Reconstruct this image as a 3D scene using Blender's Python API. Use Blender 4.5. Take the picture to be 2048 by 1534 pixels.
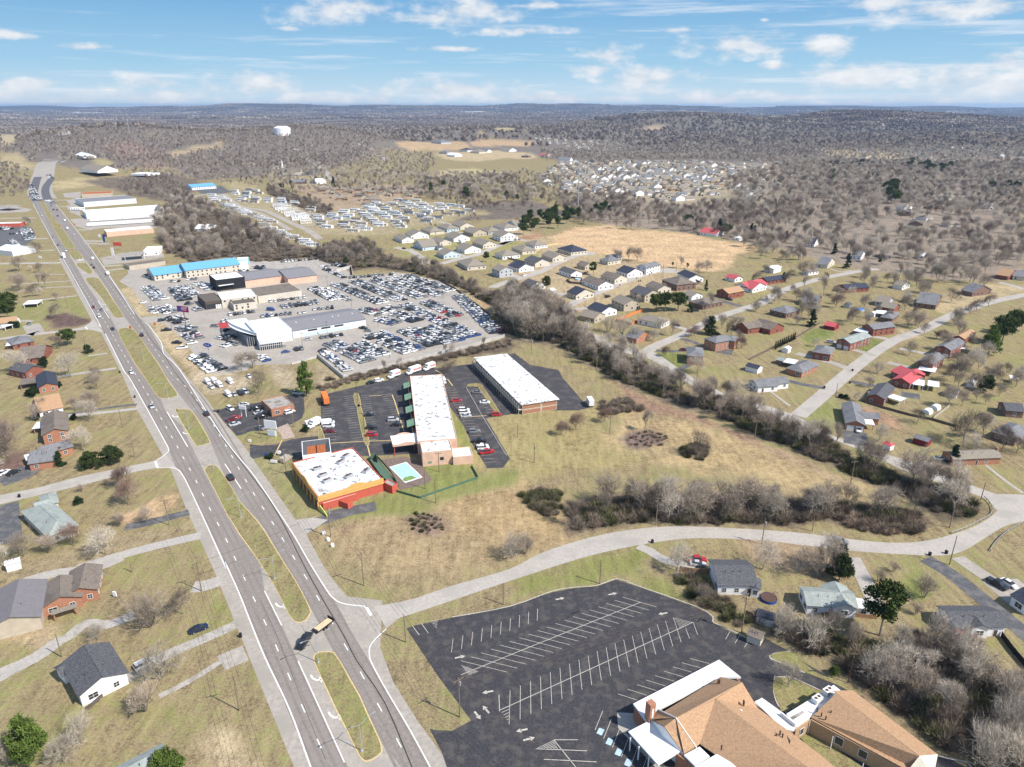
import bpy, bmesh, math, random
from math import cos,sin,pi
U_=lambda:rng.random()
def I_(n,k,v): n.inputs[k].default_value=v
import numpy as np
from mathutils import Vector, Matrix, noise as mnoise
random.seed(7); rng=np.random.default_rng(7)
for o in list(bpy.data.objects): bpy.data.objects.remove(o)
sc=bpy.context.scene; COL=sc.collection
R=math.radians
F=1419.0; HV=212.0; PITCH=math.atan((767-HV)/F); H=125.0
cam_d=bpy.data.cameras.new('camera'); cam=bpy.data.objects.new('camera',cam_d); COL.objects.link(cam)
cam.location=(0,0,H); cam.rotation_euler=(pi/2-PITCH,0,0)
cam_d.sensor_width=36; cam_d.lens=F/2048*36; cam_d.clip_start=1; cam_d.clip_end=60000
sc.camera=cam
SUN_AZ=R(118); SUN_EL=R(47)      # azimuth clockwise from +Y (the view direction)
w=bpy.data.worlds.new('World'); sc.world=w; w.use_nodes=True
sun_d=bpy.data.lights.new('sun','SUN'); sun_d.energy=3.9; sun_d.angle=R(0.6); sun_d.color=(1,.945,.875)
sun=bpy.data.objects.new('sun',sun_d); COL.objects.link(sun)
sv=Vector((sin(SUN_AZ)*cos(SUN_EL),cos(SUN_AZ)*cos(SUN_EL),sin(SUN_EL)))
sun.rotation_euler=sv.to_track_quat('Z','Y').to_euler()
sc.view_settings.view_transform='Standard'; sc.view_settings.look='None'; sc.view_settings.gamma=1
sc.view_settings.use_curve_mapping=False; sc.view_settings.exposure=0.6
sc.render.engine='CYCLES'
SKY_STRENGTH=0.12
sc.cycles.max_bounces=4; sc.cycles.diffuse_bounces=2; sc.cycles.glossy_bounces=2; sc.cycles.transparent_max_bounces=6; sc.cycles.volume_bounces=0
CP,SP=cos(PITCH),sin(PITCH)
def ray(u,v):
 x=(u-1024)/F; y=(767-v)/F
 return (x, CP+y*SP, -SP+y*CP)
def gz(u,v,z=0.0):
 d=ray(u,v); t=(z-H)/d[2]
 return Vector((d[0]*t,d[1]*t,z))
def at_u(u,Y):              # x of image column u at depth Y close to the horizon
 return Y*(u-1024)/1524.0
HILLS=[(at_u(570,2350),2350,230,330,42),(at_u(690,2400),2400,220,300,28),(at_u(430,2350),2350,240,300,12),
 (at_u(250,2250),2250,260,330,46),(at_u(130,2300),2300,240,300,22),
 (at_u(1400,4300),4300,480,520,76),(at_u(1270,4500),4500,380,420,24),(at_u(1700,4600),4600,560,620,92),(at_u(1930,4700),4700,550,600,56),
 (at_u(985,3150),3150,230,230,24),(at_u(880,3300),3300,400,300,16),(at_u(1150,3600),3600,500,400,18),(at_u(960,2650),2650,160,180,10),
 (at_u(110,1500),1500,200,220,10),(at_u(20,1500),1500,200,200,8),(at_u(2000,3000),3000,500,400,14)]
def hts(X,Y):
 X=np.asarray(X,float);Y=np.asarray(Y,float)
 r=np.hypot(X,Y); h=np.zeros_like(r)
 for (hx,hy,sx,sy,a) in HILLS: h+=a*np.exp(-((X-hx)/sx)**2-((Y-hy)/sy)**2)
 k=np.clip((r-1050)/1400,0,1); k=k*k*(3-2*k)
 n=np.sin(X/410+1.3)*np.sin(Y/530+.4)*5+np.sin(X/190+Y/260)*2.2+np.sin(X/830-Y/700+2)*6+np.sin(X/95-Y/120+2)*.6
 h+=k*(n+2)
 k0=np.clip((r-950)/250,0,1)
 h*=k0
 far=np.exp(-((Y-14500-600*np.sin(X/2300))/1500)**2)
 rid=124+12*np.sin(X/900+.5)+9*np.sin(X/410)+6*np.sin(X/211+1)+10*np.sin(X/2700+2)
 h+=far*rid
 far2=np.exp(-((Y-10500-500*np.sin(X/1700+1))/900)**2)*np.clip(np.sin(X/1500+1.0)+.2,0,1)*35
 return h+far2
def ht(x,y): return float(hts(np.array([x]),np.array([y]))[0])
def gp(u,v):
 p=gz(u,v,0) if v>HV+2 else None
 if p is not None and math.hypot(p.x,p.y)<940: return p
 d=ray(u,v); ts=np.geomspace(700,30000,900); X=d[0]*ts;Y=d[1]*ts;Z=H+d[2]*ts
 hh=hts(X,Y); k=np.nonzero(Z<hh)[0]
 if len(k)==0: return Vector((X[-1],Y[-1],hh[-1]))
 k=k[0]; a,b=ts[max(k-1,0)],ts[k]
 for _ in range(12):
  m=(a+b)/2
  if H+d[2]*m<ht(d[0]*m,d[1]*m): b=m
  else: a=m
 return Vector((d[0]*b,d[1]*b,ht(d[0]*b,d[1]*b)))
TL=dict(A=(0,380,3.938),B=(500,380,3.938),C=(1000,380,3.938),D=(1500,380,3.737),E=(0,740,3.835),F=(500,740,3.835),
G=(1000,740,3.835),H=(1500,740,3.737),I=(0,1120,3.706),J=(500,1120,3.706),K=(1000,1120,3.706),L=(1500,1120,3.706),
a=(280,500,7.669),b=(460,600,6.827),c=(380,740,7.669),d=(560,870,6.827),e=(760,700,6.393),f=(0,340,6.206),g=(380,330,5.389),
h=(1240,1290,5.12),i=(740,260,4.6545),j=(1120,260,4.2667),k=(1600,220,4.571),l=(0,540,6.973),m=(800,440,7.314),n=(1040,540,6.827),
o=(1340,1080,4.237),p=(1780,680,3.66),U=(0,0,2.926),V=(680,0,2.926),W=(1348,0,2.926),Z=(0,0,1.0))
def PX(s):
 out=[]; t='Z'
 for w_ in s.split():
  if w_ in TL: t=w_; continue
  x,y=w_.split(','); x0,y0,k=TL[t]; out.append((x0+float(x)/k,y0+float(y)/k))
 return out
def GP(s): return [gp(*p) for p in PX(s)]
def new_mat(name):
 m=bpy.data.materials.new(name); m.use_nodes=True; return m,m.node_tree,m.node_tree.nodes['Principled BSDF']
def N(nt,t,**kw):
 n=nt.nodes.new(t)
 for k,v in kw.items():
  if k.startswith('in_'):
   k=k[3:]; I_(n,int(k) if k.isdigit() else k,v)
  else: setattr(n,k,v)
 return n
def mat(name,col,rough=.85,var=.12,scale=1.2,metal=0,spec=.3,bump=0,col2=None,scale2=.15,dirt=0,objrand=0,stretch=None,detail=4):
 m,nt,b=new_mat(name); L=nt.links.new
 tc=N(nt,'ShaderNodeTexCoord'); geo=N(nt,'ShaderNodeNewGeometry')
 src=geo.outputs['Position']
 if stretch:
  mp=N(nt,'ShaderNodeMapping'); I_(mp,'Scale',stretch); L(src,mp.inputs[0]); src=mp.outputs[0]
 n1=N(nt,'ShaderNodeTexNoise',in_Scale=scale,in_Detail=detail,in_Roughness=.65); L(src,n1.inputs['Vector'])
 mx=N(nt,'ShaderNodeMix',data_type='RGBA')
 c=(*col,1);
 lo=tuple(max(0,x*(1-var*1.6)) for x in col); hi=tuple(min(1,x*(1+var*1.6)) for x in col)
 r=N(nt,'ShaderNodeValToRGB'); r.color_ramp.elements[0].position=.3; r.color_ramp.elements[1].position=.7
 r.color_ramp.elements[0].color=(*lo,1); r.color_ramp.elements[1].color=(*hi,1)
 L(n1.outputs[0],r.inputs[0]); out=r.outputs[0]
 if col2 is not None:
  n2=N(nt,'ShaderNodeTexNoise',in_Scale=scale2,in_Detail=6,in_Roughness=.6); L(geo.outputs['Position'],n2.inputs['Vector'])
  r2=N(nt,'ShaderNodeValToRGB'); r2.color_ramp.elements[0].position=.5-dirt*.0; r2.color_ramp.elements[0].position=.48; r2.color_ramp.elements[1].position=.62
  L(n2.outputs[0],r2.inputs[0])
  mx=N(nt,'ShaderNodeMix',data_type='RGBA'); L(r2.outputs[0],mx.inputs['Factor']); L(out,mx.inputs['A']); I_(mx,'B',(*col2,1))
  out=mx.outputs['Result']
 if objrand:
  oi=N(nt,'ShaderNodeObjectInfo'); hs=N(nt,'ShaderNodeHueSaturation')
  mr=N(nt,'ShaderNodeMapRange'); I_(mr,'To Min',1-objrand); I_(mr,'To Max',1+objrand)
  L(oi.outputs['Random'],mr.inputs['Value']); L(mr.outputs[0],hs.inputs['Value']); L(out,hs.inputs['Color']); out=hs.outputs[0]
 L(out,b.inputs['Base Color'])
 I_(b,'Roughness',rough); I_(b,'Metallic',metal); I_(b,'Specular IOR Level',spec)
 if bump:
  bp=N(nt,'ShaderNodeBump',in_Strength=bump,in_Distance=.1); L(n1.outputs[0],bp.inputs['Height']); L(bp.outputs[0],b.inputs['Normal'])
 return m
M={}
def build_world():
 nt=w.node_tree; nt.nodes.clear(); L=nt.links.new
 sky=N(nt,'ShaderNodeTexSky',sky_type='NISHITA'); sky.sun_disc=False; sky.sun_elevation=SUN_EL; sky.sun_rotation=SUN_AZ
 sky.altitude=200; sky.air_density=1.0; sky.dust_density=0.6; sky.ozone_density=1.6
 tc=N(nt,'ShaderNodeTexCoord'); sp=N(nt,'ShaderNodeSeparateXYZ'); L(tc.outputs['Generated'],sp.inputs[0])
 def mth(op,a,b=None,c=None,clamp=False):
  n=N(nt,'ShaderNodeMath',operation=op); n.use_clamp=clamp
  for i,v in enumerate((a,b,c)):
   if v is None: continue
   if isinstance(v,(int,float)): I_(n,i,v)
   else: L(v,n.inputs[i])
  return n.outputs[0]
 X,Y,Z=sp.outputs
 az=mth('ARCTAN2',X,Y); rh=mth('SQRT',mth('ADD',mth('MULTIPLY',X,X),mth('MULTIPLY',Y,Y))); el=mth('ARCTAN2',Z,rh)
 def comb(x,y,z=0):
  n=N(nt,'ShaderNodeCombineXYZ')
  for i,v in enumerate((x,y,z)):
   if isinstance(v,(int,float)): I_(n,i,v)
   else: L(v,n.inputs[i])
  return n.outputs[0]
 nz=N(nt,'ShaderNodeTexNoise',in_Scale=1,in_Detail=9,in_Roughness=.56); L(comb(mth('MULTIPLY',az,22),mth('MULTIPLY',el,46)),nz.inputs['Vector'])
 nf=nz.outputs[0]
 ns=N(nt,'ShaderNodeTexNoise',in_Scale=1,in_Detail=8,in_Roughness=.62)
 L(comb(mth('ADD',mth('MULTIPLY',az,4.5),mth('MULTIPLY',el,14)),mth('MULTIPLY',el,85),3.7),ns.inputs['Vector'])
 st=N(nt,'ShaderNodeMapRange',interpolation_type='SMOOTHSTEP'); I_(st,'From Min',.50); I_(st,'From Max',.72)
 L(ns.outputs[0],st.inputs['Value'])
 CL=[(655,22,95,30,1),(940,22,130,30,.9),(900,38,180,18,.7),(1030,62,150,12,.6),(1210,110,60,34,.8),(1290,158,100,34,1),(1190,140,70,18,.6),
  (1480,88,130,28,.9),(1640,98,80,26,.7),(1550,132,34,11,.8),(1725,155,100,33,1),(1920,165,110,40,.8),(2010,120,60,30,.6),(2030,180,60,30,.8),
  (1850,25,150,25,.6),(1780,8,110,20,.6),(2000,12,90,20,.7),(60,170,70,14,1),(80,196,180,26,.8),(300,165,70,20,.6),(300,195,130,20,.8),(520,172,95,24,1),(640,200,120,18,1),
  (900,180,170,22,.9),(1080,198,150,16,1),(1240,200,60,12,.8),(1440,198,130,16,1),(1560,195,60,14,1),(1800,202,110,14,.9),(760,200,60,14,.6),(1530,40,12,5,.4),
  (165,93,55,9,.75),(25,69,50,8,.75),(580,58,30,6,.5),(720,10,60,20,.9),(1350,60,36,8,.5),(1060,12,120,7,.6),(900,98,110,7,.45),(1700,210,200,8,.8)]
 vd=comb(az,el,0); dmin=None
 for (u,v,ru,rv,wt) in CL:
  d=ray(u,v); a0=math.atan2(d[0],d[1]); e0=math.atan2(d[2],math.hypot(d[0],d[1]))
  ra=ru*(.6+.4*wt)/1500.; re=rv*(.6+.4*wt)/1500.
  n=N(nt,'ShaderNodeVectorMath',operation='MULTIPLY_ADD'); L(vd,n.inputs[0]); I_(n,1,(1/ra,1/re,0)); I_(n,2,(-a0/ra,-e0/re,(1-wt)*.5))
  l=N(nt,'ShaderNodeVectorMath',operation='LENGTH'); L(n.outputs[0],l.inputs[0]); q=l.outputs['Value']
  dmin=q if dmin is None else mth('MINIMUM',dmin,q)
 den=mth('MAXIMUM',mth('SUBTRACT',1.15,dmin),-.8)
 tot=mth('ADD',mth('MULTIPLY',den,.75),mth('MULTIPLY',mth('SUBTRACT',nf,.5),2.6))
 cm=N(nt,'ShaderNodeMapRange',interpolation_type='SMOOTHSTEP'); I_(cm,'From Min',.02); I_(cm,'From Max',.85); L(tot,cm.inputs['Value'])
 K=1/(2**sc.view_settings.exposure*SKY_STRENGTH)
 ve=N(nt,'ShaderNodeMapRange',interpolation_type='SMOOTHSTEP'); I_(ve,'From Min',.35); I_(ve,'From Max',.14); L(el,ve.inputs['Value'])
 cr=N(nt,'ShaderNodeValToRGB'); L(mth('MULTIPLY',el,5.0,clamp=True),cr.inputs[0])
 E_=cr.color_ramp.elements; E_[0].position=0; E_[0].color=(.66,.80,.89,1); E_[1].position=.68; E_[1].color=(.17,.42,.74,1)
 e=E_.new(.25); e.color=(.37,.63,.84,1)
 sk=N(nt,'ShaderNodeVectorMath',operation='SCALE'); L(cr.outputs[0],sk.inputs[0]); I_(sk,'Scale',K)
 lum=mth('ADD',.86,mth('MULTIPLY',mth('SUBTRACT',nf,.5),.9))
 CLB=K*.98
 cc=N(nt,'ShaderNodeMix',data_type='RGBA'); I_(cc,'A',(CLB*.62,CLB*.70,CLB*.80,1)); I_(cc,'B',(CLB,CLB,CLB,1))
 L(mth('MULTIPLY',mth('SUBTRACT',lum,.68),2.6,clamp=True),cc.inputs['Factor'])
 m1=N(nt,'ShaderNodeMix',data_type='RGBA'); L(sky.outputs[0],m1.inputs['A']); L(sk.outputs[0],m1.inputs['B']); L(ve.outputs[0],m1.inputs['Factor'])
 m2=N(nt,'ShaderNodeMix',data_type='RGBA'); L(m1.outputs['Result'],m2.inputs['A']); I_(m2,'B',(CLB*.9,CLB*.94,CLB*1.0,1)); L(mth('MULTIPLY',st.outputs[0],.62),m2.inputs['Factor'])
 m3=N(nt,'ShaderNodeMix',data_type='RGBA'); L(m2.outputs['Result'],m3.inputs['A']); L(cc.outputs['Result'],m3.inputs['B']); L(mth('MULTIPLY',cm.outputs[0],.92),m3.inputs['Factor'])
 bg=N(nt,'ShaderNodeBackground',in_Strength=SKY_STRENGTH); L(m3.outputs['Result'],bg.inputs[0])
 out=N(nt,'ShaderNodeOutputWorld'); L(bg.outputs[0],out.inputs[0])
build_world()
def tag(o,label=None,cat=None,group=None,kind=None):
 if label: o['label']=label
 if cat: o['category']=cat
 if group: o['group']=group
 if kind: o['kind']=kind
 return o
def empty(name,loc,rz=0,parent=None):
 o=bpy.data.objects.new(name,None); COL.objects.link(o); o.location=loc; o.rotation_euler=(0,0,rz); o.empty_display_size=.5
 if parent: o.parent=parent
 return o
def link(name,me,parent=None,loc=None,rz=0,mats=None,scale=None):
 o=bpy.data.objects.new(name,me); COL.objects.link(o)
 if parent: o.parent=parent
 if loc is not None: o.location=loc
 if rz: o.rotation_euler=(0,0,rz)
 if scale is not None: o.scale=scale
 return o
class MB:
 def __init__(s): s.v=[];s.f=[];s.m=[]
 def add(s,vs,fs,mi=0):
  k=len(s.v); s.v+= [tuple(p) for p in vs]; s.f+=[tuple(k+i for i in f) for f in fs]; s.m+=[mi]*len(fs); return s
 def box(s,x0,y0,z0,x1,y1,z1,mi=0,T=None):
  vs=[(x0,y0,z0),(x1,y0,z0),(x1,y1,z0),(x0,y1,z0),(x0,y0,z1),(x1,y0,z1),(x1,y1,z1),(x0,y1,z1)]
  if T: vs=[T@Vector(p) for p in vs]
  return s.add(vs,[(0,3,2,1),(4,5,6,7),(0,1,5,4),(1,2,6,5),(2,3,7,6),(3,0,4,7)],mi)
 def bar(s,a,b,w,h=None,mi=0):
  a=Vector(a);b=Vector(b); d=(b-a).normalized(); h=h or w
  up=Vector((0,0,1)) if abs(d.z)<.95 else Vector((0,1,0))
  x=d.cross(up).normalized()*w/2; y=x.cross(d).normalized()*h/2
  vs=[a-x-y,a+x-y,a+x+y,a-x+y,b-x-y,b+x-y,b+x+y,b-x+y]
  return s.add(vs,[(0,3,2,1),(4,5,6,7),(0,1,5,4),(1,2,6,5),(2,3,7,6),(3,0,4,7)],mi)
 def tube(s,a,b,r0,r1=None,n=6,mi=0,cap=True):
  a=Vector(a);b=Vector(b); d=(b-a).normalized(); r1=r0 if r1 is None else r1
  up=Vector((0,0,1)) if abs(d.z)<.95 else Vector((0,1,0))
  x=d.cross(up).normalized(); y=x.cross(d).normalized()
  vs=[a+(x*cos(2*pi*i/n)+y*sin(2*pi*i/n))*r0 for i in range(n)]+[b+(x*cos(2*pi*i/n)+y*sin(2*pi*i/n))*r1 for i in range(n)]
  fs=[(i,(i+1)%n,n+(i+1)%n,n+i) for i in range(n)]
  if cap: fs+=[tuple(range(n,2*n)),tuple(range(n-1,-1,-1))]
  return s.add(vs,fs,mi)
 def prism(s,poly,z0,z1,mi=0,top=None):
  n=len(poly);
  vs=[(p[0],p[1],z0) for p in poly]+[(p[0],p[1],z1) for p in poly]
  fs=[(i,(i+1)%n,n+(i+1)%n,n+i) for i in range(n)]
  s.add(vs,fs,mi); s.add(vs,[tuple(range(n,2*n)),tuple(range(n-1,-1,-1))],mi if top is None else top); return s
 def mesh(s,name,mats):
  me=bpy.data.meshes.new(name); me.from_pydata(s.v,[],s.f)
  for m in mats: me.materials.append(m)
  if len(mats)>1: me.polygons.foreach_set('material_index',s.m)
  me.update(); return me
 def obj(s,name,mats,parent=None,**k):
  if not isinstance(mats,(list,tuple)): mats=[mats]
  return link(name,s.mesh(name,mats),parent,**k)
def ccw(P):
 a=sum(P[i][0]*P[(i+1)%len(P)][1]-P[(i+1)%len(P)][0]*P[i][1] for i in range(len(P)))
 return P if a>0 else P[::-1]
def tri_fill(P):
 from mathutils.geometry import tessellate_polygon
 return [tuple(t) for t in tessellate_polygon([[Vector((p[0],p[1],0)) for p in P]])]
def sheet(name,P,z,m,thick=0,kind='structure',label=None,cat=None,mb=None,mi=0):
 P=ccw([(p[0],p[1]) for p in P])
 own=mb is None; mb=mb or MB()
 far=max(math.hypot(*p) for p in P)>930
 zs=[(ht(*p) if far else 0)+z for p in P]
 fs=tri_fill(P)
 vs=[(p[0],p[1],zz) for p,zz in zip(P,zs)]
 fs=[f if (vs[f[1]][0]-vs[f[0]][0])*(vs[f[2]][1]-vs[f[0]][1])-(vs[f[1]][1]-vs[f[0]][1])*(vs[f[2]][0]-vs[f[0]][0])>0 else f[::-1] for f in fs]
 mb.add(vs,fs,mi)
 if thick:
  n=len(P); lo=[(p[0],p[1],zz-thick) for p,zz in zip(P,zs)]
  mb.add(vs+lo,[(i,n+i,n+(i+1)%n,(i+1)%n) for i in range(n)],mi)
 if own:
  o=mb.obj(name,m); tag(o,label,cat,kind=kind); return o
def smooth(P,n=4,closed=False):
 out=[]; L=len(P)
 for i in range(L if closed else L-1):
  g=lambda k:Vector(P[k%L]) if closed else Vector(P[min(max(k,0),L-1)])
  p0,p1,p2,p3=g(i-1),g(i),g(i+1),g(i+2)
  for j in range(n):
   t=j/n; out.append(.5*((2*p1)+(-p0+p2)*t+(2*p0-5*p1+4*p2-p3)*t*t+(-p0+3*p1-3*p2+p3)*t**3))
 if not closed: out.append(Vector(P[-1]))
 return out
def resample(P,step):
 P=[Vector((p[0],p[1])) for p in P]; out=[P[0]]; acc=0
 for a,b in zip(P,P[1:]):
  L=(b-a).length
  if L<1e-6: continue
  t=step-acc
  while t<=L: out.append(a+(b-a)*(t/L)); t+=step
  acc=(acc+L)%step
 return out
def strip(mb,P,w,z,mi=0,maxseg=25):
 P=[Vector((p[0],p[1])) for p in P]
 Q=[P[0]]
 for a,b in zip(P,P[1:]):
  k=max(1,int((b-a).length/maxseg))
  for j in range(1,k+1): Q.append(a+(b-a)*j/k)
 vs=[]
 for i,p in enumerate(Q):
  a=Q[max(i-1,0)]; b=Q[min(i+1,len(Q)-1)]; d=(b-a)
  if d.length<1e-6: d=Vector((1,0))
  d.normalize(); nrm=Vector((-d.y,d.x))*w/2
  for q in (p+nrm,p-nrm):
   far=q.length>930
   vs.append((q.x,q.y,(ht(q.x,q.y) if far else 0)+z))
 fs=[(2*i,2*i+1,2*i+3,2*i+2) for i in range(len(Q)-1)]
 mb.add(vs,fs,mi)
def dashes(mb,P,w,z,on=3.05,off=9.15,mi=0,maxd=1e9,phase=0):
 P=[Vector((p[0],p[1])) for p in P]; s=phase; pos=0
 seg=[(a,b,(b-a).length) for a,b in zip(P,P[1:])]
 tot=sum(x[2] for x in seg)
 def pt(t):
  for a,b,l in seg:
   if t<=l: return a+(b-a)*(t/l) if l>0 else a
   t-=l
  return seg[-1][1]
 while s+on<tot:
  a=pt(s); b=pt(s+on)
  if a.length<maxd: strip(mb,[a,b],w,z,mi)
  s+=on+off
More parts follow.
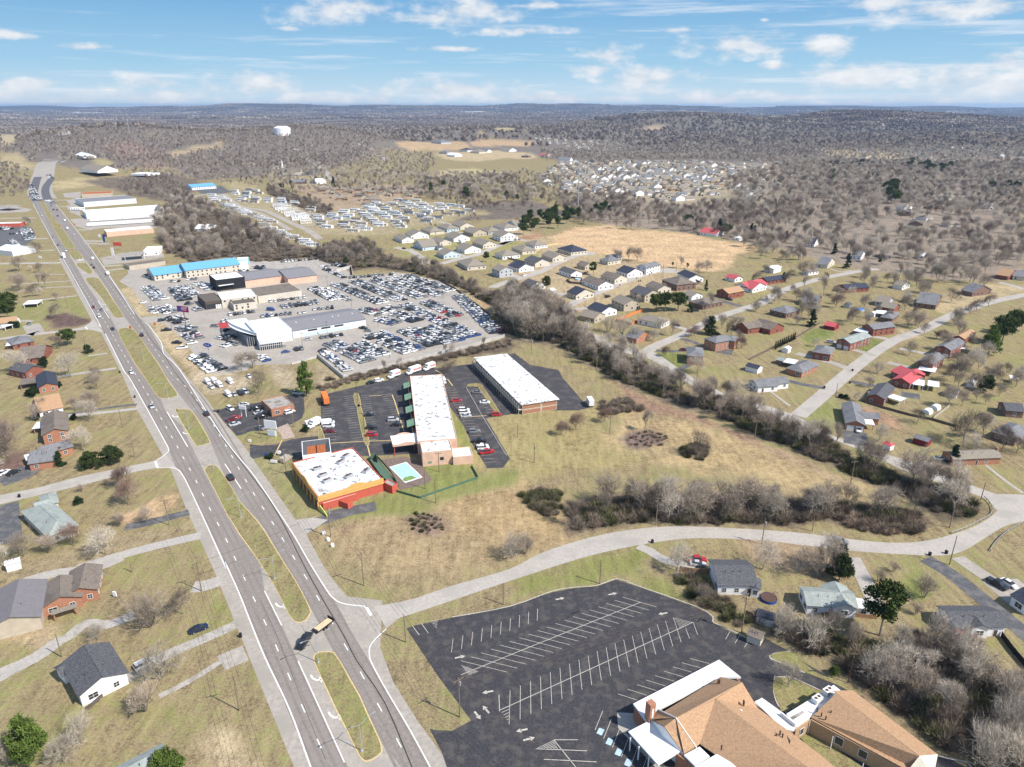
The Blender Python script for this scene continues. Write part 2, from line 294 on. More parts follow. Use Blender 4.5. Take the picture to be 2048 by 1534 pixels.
# ================================================================= GROUND
LAWN=(.305,.24,.135);
PAINT=[ # class colour, greenness, edge softness in metres, polygon
((.17,.145,.12),0,6,'Z 0,232 2048,228 2048,330 1700,330 1500,345 1180,330 1000,300 760,300 640,345 400,360 330,330 180,345 120,330 0,300'),
((.24,.195,.15),.05,5,'Z 1180,330 2048,310 2048,560 1900,560 1760,545 1640,520 1560,500 1500,490 1420,470 1220,450 1170,440 1130,400 1180,390'),
((.15,.125,.10),0,4,'Z 640,395 760,400 900,410 1060,400 1170,440 1100,430 1000,440 860,440 700,430 650,410'),
((.46,.33,.19),0,4,'i 200,120 440,108 860,105 950,150 900,190 620,190 400,195 300,165'),
((.47,.33,.19),0,4,'i 1130,95 1300,85 1560,105 1540,150 1130,150 950,150 900,105'),
((.47,.37,.22),0,4,'i 620,215 900,205 1180,195 1500,215 1560,250 1480,270 1280,260 1060,290 800,290 640,250'),
((.44,.37,.2),.1,3,'i 620,400 700,370 960,355 1260,400 1240,430 900,400 780,440 620,460'),
((.40,.33,.18),.25,4,'V 770,790 830,775 910,795 890,805 780,800'),
((.42,.35,.19),.1,4,'V 905,740 970,738 1050,762 1000,775 910,768'),
((.43,.33,.2),0,5,'V 1700,765 1850,725 1940,735 1850,770'),
((.45,.36,.22),.0,4,'k 80,360 300,365 700,380 930,395 1000,440 700,460 450,440 150,385'),
((.42,.34,.2),.0,4,'k 1460,215 1800,225 1980,240 1700,250 1500,240'),
((.48,.31,.17),.0,4,'k 1750,290 2048,300 2048,325 1780,315'),
((.43,.35,.2),0,5,'k 1280,10 1440,18 1400,40 1300,30'),
((.42,.34,.19),.15,4,'U 0,895 130,900 200,960 215,990 0,990'),
((.45,.36,.2),.0,4,'U 310,1060 700,1030 1000,1000 1010,1020 850,1050 600,1080 330,1115'),
((.40,.33,.17),.3,3,'U 540,930 620,930 670,960 620,980 560,970'),
((.42,.35,.2),.0,4,'U 830,765 1000,770 1010,785 860,780'),
((.40,.31,.19),.0,5,'U 960,900 1180,850 1300,830 1310,860 1150,890 1000,925'),
((.23,.165,.13),0,6,'U 600,840 780,820 960,900 1000,980 860,990 720,920 620,880'),
((.46,.37,.22),0,4,'U 0,785 110,790 90,850 0,850'),
((.40,.33,.19),.3,3,'g 320,190 560,170 740,220 720,260 480,270 400,230'),
((.37,.3,.18),.2,3,'g 800,100 1050,40 1300,40 1480,150 1500,210 1200,260 980,230 900,120'),
((.36,.27,.18),.05,3,'g 1150,230 1700,240 2048,230 2048,420 1700,480 1500,500 1300,400'),
((.40,.30,.2),.1,3,'i 0,500 400,520 480,620 350,650 0,690'),
((.38,.31,.19),.3,3,'g 380,310 560,270 830,310 1000,380 1350,540 1500,500 2048,420 2048,760 1850,760 1300,740 1150,650 900,520 600,450 480,390'),
((.38,.31,.19),.3,3,'i 0,690 350,650 620,680 1100,760 1100,790 900,800 600,880 300,960 150,980 0,960'),
((.35,.29,.2),.2,4,'j 0,300 400,270 1400,280 1800,330 1850,400 1600,460 1500,520 1850,590 1500,640 1100,640 800,620 500,560 300,590 0,560'),
((.38,.31,.19),.2,4,'U 500,0 500,1'),
((.43,.33,.2),.25,2,'C 0,300 90,290 350,380 640,470 900,540 1250,600 1560,640 1580,760 1180,850 800,960 560,960 440,930 300,860 200,760 0,640'),
((.37,.31,.15),.45,2,'m 0,120 800,60 1400,180 1750,300 2048,420 2048,560 1300,650 700,560 330,560 0,480'),
((.56,.39,.225),0,2,'C 380,375 600,300 880,275 960,310 1300,325 1480,345 1700,392 1950,425 2048,455 1960,480 1880,500 1800,610 1700,650 1560,640 1430,610 1220,590 900,525 640,480 460,430'),
((.37,.21,.13),0,1.5,'m 1700,290 1830,230 2048,200 2048,240 1880,290 1760,310'),
((.36,.29,.14),.3,4,'G 0,340 180,340 500,310 800,330 960,260 880,130 700,60 560,-60 640,-60 760,20 900,100 1020,220 1000,330 800,400 790,560 1100,640 1150,700 900,780 500,800 200,860 0,900 -330,1080 -460,1140 -560,1100 -460,900'),
((.42,.315,.17),.08,5,'G 850,420 1000,340 1350,380 1600,420 1994,560 2400,760 2850,900 2700,1020 2200,880 1700,760 1300,740 1160,680 1050,610 850,560'),
((.355,.265,.15),.1,5,'F 560,1250 800,1150 1200,1050 1500,1020 1994,850 2100,950 2600,1180 2450,1330 2000,1420 1500,1600 900,1560 700,1440'),
((.40,.29,.155),.05,5,'F 1400,930 1994,880 2300,960 2500,1160 2200,1300 1700,1200 1500,1050'),
((.17,.125,.10),0,3,'G 960,540 1020,480 1150,450 1290,520 1270,580 1130,600 1010,580'),
((.23,.16,.12),0,2,'F 1210,1120 1300,1090 1450,1130 1520,1210 1400,1260 1260,1240'),
((.27,.18,.12),0,2,'F 700,1200 760,1190 760,1250'),
((.26,.17,.115),0,3,'G 750,20 900,90 1040,170 1250,270 1500,350 1700,430 1994,560 1994,600 1700,470 1450,380 1200,330 1060,310 960,180 800,60'),
((.28,.195,.13),0,3,'H 0,520 200,590 500,720 700,800 720,850 480,750 200,640 0,560'),
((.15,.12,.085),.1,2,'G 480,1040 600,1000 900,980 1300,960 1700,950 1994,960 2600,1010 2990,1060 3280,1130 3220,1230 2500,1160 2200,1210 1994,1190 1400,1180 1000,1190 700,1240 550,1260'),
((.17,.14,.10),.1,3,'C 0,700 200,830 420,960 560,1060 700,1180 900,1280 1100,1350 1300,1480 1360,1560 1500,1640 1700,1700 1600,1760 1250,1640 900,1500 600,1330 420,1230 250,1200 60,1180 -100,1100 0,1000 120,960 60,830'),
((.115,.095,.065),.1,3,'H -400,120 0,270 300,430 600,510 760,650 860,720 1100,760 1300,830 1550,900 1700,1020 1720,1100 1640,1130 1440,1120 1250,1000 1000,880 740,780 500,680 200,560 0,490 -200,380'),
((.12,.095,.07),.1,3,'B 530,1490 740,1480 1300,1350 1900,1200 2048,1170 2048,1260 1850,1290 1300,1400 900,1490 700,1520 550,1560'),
((.19,.15,.10),.2,3,'L -240,180 -100,80 0,420 110,560 300,660 480,730 650,850 830,960 1000,1100 1250,1250 1500,1450 1640,1560 2100,1560 2031,1000 1800,850 1550,640 1350,500 1150,520 950,560 500,520 200,480 100,380'),
((.20,.135,.09),0,3,'L 1000,760 1180,780 1300,860 1180,900 1050,860'),
((.19,.14,.09),.0,2,'L 850,1000 1000,1120 1250,1290 1240,1330 1000,1180 830,1040'),
((.33,.27,.15),.3,2,'L 1000,1130 1300,1330 1480,1480 1400,1450 1200,1300'),
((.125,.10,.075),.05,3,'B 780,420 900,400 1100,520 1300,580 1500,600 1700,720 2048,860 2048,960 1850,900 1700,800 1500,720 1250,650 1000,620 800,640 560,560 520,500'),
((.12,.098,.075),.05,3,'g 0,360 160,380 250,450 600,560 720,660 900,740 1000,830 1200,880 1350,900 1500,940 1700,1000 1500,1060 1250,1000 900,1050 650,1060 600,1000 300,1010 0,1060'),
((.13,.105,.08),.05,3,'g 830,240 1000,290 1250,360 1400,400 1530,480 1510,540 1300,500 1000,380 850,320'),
((.15,.12,.09),.1,4,'Z 160,360 340,345 400,360 380,400 300,400 250,385'),
((.42,.32,.19),.25,2,'B 1500,740 1620,790 1800,900 1950,1030 2048,1100 2048,960 1900,900 1740,800 1600,750'),
((.45,.27,.15),.0,1.5,'B 1780,870 1900,930 2000,1020 2048,1060 2048,1030 1930,930 1820,870'),
((.44,.35,.21),.0,1.5,'A 960,780 1060,760 1140,860 1250,990 1110,990 1040,900'),
((.46,.36,.22),.0,1.5,'A 1200,1030 1340,1040 1450,1200 1560,1360 1640,1450 1520,1460 1400,1330 1280,1200 1180,1080'),
((.44,.36,.24),.0,1.5,'E 1450,20 1500,0 1750,20 1994,60 1940,140 1800,170 1620,200 1560,190 1500,110'),
((.40,.33,.22),.08,2,'b 500,880 800,880 830,1000 880,1180 760,1200 640,1180 560,1020'),
((.40,.32,.2),.1,2,'b 1180,850 1280,860 1500,1060 1520,1120 1300,1170 1200,1100'),
((.345,.30,.15),.55,3,'A 0,980 150,900 600,850 720,1020 600,1090 380,1060 250,1120 150,1020'),
((.13,.09,.075),.0,2,'A 370,1010 500,960 700,1010 720,1040 600,1080 430,1090'),
((.16,.105,.085),.0,3,'E 0,520 100,600 260,640 340,560 520,520 540,620 200,660 240,800 0,860'),
((.47,.33,.19),.0,1.2,'E 850,1110 1080,1060 1200,1000 1330,960 1360,1030 1230,1080 1220,1130 960,1200'),
((.34,.27,.16),.2,3,'E 0,1500 400,1400 800,1300 1300,1200 1500,1150 1530,1230 1100,1340 700,1480 300,1560 0,1600'),
((.46,.36,.22),.05,2.5,'I 1540,1230 1700,1160 1800,1290 1900,1600 1500,1600 1480,1440'),
((.43,.34,.21),.05,2,'I 780,1340 870,1340 890,1400 800,1430'),
((.42,.33,.21),.05,2.5,'I 1050,1180 760,1290 700,1330 1050,1150'),
((.24,.155,.10),.0,2,'I 400,1330 540,1330 620,1450 440,1500'),
((.40,.31,.19),.05,2,'I 0,600 350,620 380,520 290,520 0,610'),
((.31,.29,.11),.8,2,'G 900,1460 1060,1350 1150,1390 1110,1480 1000,1560 800,1580'),
((.32,.30,.12),.65,3,'K 180,140 500,30 620,0 860,-60 1000,0 1200,180 1330,290 1200,250 870,140 700,190 400,230 0,340'),
((.22,.27,.09),.9,2,'D 370,1110 480,1020 650,1060 660,1080 560,1120 440,1140'),
((.2,.26,.08),1.0,1,'D 860,1095 1080,1145 940,1230 795,1185'),
((.24,.27,.1),.9,2,'C 1200,1320 1290,1280 1450,1290 1490,1370 1400,1410 1250,1380'),
((.28,.28,.12),.7,2,'C 480,990 600,970 660,1010 600,1040 510,1010'),
((.43,.34,.2),.05,2.5,'D 1380,870 1500,760 1700,700 2048,720 2048,760 1800,830 1600,900 1450,920'),
((.37,.24,.15),.0,2,'H 830,260 950,300 1150,380 1150,460 1000,430 860,340'),
((.32,.29,.13),.6,2,'H 760,600 860,600 1000,660 980,720 850,700'),
((.29,.28,.12),.6,2.5,'H 410,330 480,250 640,210 700,260 700,400 560,430 430,360'),
((.24,.26,.09),.8,2,'L 1100,120 1250,80 1350,250 1250,300 1150,200'),
((.46,.35,.21),.05,2,'D 1080,1110 1140,1040 1240,1090 1150,1130'),
((.37,.27,.17),.1,3,'H 0,1280 400,1310 700,1350 850,1500 400,1500 0,1400'),
((.28,.29,.12),.7,2,'F 300,700 480,680 560,1090 420,1010 330,800'),
((.31,.30,.12),.6,3,'F 1100,960 1300,1000 1760,850 1994,800 1994,880 1500,980 1300,1080 900,1100 700,1150 900,1020'),
((.28,.28,.11),.7,2,'F 1100,930 1400,740 1650,700 1740,820 1300,980'),
((.28,.29,.11),.7,1.5,'F 1400,160 1500,150 1700,600 1640,620'),
((.33,.29,.15),.4,2,'F 0,660 300,700 350,900 560,1100 330,1150'),
]
def pip(P,X,Y):
 ins=np.zeros(X.shape,bool); n=len(P)
 for i in range(n):
  x0,y0=P[i]; x1,y1=P[(i+1)%n]
  if y0==y1: continue
  c=((Y<y0)!=(Y<y1))&(X<(x1-x0)*(Y-y0)/(y1-y0)+x0); ins^=c
 return ins
def pdist(P,X,Y):
 d=np.full(X.shape,1e9); n=len(P)
 for i in range(n):
  ax,ay=P[i]; bx,by=P[(i+1)%n]; dx,dy=bx-ax,by-ay; l2=dx*dx+dy*dy+1e-9
  t=np.clip(((X-ax)*dx+(Y-ay)*dy)/l2,0,1); d=np.minimum(d,np.hypot(X-ax-t*dx,Y-ay-t*dy))
 return d
def vnoise(X,Y,s,seed=0):
 r=np.random.default_rng(seed); T=r.random((64,64)); x=X/s; y=Y/s; xi=np.floor(x).astype(int); yi=np.floor(y).astype(int)
 fx=x-xi; fy=y-yi; fx=fx*fx*(3-2*fx); fy=fy*fy*(3-2*fy)
 a=T[xi%64,yi%64]; b=T[(xi+1)%64,yi%64]; c=T[xi%64,(yi+1)%64]; d=T[(xi+1)%64,(yi+1)%64]
 return a*(1-fx)*(1-fy)+b*fx*(1-fy)+c*(1-fx)*fy+d*fx*fy
def build_ground():
 vs_=np.concatenate([np.arange(1700,235,-2.6),np.arange(235,222,-.5)])
 rr=np.array([gz(1024,v).y for v in vs_]); rr=np.concatenate([[18.0,30.0],rr[rr>33],np.linspace(20500,24000,3)])
 rr=np.unique(np.concatenate([rr,np.geomspace(9000,20000,60)]))
 aa=np.concatenate([np.radians(np.arange(-47,47.01,.16)),np.radians(np.arange(55,306,8))])
 A,Rr=np.meshgrid(aa,rr); side=(np.abs(((A+pi)%(2*pi))-pi)>R(50)); Rr=np.where(side,np.minimum(Rr,1500+0*Rr+np.minimum(Rr,1e9)*.03),Rr)
 X=Rr*np.sin(A); Y=Rr*np.cos(A); Z=hts(X,Y); Z=np.where(side,0,Z)
 nr,na=X.shape; x=X.ravel();y=Y.ravel();z=Z.ravel()
 col=np.tile(np.array(LAWN),(x.size,1)); g=np.full(x.size,.38)
 far=np.clip((np.hypot(x,y)-4200)/500,0,1)
 n=vnoise(x,y,420,1)*.55+vnoise(x*1.3,y*.5,170,2)*.45
 fld=np.clip((n-.60)*14,0,1)
 fc=np.array([.15,.13,.115])*(1-fld[:,None])+np.array([.36,.30,.19])*fld[:,None]
 ridge=(z>60)&(np.hypot(x,y)>7000); fc[ridge]=(.10,.09,.08)
 col=col*(1-far[:,None])+fc*far[:,None]; g*=1-far
 wob=(vnoise(x,y,7,3)-.5)*2; wob2=(vnoise(x,y,23,4)-.5)*2; dist=np.hypot(x,y)
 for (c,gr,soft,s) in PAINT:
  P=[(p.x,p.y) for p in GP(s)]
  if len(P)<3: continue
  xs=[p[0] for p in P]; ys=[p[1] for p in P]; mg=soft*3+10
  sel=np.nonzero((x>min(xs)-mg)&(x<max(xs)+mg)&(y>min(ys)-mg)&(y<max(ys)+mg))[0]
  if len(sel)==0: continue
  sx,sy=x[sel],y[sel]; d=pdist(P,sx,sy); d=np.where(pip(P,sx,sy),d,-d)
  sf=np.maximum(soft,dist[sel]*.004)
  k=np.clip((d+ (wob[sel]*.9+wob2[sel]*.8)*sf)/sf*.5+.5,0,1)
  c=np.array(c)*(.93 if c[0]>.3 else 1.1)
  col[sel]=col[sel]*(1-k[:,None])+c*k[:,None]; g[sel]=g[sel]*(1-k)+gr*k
 me=bpy.data.meshes.new('ground')
 verts=np.stack([x,y,z],1); verts=np.vstack([verts,[[0,0,0]]])
 i,j=np.meshgrid(np.arange(nr-1),np.arange(na),indexing='ij'); j2=(j+1)%na
 q=np.stack([i*na+j,i*na+j2,(i+1)*na+j2,(i+1)*na+j],-1).reshape(-1,4)[:, ::-1]
 c=len(x); t=np.stack([np.full(na,c),(np.arange(na)+1)%na,np.arange(na)],1)
 nf=len(q)+len(t)
 me.vertices.add(len(verts)); me.vertices.foreach_set('co',verts.ravel())
 me.loops.add(q.size+t.size); me.loops.foreach_set('vertex_index',np.concatenate([q.ravel(),t.ravel()]).astype(np.int32))
 me.polygons.add(nf); st=np.concatenate([np.arange(len(q))*4,len(q)*4+np.arange(len(t))*3]); me.polygons.foreach_set('loop_start',st.astype(np.int32))
 me.update(calc_edges=True); me.validate()
 me.polygons.foreach_set('use_smooth',np.ones(nf,bool))
 ca=me.color_attributes.new('land','FLOAT_COLOR','POINT'); cc=np.ones((len(verts),4)); cc[:-1,:3]=col; cc[:-1,3]=1; cc[-1,:3]=LAWN; ca.data.foreach_set('color',cc.ravel())
 ga=me.attributes.new('lush','FLOAT','POINT'); ga.data.foreach_set('value',np.concatenate([g,[.3]]).astype(np.float32))
 m,nt,b=new_mat('turf_and_soil'); L=nt.links.new
 at=N(nt,'ShaderNodeVertexColor',layer_name='land'); gl=N(nt,'ShaderNodeAttribute',attribute_name='lush'); geo=N(nt,'ShaderNodeNewGeometry')
 def nz(s,d=5,r=.6,st=None):
  n=N(nt,'ShaderNodeTexNoise',in_Scale=s,in_Detail=d,in_Roughness=r)
  if st:
   mp=N(nt,'ShaderNodeMapping'); I_(mp,'Scale',st); I_(mp,'Rotation',(0,0,.5)); L(geo.outputs['Position'],mp.inputs[0]); L(mp.outputs[0],n.inputs['Vector'])
  else: L(geo.outputs['Position'],n.inputs['Vector'])
  return n.outputs[0]
 def mth(op,a,b_,clamp=False):
  n=N(nt,'ShaderNodeMath',operation=op); n.use_clamp=clamp
  for i,v in enumerate((a,b_)):
   if isinstance(v,(int,float)): I_(n,i,v)
   else: L(v,n.inputs[i])
  return n.outputs[0]
 big=nz(.055,6,.62); mid=nz(.42,5,.68); fine=nz(1.7,6,.82); strk=nz(.5,4,.6,(1,.18,1))
 v=mth('ADD',mth('ADD',mth('MULTIPLY',mth('SUBTRACT',mid,.5),1.5),mth('MULTIPLY',mth('SUBTRACT',fine,.5),2.8)),mth('MULTIPLY',mth('SUBTRACT',strk,.5),1.05))
 v=mth('ADD',mth('ADD',v,mth('MULTIPLY',mth('SUBTRACT',big,.5),1.1)),1.0)
 br=N(nt,'ShaderNodeVectorMath',operation='SCALE'); L(at.outputs[0],br.inputs[0]); L(v,br.inputs['Scale'])
 gf=mth('MULTIPLY',mth('ADD',mth('ADD',mth('MULTIPLY',mth('SUBTRACT',big,.5),3.4),mth('MULTIPLY',mth('SUBTRACT',mid,.5),3.4)),mth('MULTIPLY',mth('SUBTRACT',fine,.5),1.6)),1.0)
 gf=mth('ADD',gf,mth('MULTIPLY',mth('SUBTRACT',gl.outputs['Fac'],.30),2.0)); gf=mth('MULTIPLY',gf,1.0,True); gf=mth('MULTIPLY',gf,mth('MULTIPLY',gl.outputs['Fac'],2.6,True))
 gf=mth('MULTIPLY',gf,.85)
 gc=N(nt,'ShaderNodeVectorMath',operation='SCALE'); I_(gc,0,(.175,.185,.06)); L(v,gc.inputs['Scale'])
 mx=N(nt,'ShaderNodeMix',data_type='RGBA'); L(gf,mx.inputs['Factor']); L(br.outputs[0],mx.inputs['A']); L(gc.outputs[0],mx.inputs['B'])
 L(mx.outputs['Result'],b.inputs['Base Color']); I_(b,'Roughness',1); I_(b,'Specular IOR Level',.05)
 bp=N(nt,'ShaderNodeBump',in_Strength=.6,in_Distance=.35); L(mth('ADD',fine,mth('MULTIPLY',mid,.8)),bp.inputs['Height']); L(bp.outputs[0],b.inputs['Normal'])
 me.materials.append(m); o=link('ground',me); tag(o,kind='structure'); return m
M['ground']=build_ground()
# ================================================================= MATERIALS
M['pave']=mat('worn_asphalt',(.375,.335,.285),var=.12,scale=.9,col2=(.335,.30,.255),scale2=.11,stretch=(1,1,1))
M['lane']=mat('driven_asphalt',(.25,.218,.19),var=.14,scale=1.3,col2=(.27,.24,.21),scale2=.06)
M['newtar']=mat('fresh_asphalt',(.12,.115,.12),var=.12,scale=1)
M['conc']=mat('pale_concrete_road',(.43,.39,.34),var=.10,scale=1.1,col2=(.37,.34,.295),scale2=.12)
M['conc2']=mat('drive_concrete',(.42,.385,.34),var=.14,scale=1.4,col2=(.38,.35,.31),scale2=.3)
M['lot']=mat('dealer_lot_asphalt',(.385,.345,.295),var=.12,scale=.6,col2=(.33,.295,.25),scale2=.07)
M['black']=mat('black_sealed_asphalt',(.05,.048,.052),var=.3,scale=2.2,col2=(.088,.080,.074),scale2=.42)
M['black2']=mat('motel_asphalt',(.06,.057,.060),var=.28,scale=1.6,col2=(.10,.09,.085),scale2=.25)
M['drive']=mat('dark_drive',(.10,.10,.105),var=.2,scale=1.5,col2=(.17,.16,.15),scale2=.3)
M['graveldrive']=mat('gravel_drive',(.42,.385,.34),var=.16,scale=1.8,col2=(.30,.27,.22),scale2=.3)
M['grass']=None
M['white']=mat('road_paint_white',(.78,.77,.73),var=.08,scale=2)
M['stall']=mat('stall_paint',(.50,.465,.40),var=.12,scale=2)
M['yellow']=mat('kerb_paint_yellow',(.62,.47,.22),var=.12,scale=1)
M['tar']=mat('tar_seam',(.045,.042,.04),var=.2)
M['blue']=mat('paint_blue',(.42,.55,.66),var=.1)
M['kerb']=mat('kerb_concrete',(.48,.44,.38),var=.15)
def median_mat():
 m=bpy.data.materials['turf_and_soil'].copy(); m.name='median_turf'; nt=m.node_tree
 for n in list(nt.nodes):
  if n.type=='VERTEX_COLOR':
   r=N(nt,'ShaderNodeRGB'); r.outputs[0].default_value=(.31,.255,.13,1)
   for l in list(nt.links):
    if l.from_node==n: nt.links.new(r.outputs[0],l.to_socket)
  if n.type=='ATTRIBUTE':
   r=N(nt,'ShaderNodeValue'); r.outputs[0].default_value=.5
   for l in list(nt.links):
    if l.from_node==n: nt.links.new(r.outputs[0],l.to_socket)
 return m
M['grass']=median_mat()
# ================================================================= ROADS
def S(name,s,z,m,thick=0,sm=0,**k):
 P=GP(s)
 if sm: P=smooth(P,sm,True)
 return sheet(name,P,z,m,thick,**k)
def edge(sl,sr,name,z,m,n=4):
 A=smooth(GP(sl),n); B=smooth(GP(sr),n); return sheet(name,[*A,*reversed(B)],z,m)
HL='J 430,1800 325,1534 0,735 I 1740,460 1600,110 E 1640,1534 1430,1070 1310,760 1240,640 1050,300 930,20 A 790,1110 715,1010 460,540 340,300 240,90 Z 60,385 68,352 78,338 92,314'
HR='J 1650,1800 1490,1534 1240,1190 1060,900 965,650 980,300 720,270 600,130 520,0 F 430,1260 350,1150 20,680 E 1940,680 1870,580 1690,370 1590,230 A 1480,1480 1330,1290 1265,1200 1180,1060 1110,1000 1060,950 900,720 720,470 600,310 470,120 390,10 Z 99,382 104,362 107,345 114,323 112,313'
PL=GP(HL); PR=GP(HR)
def split_at(P,r):
 near=[p for p in P if p.length<r]; far=[p for p in P if p.length>=r]; return near,far
nl,fl=split_at(PL,850); nr_,fr=split_at(PR,850)
sheet('highway',[*nl,*reversed(nr_)],.010,M['pave'])
mb=MB()
strip(mb,smooth(GP('Z 87,398 80,383 83,362 88,345 104,318'),6),34,.12,maxseg=10); mb.obj('highway',M['pave'])['kind']='structure'
mb=MB(); strip(mb,smooth(GP('Z 75,402 67,388 71,368 76,354'),6),12,.3,maxseg=10); strip(mb,smooth(GP('Z 97,402 91,385 93,372 103,358'),6),11,.3,maxseg=10)
mb.obj('fresh_asphalt_surface',M['newtar'])['kind']='structure'
mb=MB(); strip(mb,GP('U 290,740 340,765 380,790'),30,.3,maxseg=30); mb.obj('far_highway',M['conc'])['kind']='structure'
LW='J 620,2000 450,1534 330,1200 235,980 110,720 0,450 I 1770,240 1660,0 E 1590,1200 1450,900 1390,790 1340,730 1290,600 1250,520 1000,70 A 980,1430 850,1170 770,1050 520,580 400,370 260,110 Z 62,400'
LY='J 1000,1900 700,1500 357,750 235,485 108,230 I 1927,0 E 1750,1130 1560,770 1390,420 1270,320 E 1230,215 1150,100 1070,0 A 1150,1490 940,1130 860,985 770,870 690,760 600,600 500,440 400,270 320,95 Z 76,400'
RY='J 1400,1900 990,1370 640,720 460,370 240,0 F 300,1534 75,1180 E 1830,1000 1700,760 1610,540 1480,320 E 1370,180 1240,0 A 1310,1490 1080,1130 970,990 800,700 660,540 590,450 450,250 380,150 340,90 Z 84,400'
RW='J 1560,1900 1335,1534 1180,1250 1020,980 960,800 950,560 800,430 620,285 560,210 430,0 F 350,1290 240,1120 120,940 0,770 E 1700,500 1380,0 A 1280,1270 1165,1060 1060,980 700,440 430,100 Z 103,400'
sheet('lanes_westbound_side',[*GP(LW),*reversed(GP(LY))],.014,M['lane']).name='driving_lanes'
sheet('driving_lanes',[*GP(RY),*reversed(GP('J 1560,1900 1335,1534 1180,1250 1020,980 800,620 620,285 560,210 430,0 F 350,1290 240,1120 120,940 0,770 E 1700,500 1380,0 A 1280,1270 1165,1060 1060,980 700,440 430,100 Z 103,400'))],.0145,M['lane'])
mk=MB(); ZM=.020
for s in ('J 500,1650 450,1534 330,1200 235,980 110,720 0,450 I 1770,240 1660,0 E 1740,1534 1590,1200 1450,900 1390,790 1340,753 1240,750 1200,752',
  'E 1200,692 1250,660 1290,625 1290,600 1250,520 1000,70 A 980,1430 850,1170 830,1130','A 780,1060 770,1030 520,580 400,370 260,110',
  'J 1450,1750 1335,1534 1180,1250 1020,980 910,780 885,700 900,620 1010,510','J 870,345 700,325 620,285 560,210 430,0 F 350,1290 240,1120 120,940 0,770 E 1700,500 1380,0 A 1290,1290 1270,1200 1165,1060 1120,1045',
  'A 1060,980 700,440 430,100','J 357,750 700,1500','J 108,230 235,485','E 1280,320 1440,590','A 770,870 860,1010','E 1725,720 1850,910'):
 P=GP(s); strip(mk,smooth(P,3),.26 if max(p.length for p in P)<260 else .32,ZM)
for s in ('J 900,1850 821,1710 I 1000,1000 Z 821,1530 786,1463 749,1396 716,1335',):
 pass
DA='Z 690,1600 660,1534 631,1471 601,1405 550,1287 505,1191 451,1076 417,1012 390,957 350,885 318,829 300,796 274,754 242,699 208,640 162,568 147,542 109,479 84,431 74,405'
DB='Z 860,1600 821,1530 786,1463 749,1396 716,1335 680,1273 644.6,1210 618.7,1166 595,1127 572,1089 552,1056 532,1025 513,996 485,950 450,888 421,840 398,806 375,776 345,750 A 1170,1180 1000,935 850,730 745,580 640,440 540,300 470,200 400,100 Z 97,395'
for s in (DA,DB): dashes(mk,GP(s),.24,ZM,on=2.75,off=8.35,phase=3)
tk_=MB()
for s in (DA,DB):
 P=smooth(GP(s),2)
 for o in (-2.75,-1.0,1.0,2.75):
  strip(tk_,[p+Vector((-(b-a).y,(b-a).x,0)).normalized()*o for p,a,b in zip(P,[P[0]]+P,P[1:]+[P[-1]])],.62,.0165)
tk_.obj('wheel_tracks',mat('tyre_darkened_asphalt',(.222,.193,.167),var=.14,scale=1.2,col2=(.24,.21,.182),scale2=.08))['kind']='structure'
def arrow(mb,p,ang,s=1,z=ZM,straight=False):
 c,sn=cos(ang),sin(ang)
 T=lambda q:(p[0]+(q[0]*c-q[1]*sn)*s,p[1]+(q[0]*sn+q[1]*c)*s)
 if straight: strip(mb,[T((-1.2,0)),T((.4,0))],.45*s,z)
 else: strip(mb,[T(q) for q in ((0,-1.9),(-.05,-.9),(-.45,-.1),(-1.2,.25))],.36*s,z);
 h=[(.3,-.6),(1.4,0),(.3,.6)] if straight else [(-1.1,-.55),(-2.2,.45),(-1.0,1.05)]
 P=[T(q) for q in h]; sheet('x',P,z,None,mb=mb)
hd=(gp(595,1480)-gp(550,1380)); ha=math.atan2(hd.y,hd.x)
for s in ('J 210,355','J 475,900','J 610,1180','E 1330,362','E 1413,492','A 650,655','A 810,905','A 840,945'):
 p=GP(s)[0]; arrow(mk,p,ha+pi/2+pi,1.25)
strip(mk,GP('J 858,343 898,412'),.8,ZM); strip(mk,GP('E 1192,700 1208,748'),.8,ZM); strip(mk,GP('l 1195,795 1215,828'),.8,ZM)
mk.obj('lane_markings',M['white'])['kind']='structure'
sm_=MB()
strip(sm_,smooth(GP('J 1290,1700 1200,1534 1000,1060 790,745 700,570 520,260 380,0 F 250,1170 130,970 0,800 E 1640,430 1450,160 1330,0 A 1290,1300 1180,1160 1080,1000 900,760'),3),.26,.018)
strip(sm_,GP('J 80,300 200,560 400,1080 560,1480'),.08,.018); strip(sm_,GP('J 380,480 480,680 560,700'),.07,.018)
sm_.obj('tar_seam',M['tar'])['kind']='structure'
MED=['J 480,720 520,690 610,690 640,720 690,800 800,1010 930,1280 968,1380 960,1430 880,1480 835,1470 790,1400 650,1110 500,800',
'Z 411,938 417,932 427,931 436,936 462,974 480,1004 500,1026 519,1050 545,1090 570,1130 594,1168 618,1216 618,1228 608,1241 594,1243 586,1238 575,1222 551,1174 517,1120 495,1088 456,1030 428,975 412,945',
'E 1350,315 1380,305 1440,305 1480,330 1600,530 1590,560 1525,578 1490,555',
'Z 237,664 250,656 264,659 274,667 317,730 335,760 353,786 351,792 336,796 321,795 313,789 292,758 262,712',
'A 680,700 700,690 760,692 800,730 885,860 968,985 955,1000 910,1003 885,975 800,850 740,780 690,725',
'A 605,580 660,572 685,582 730,648 695,658 670,640 620,608','A 548,492 610,485 652,538 600,548 580,542','A 408,265 455,258 588,450 525,454 500,428',
'A 348,162 380,160 410,210 378,214','A 318,96 340,94 370,134 343,137']
yk=MB()
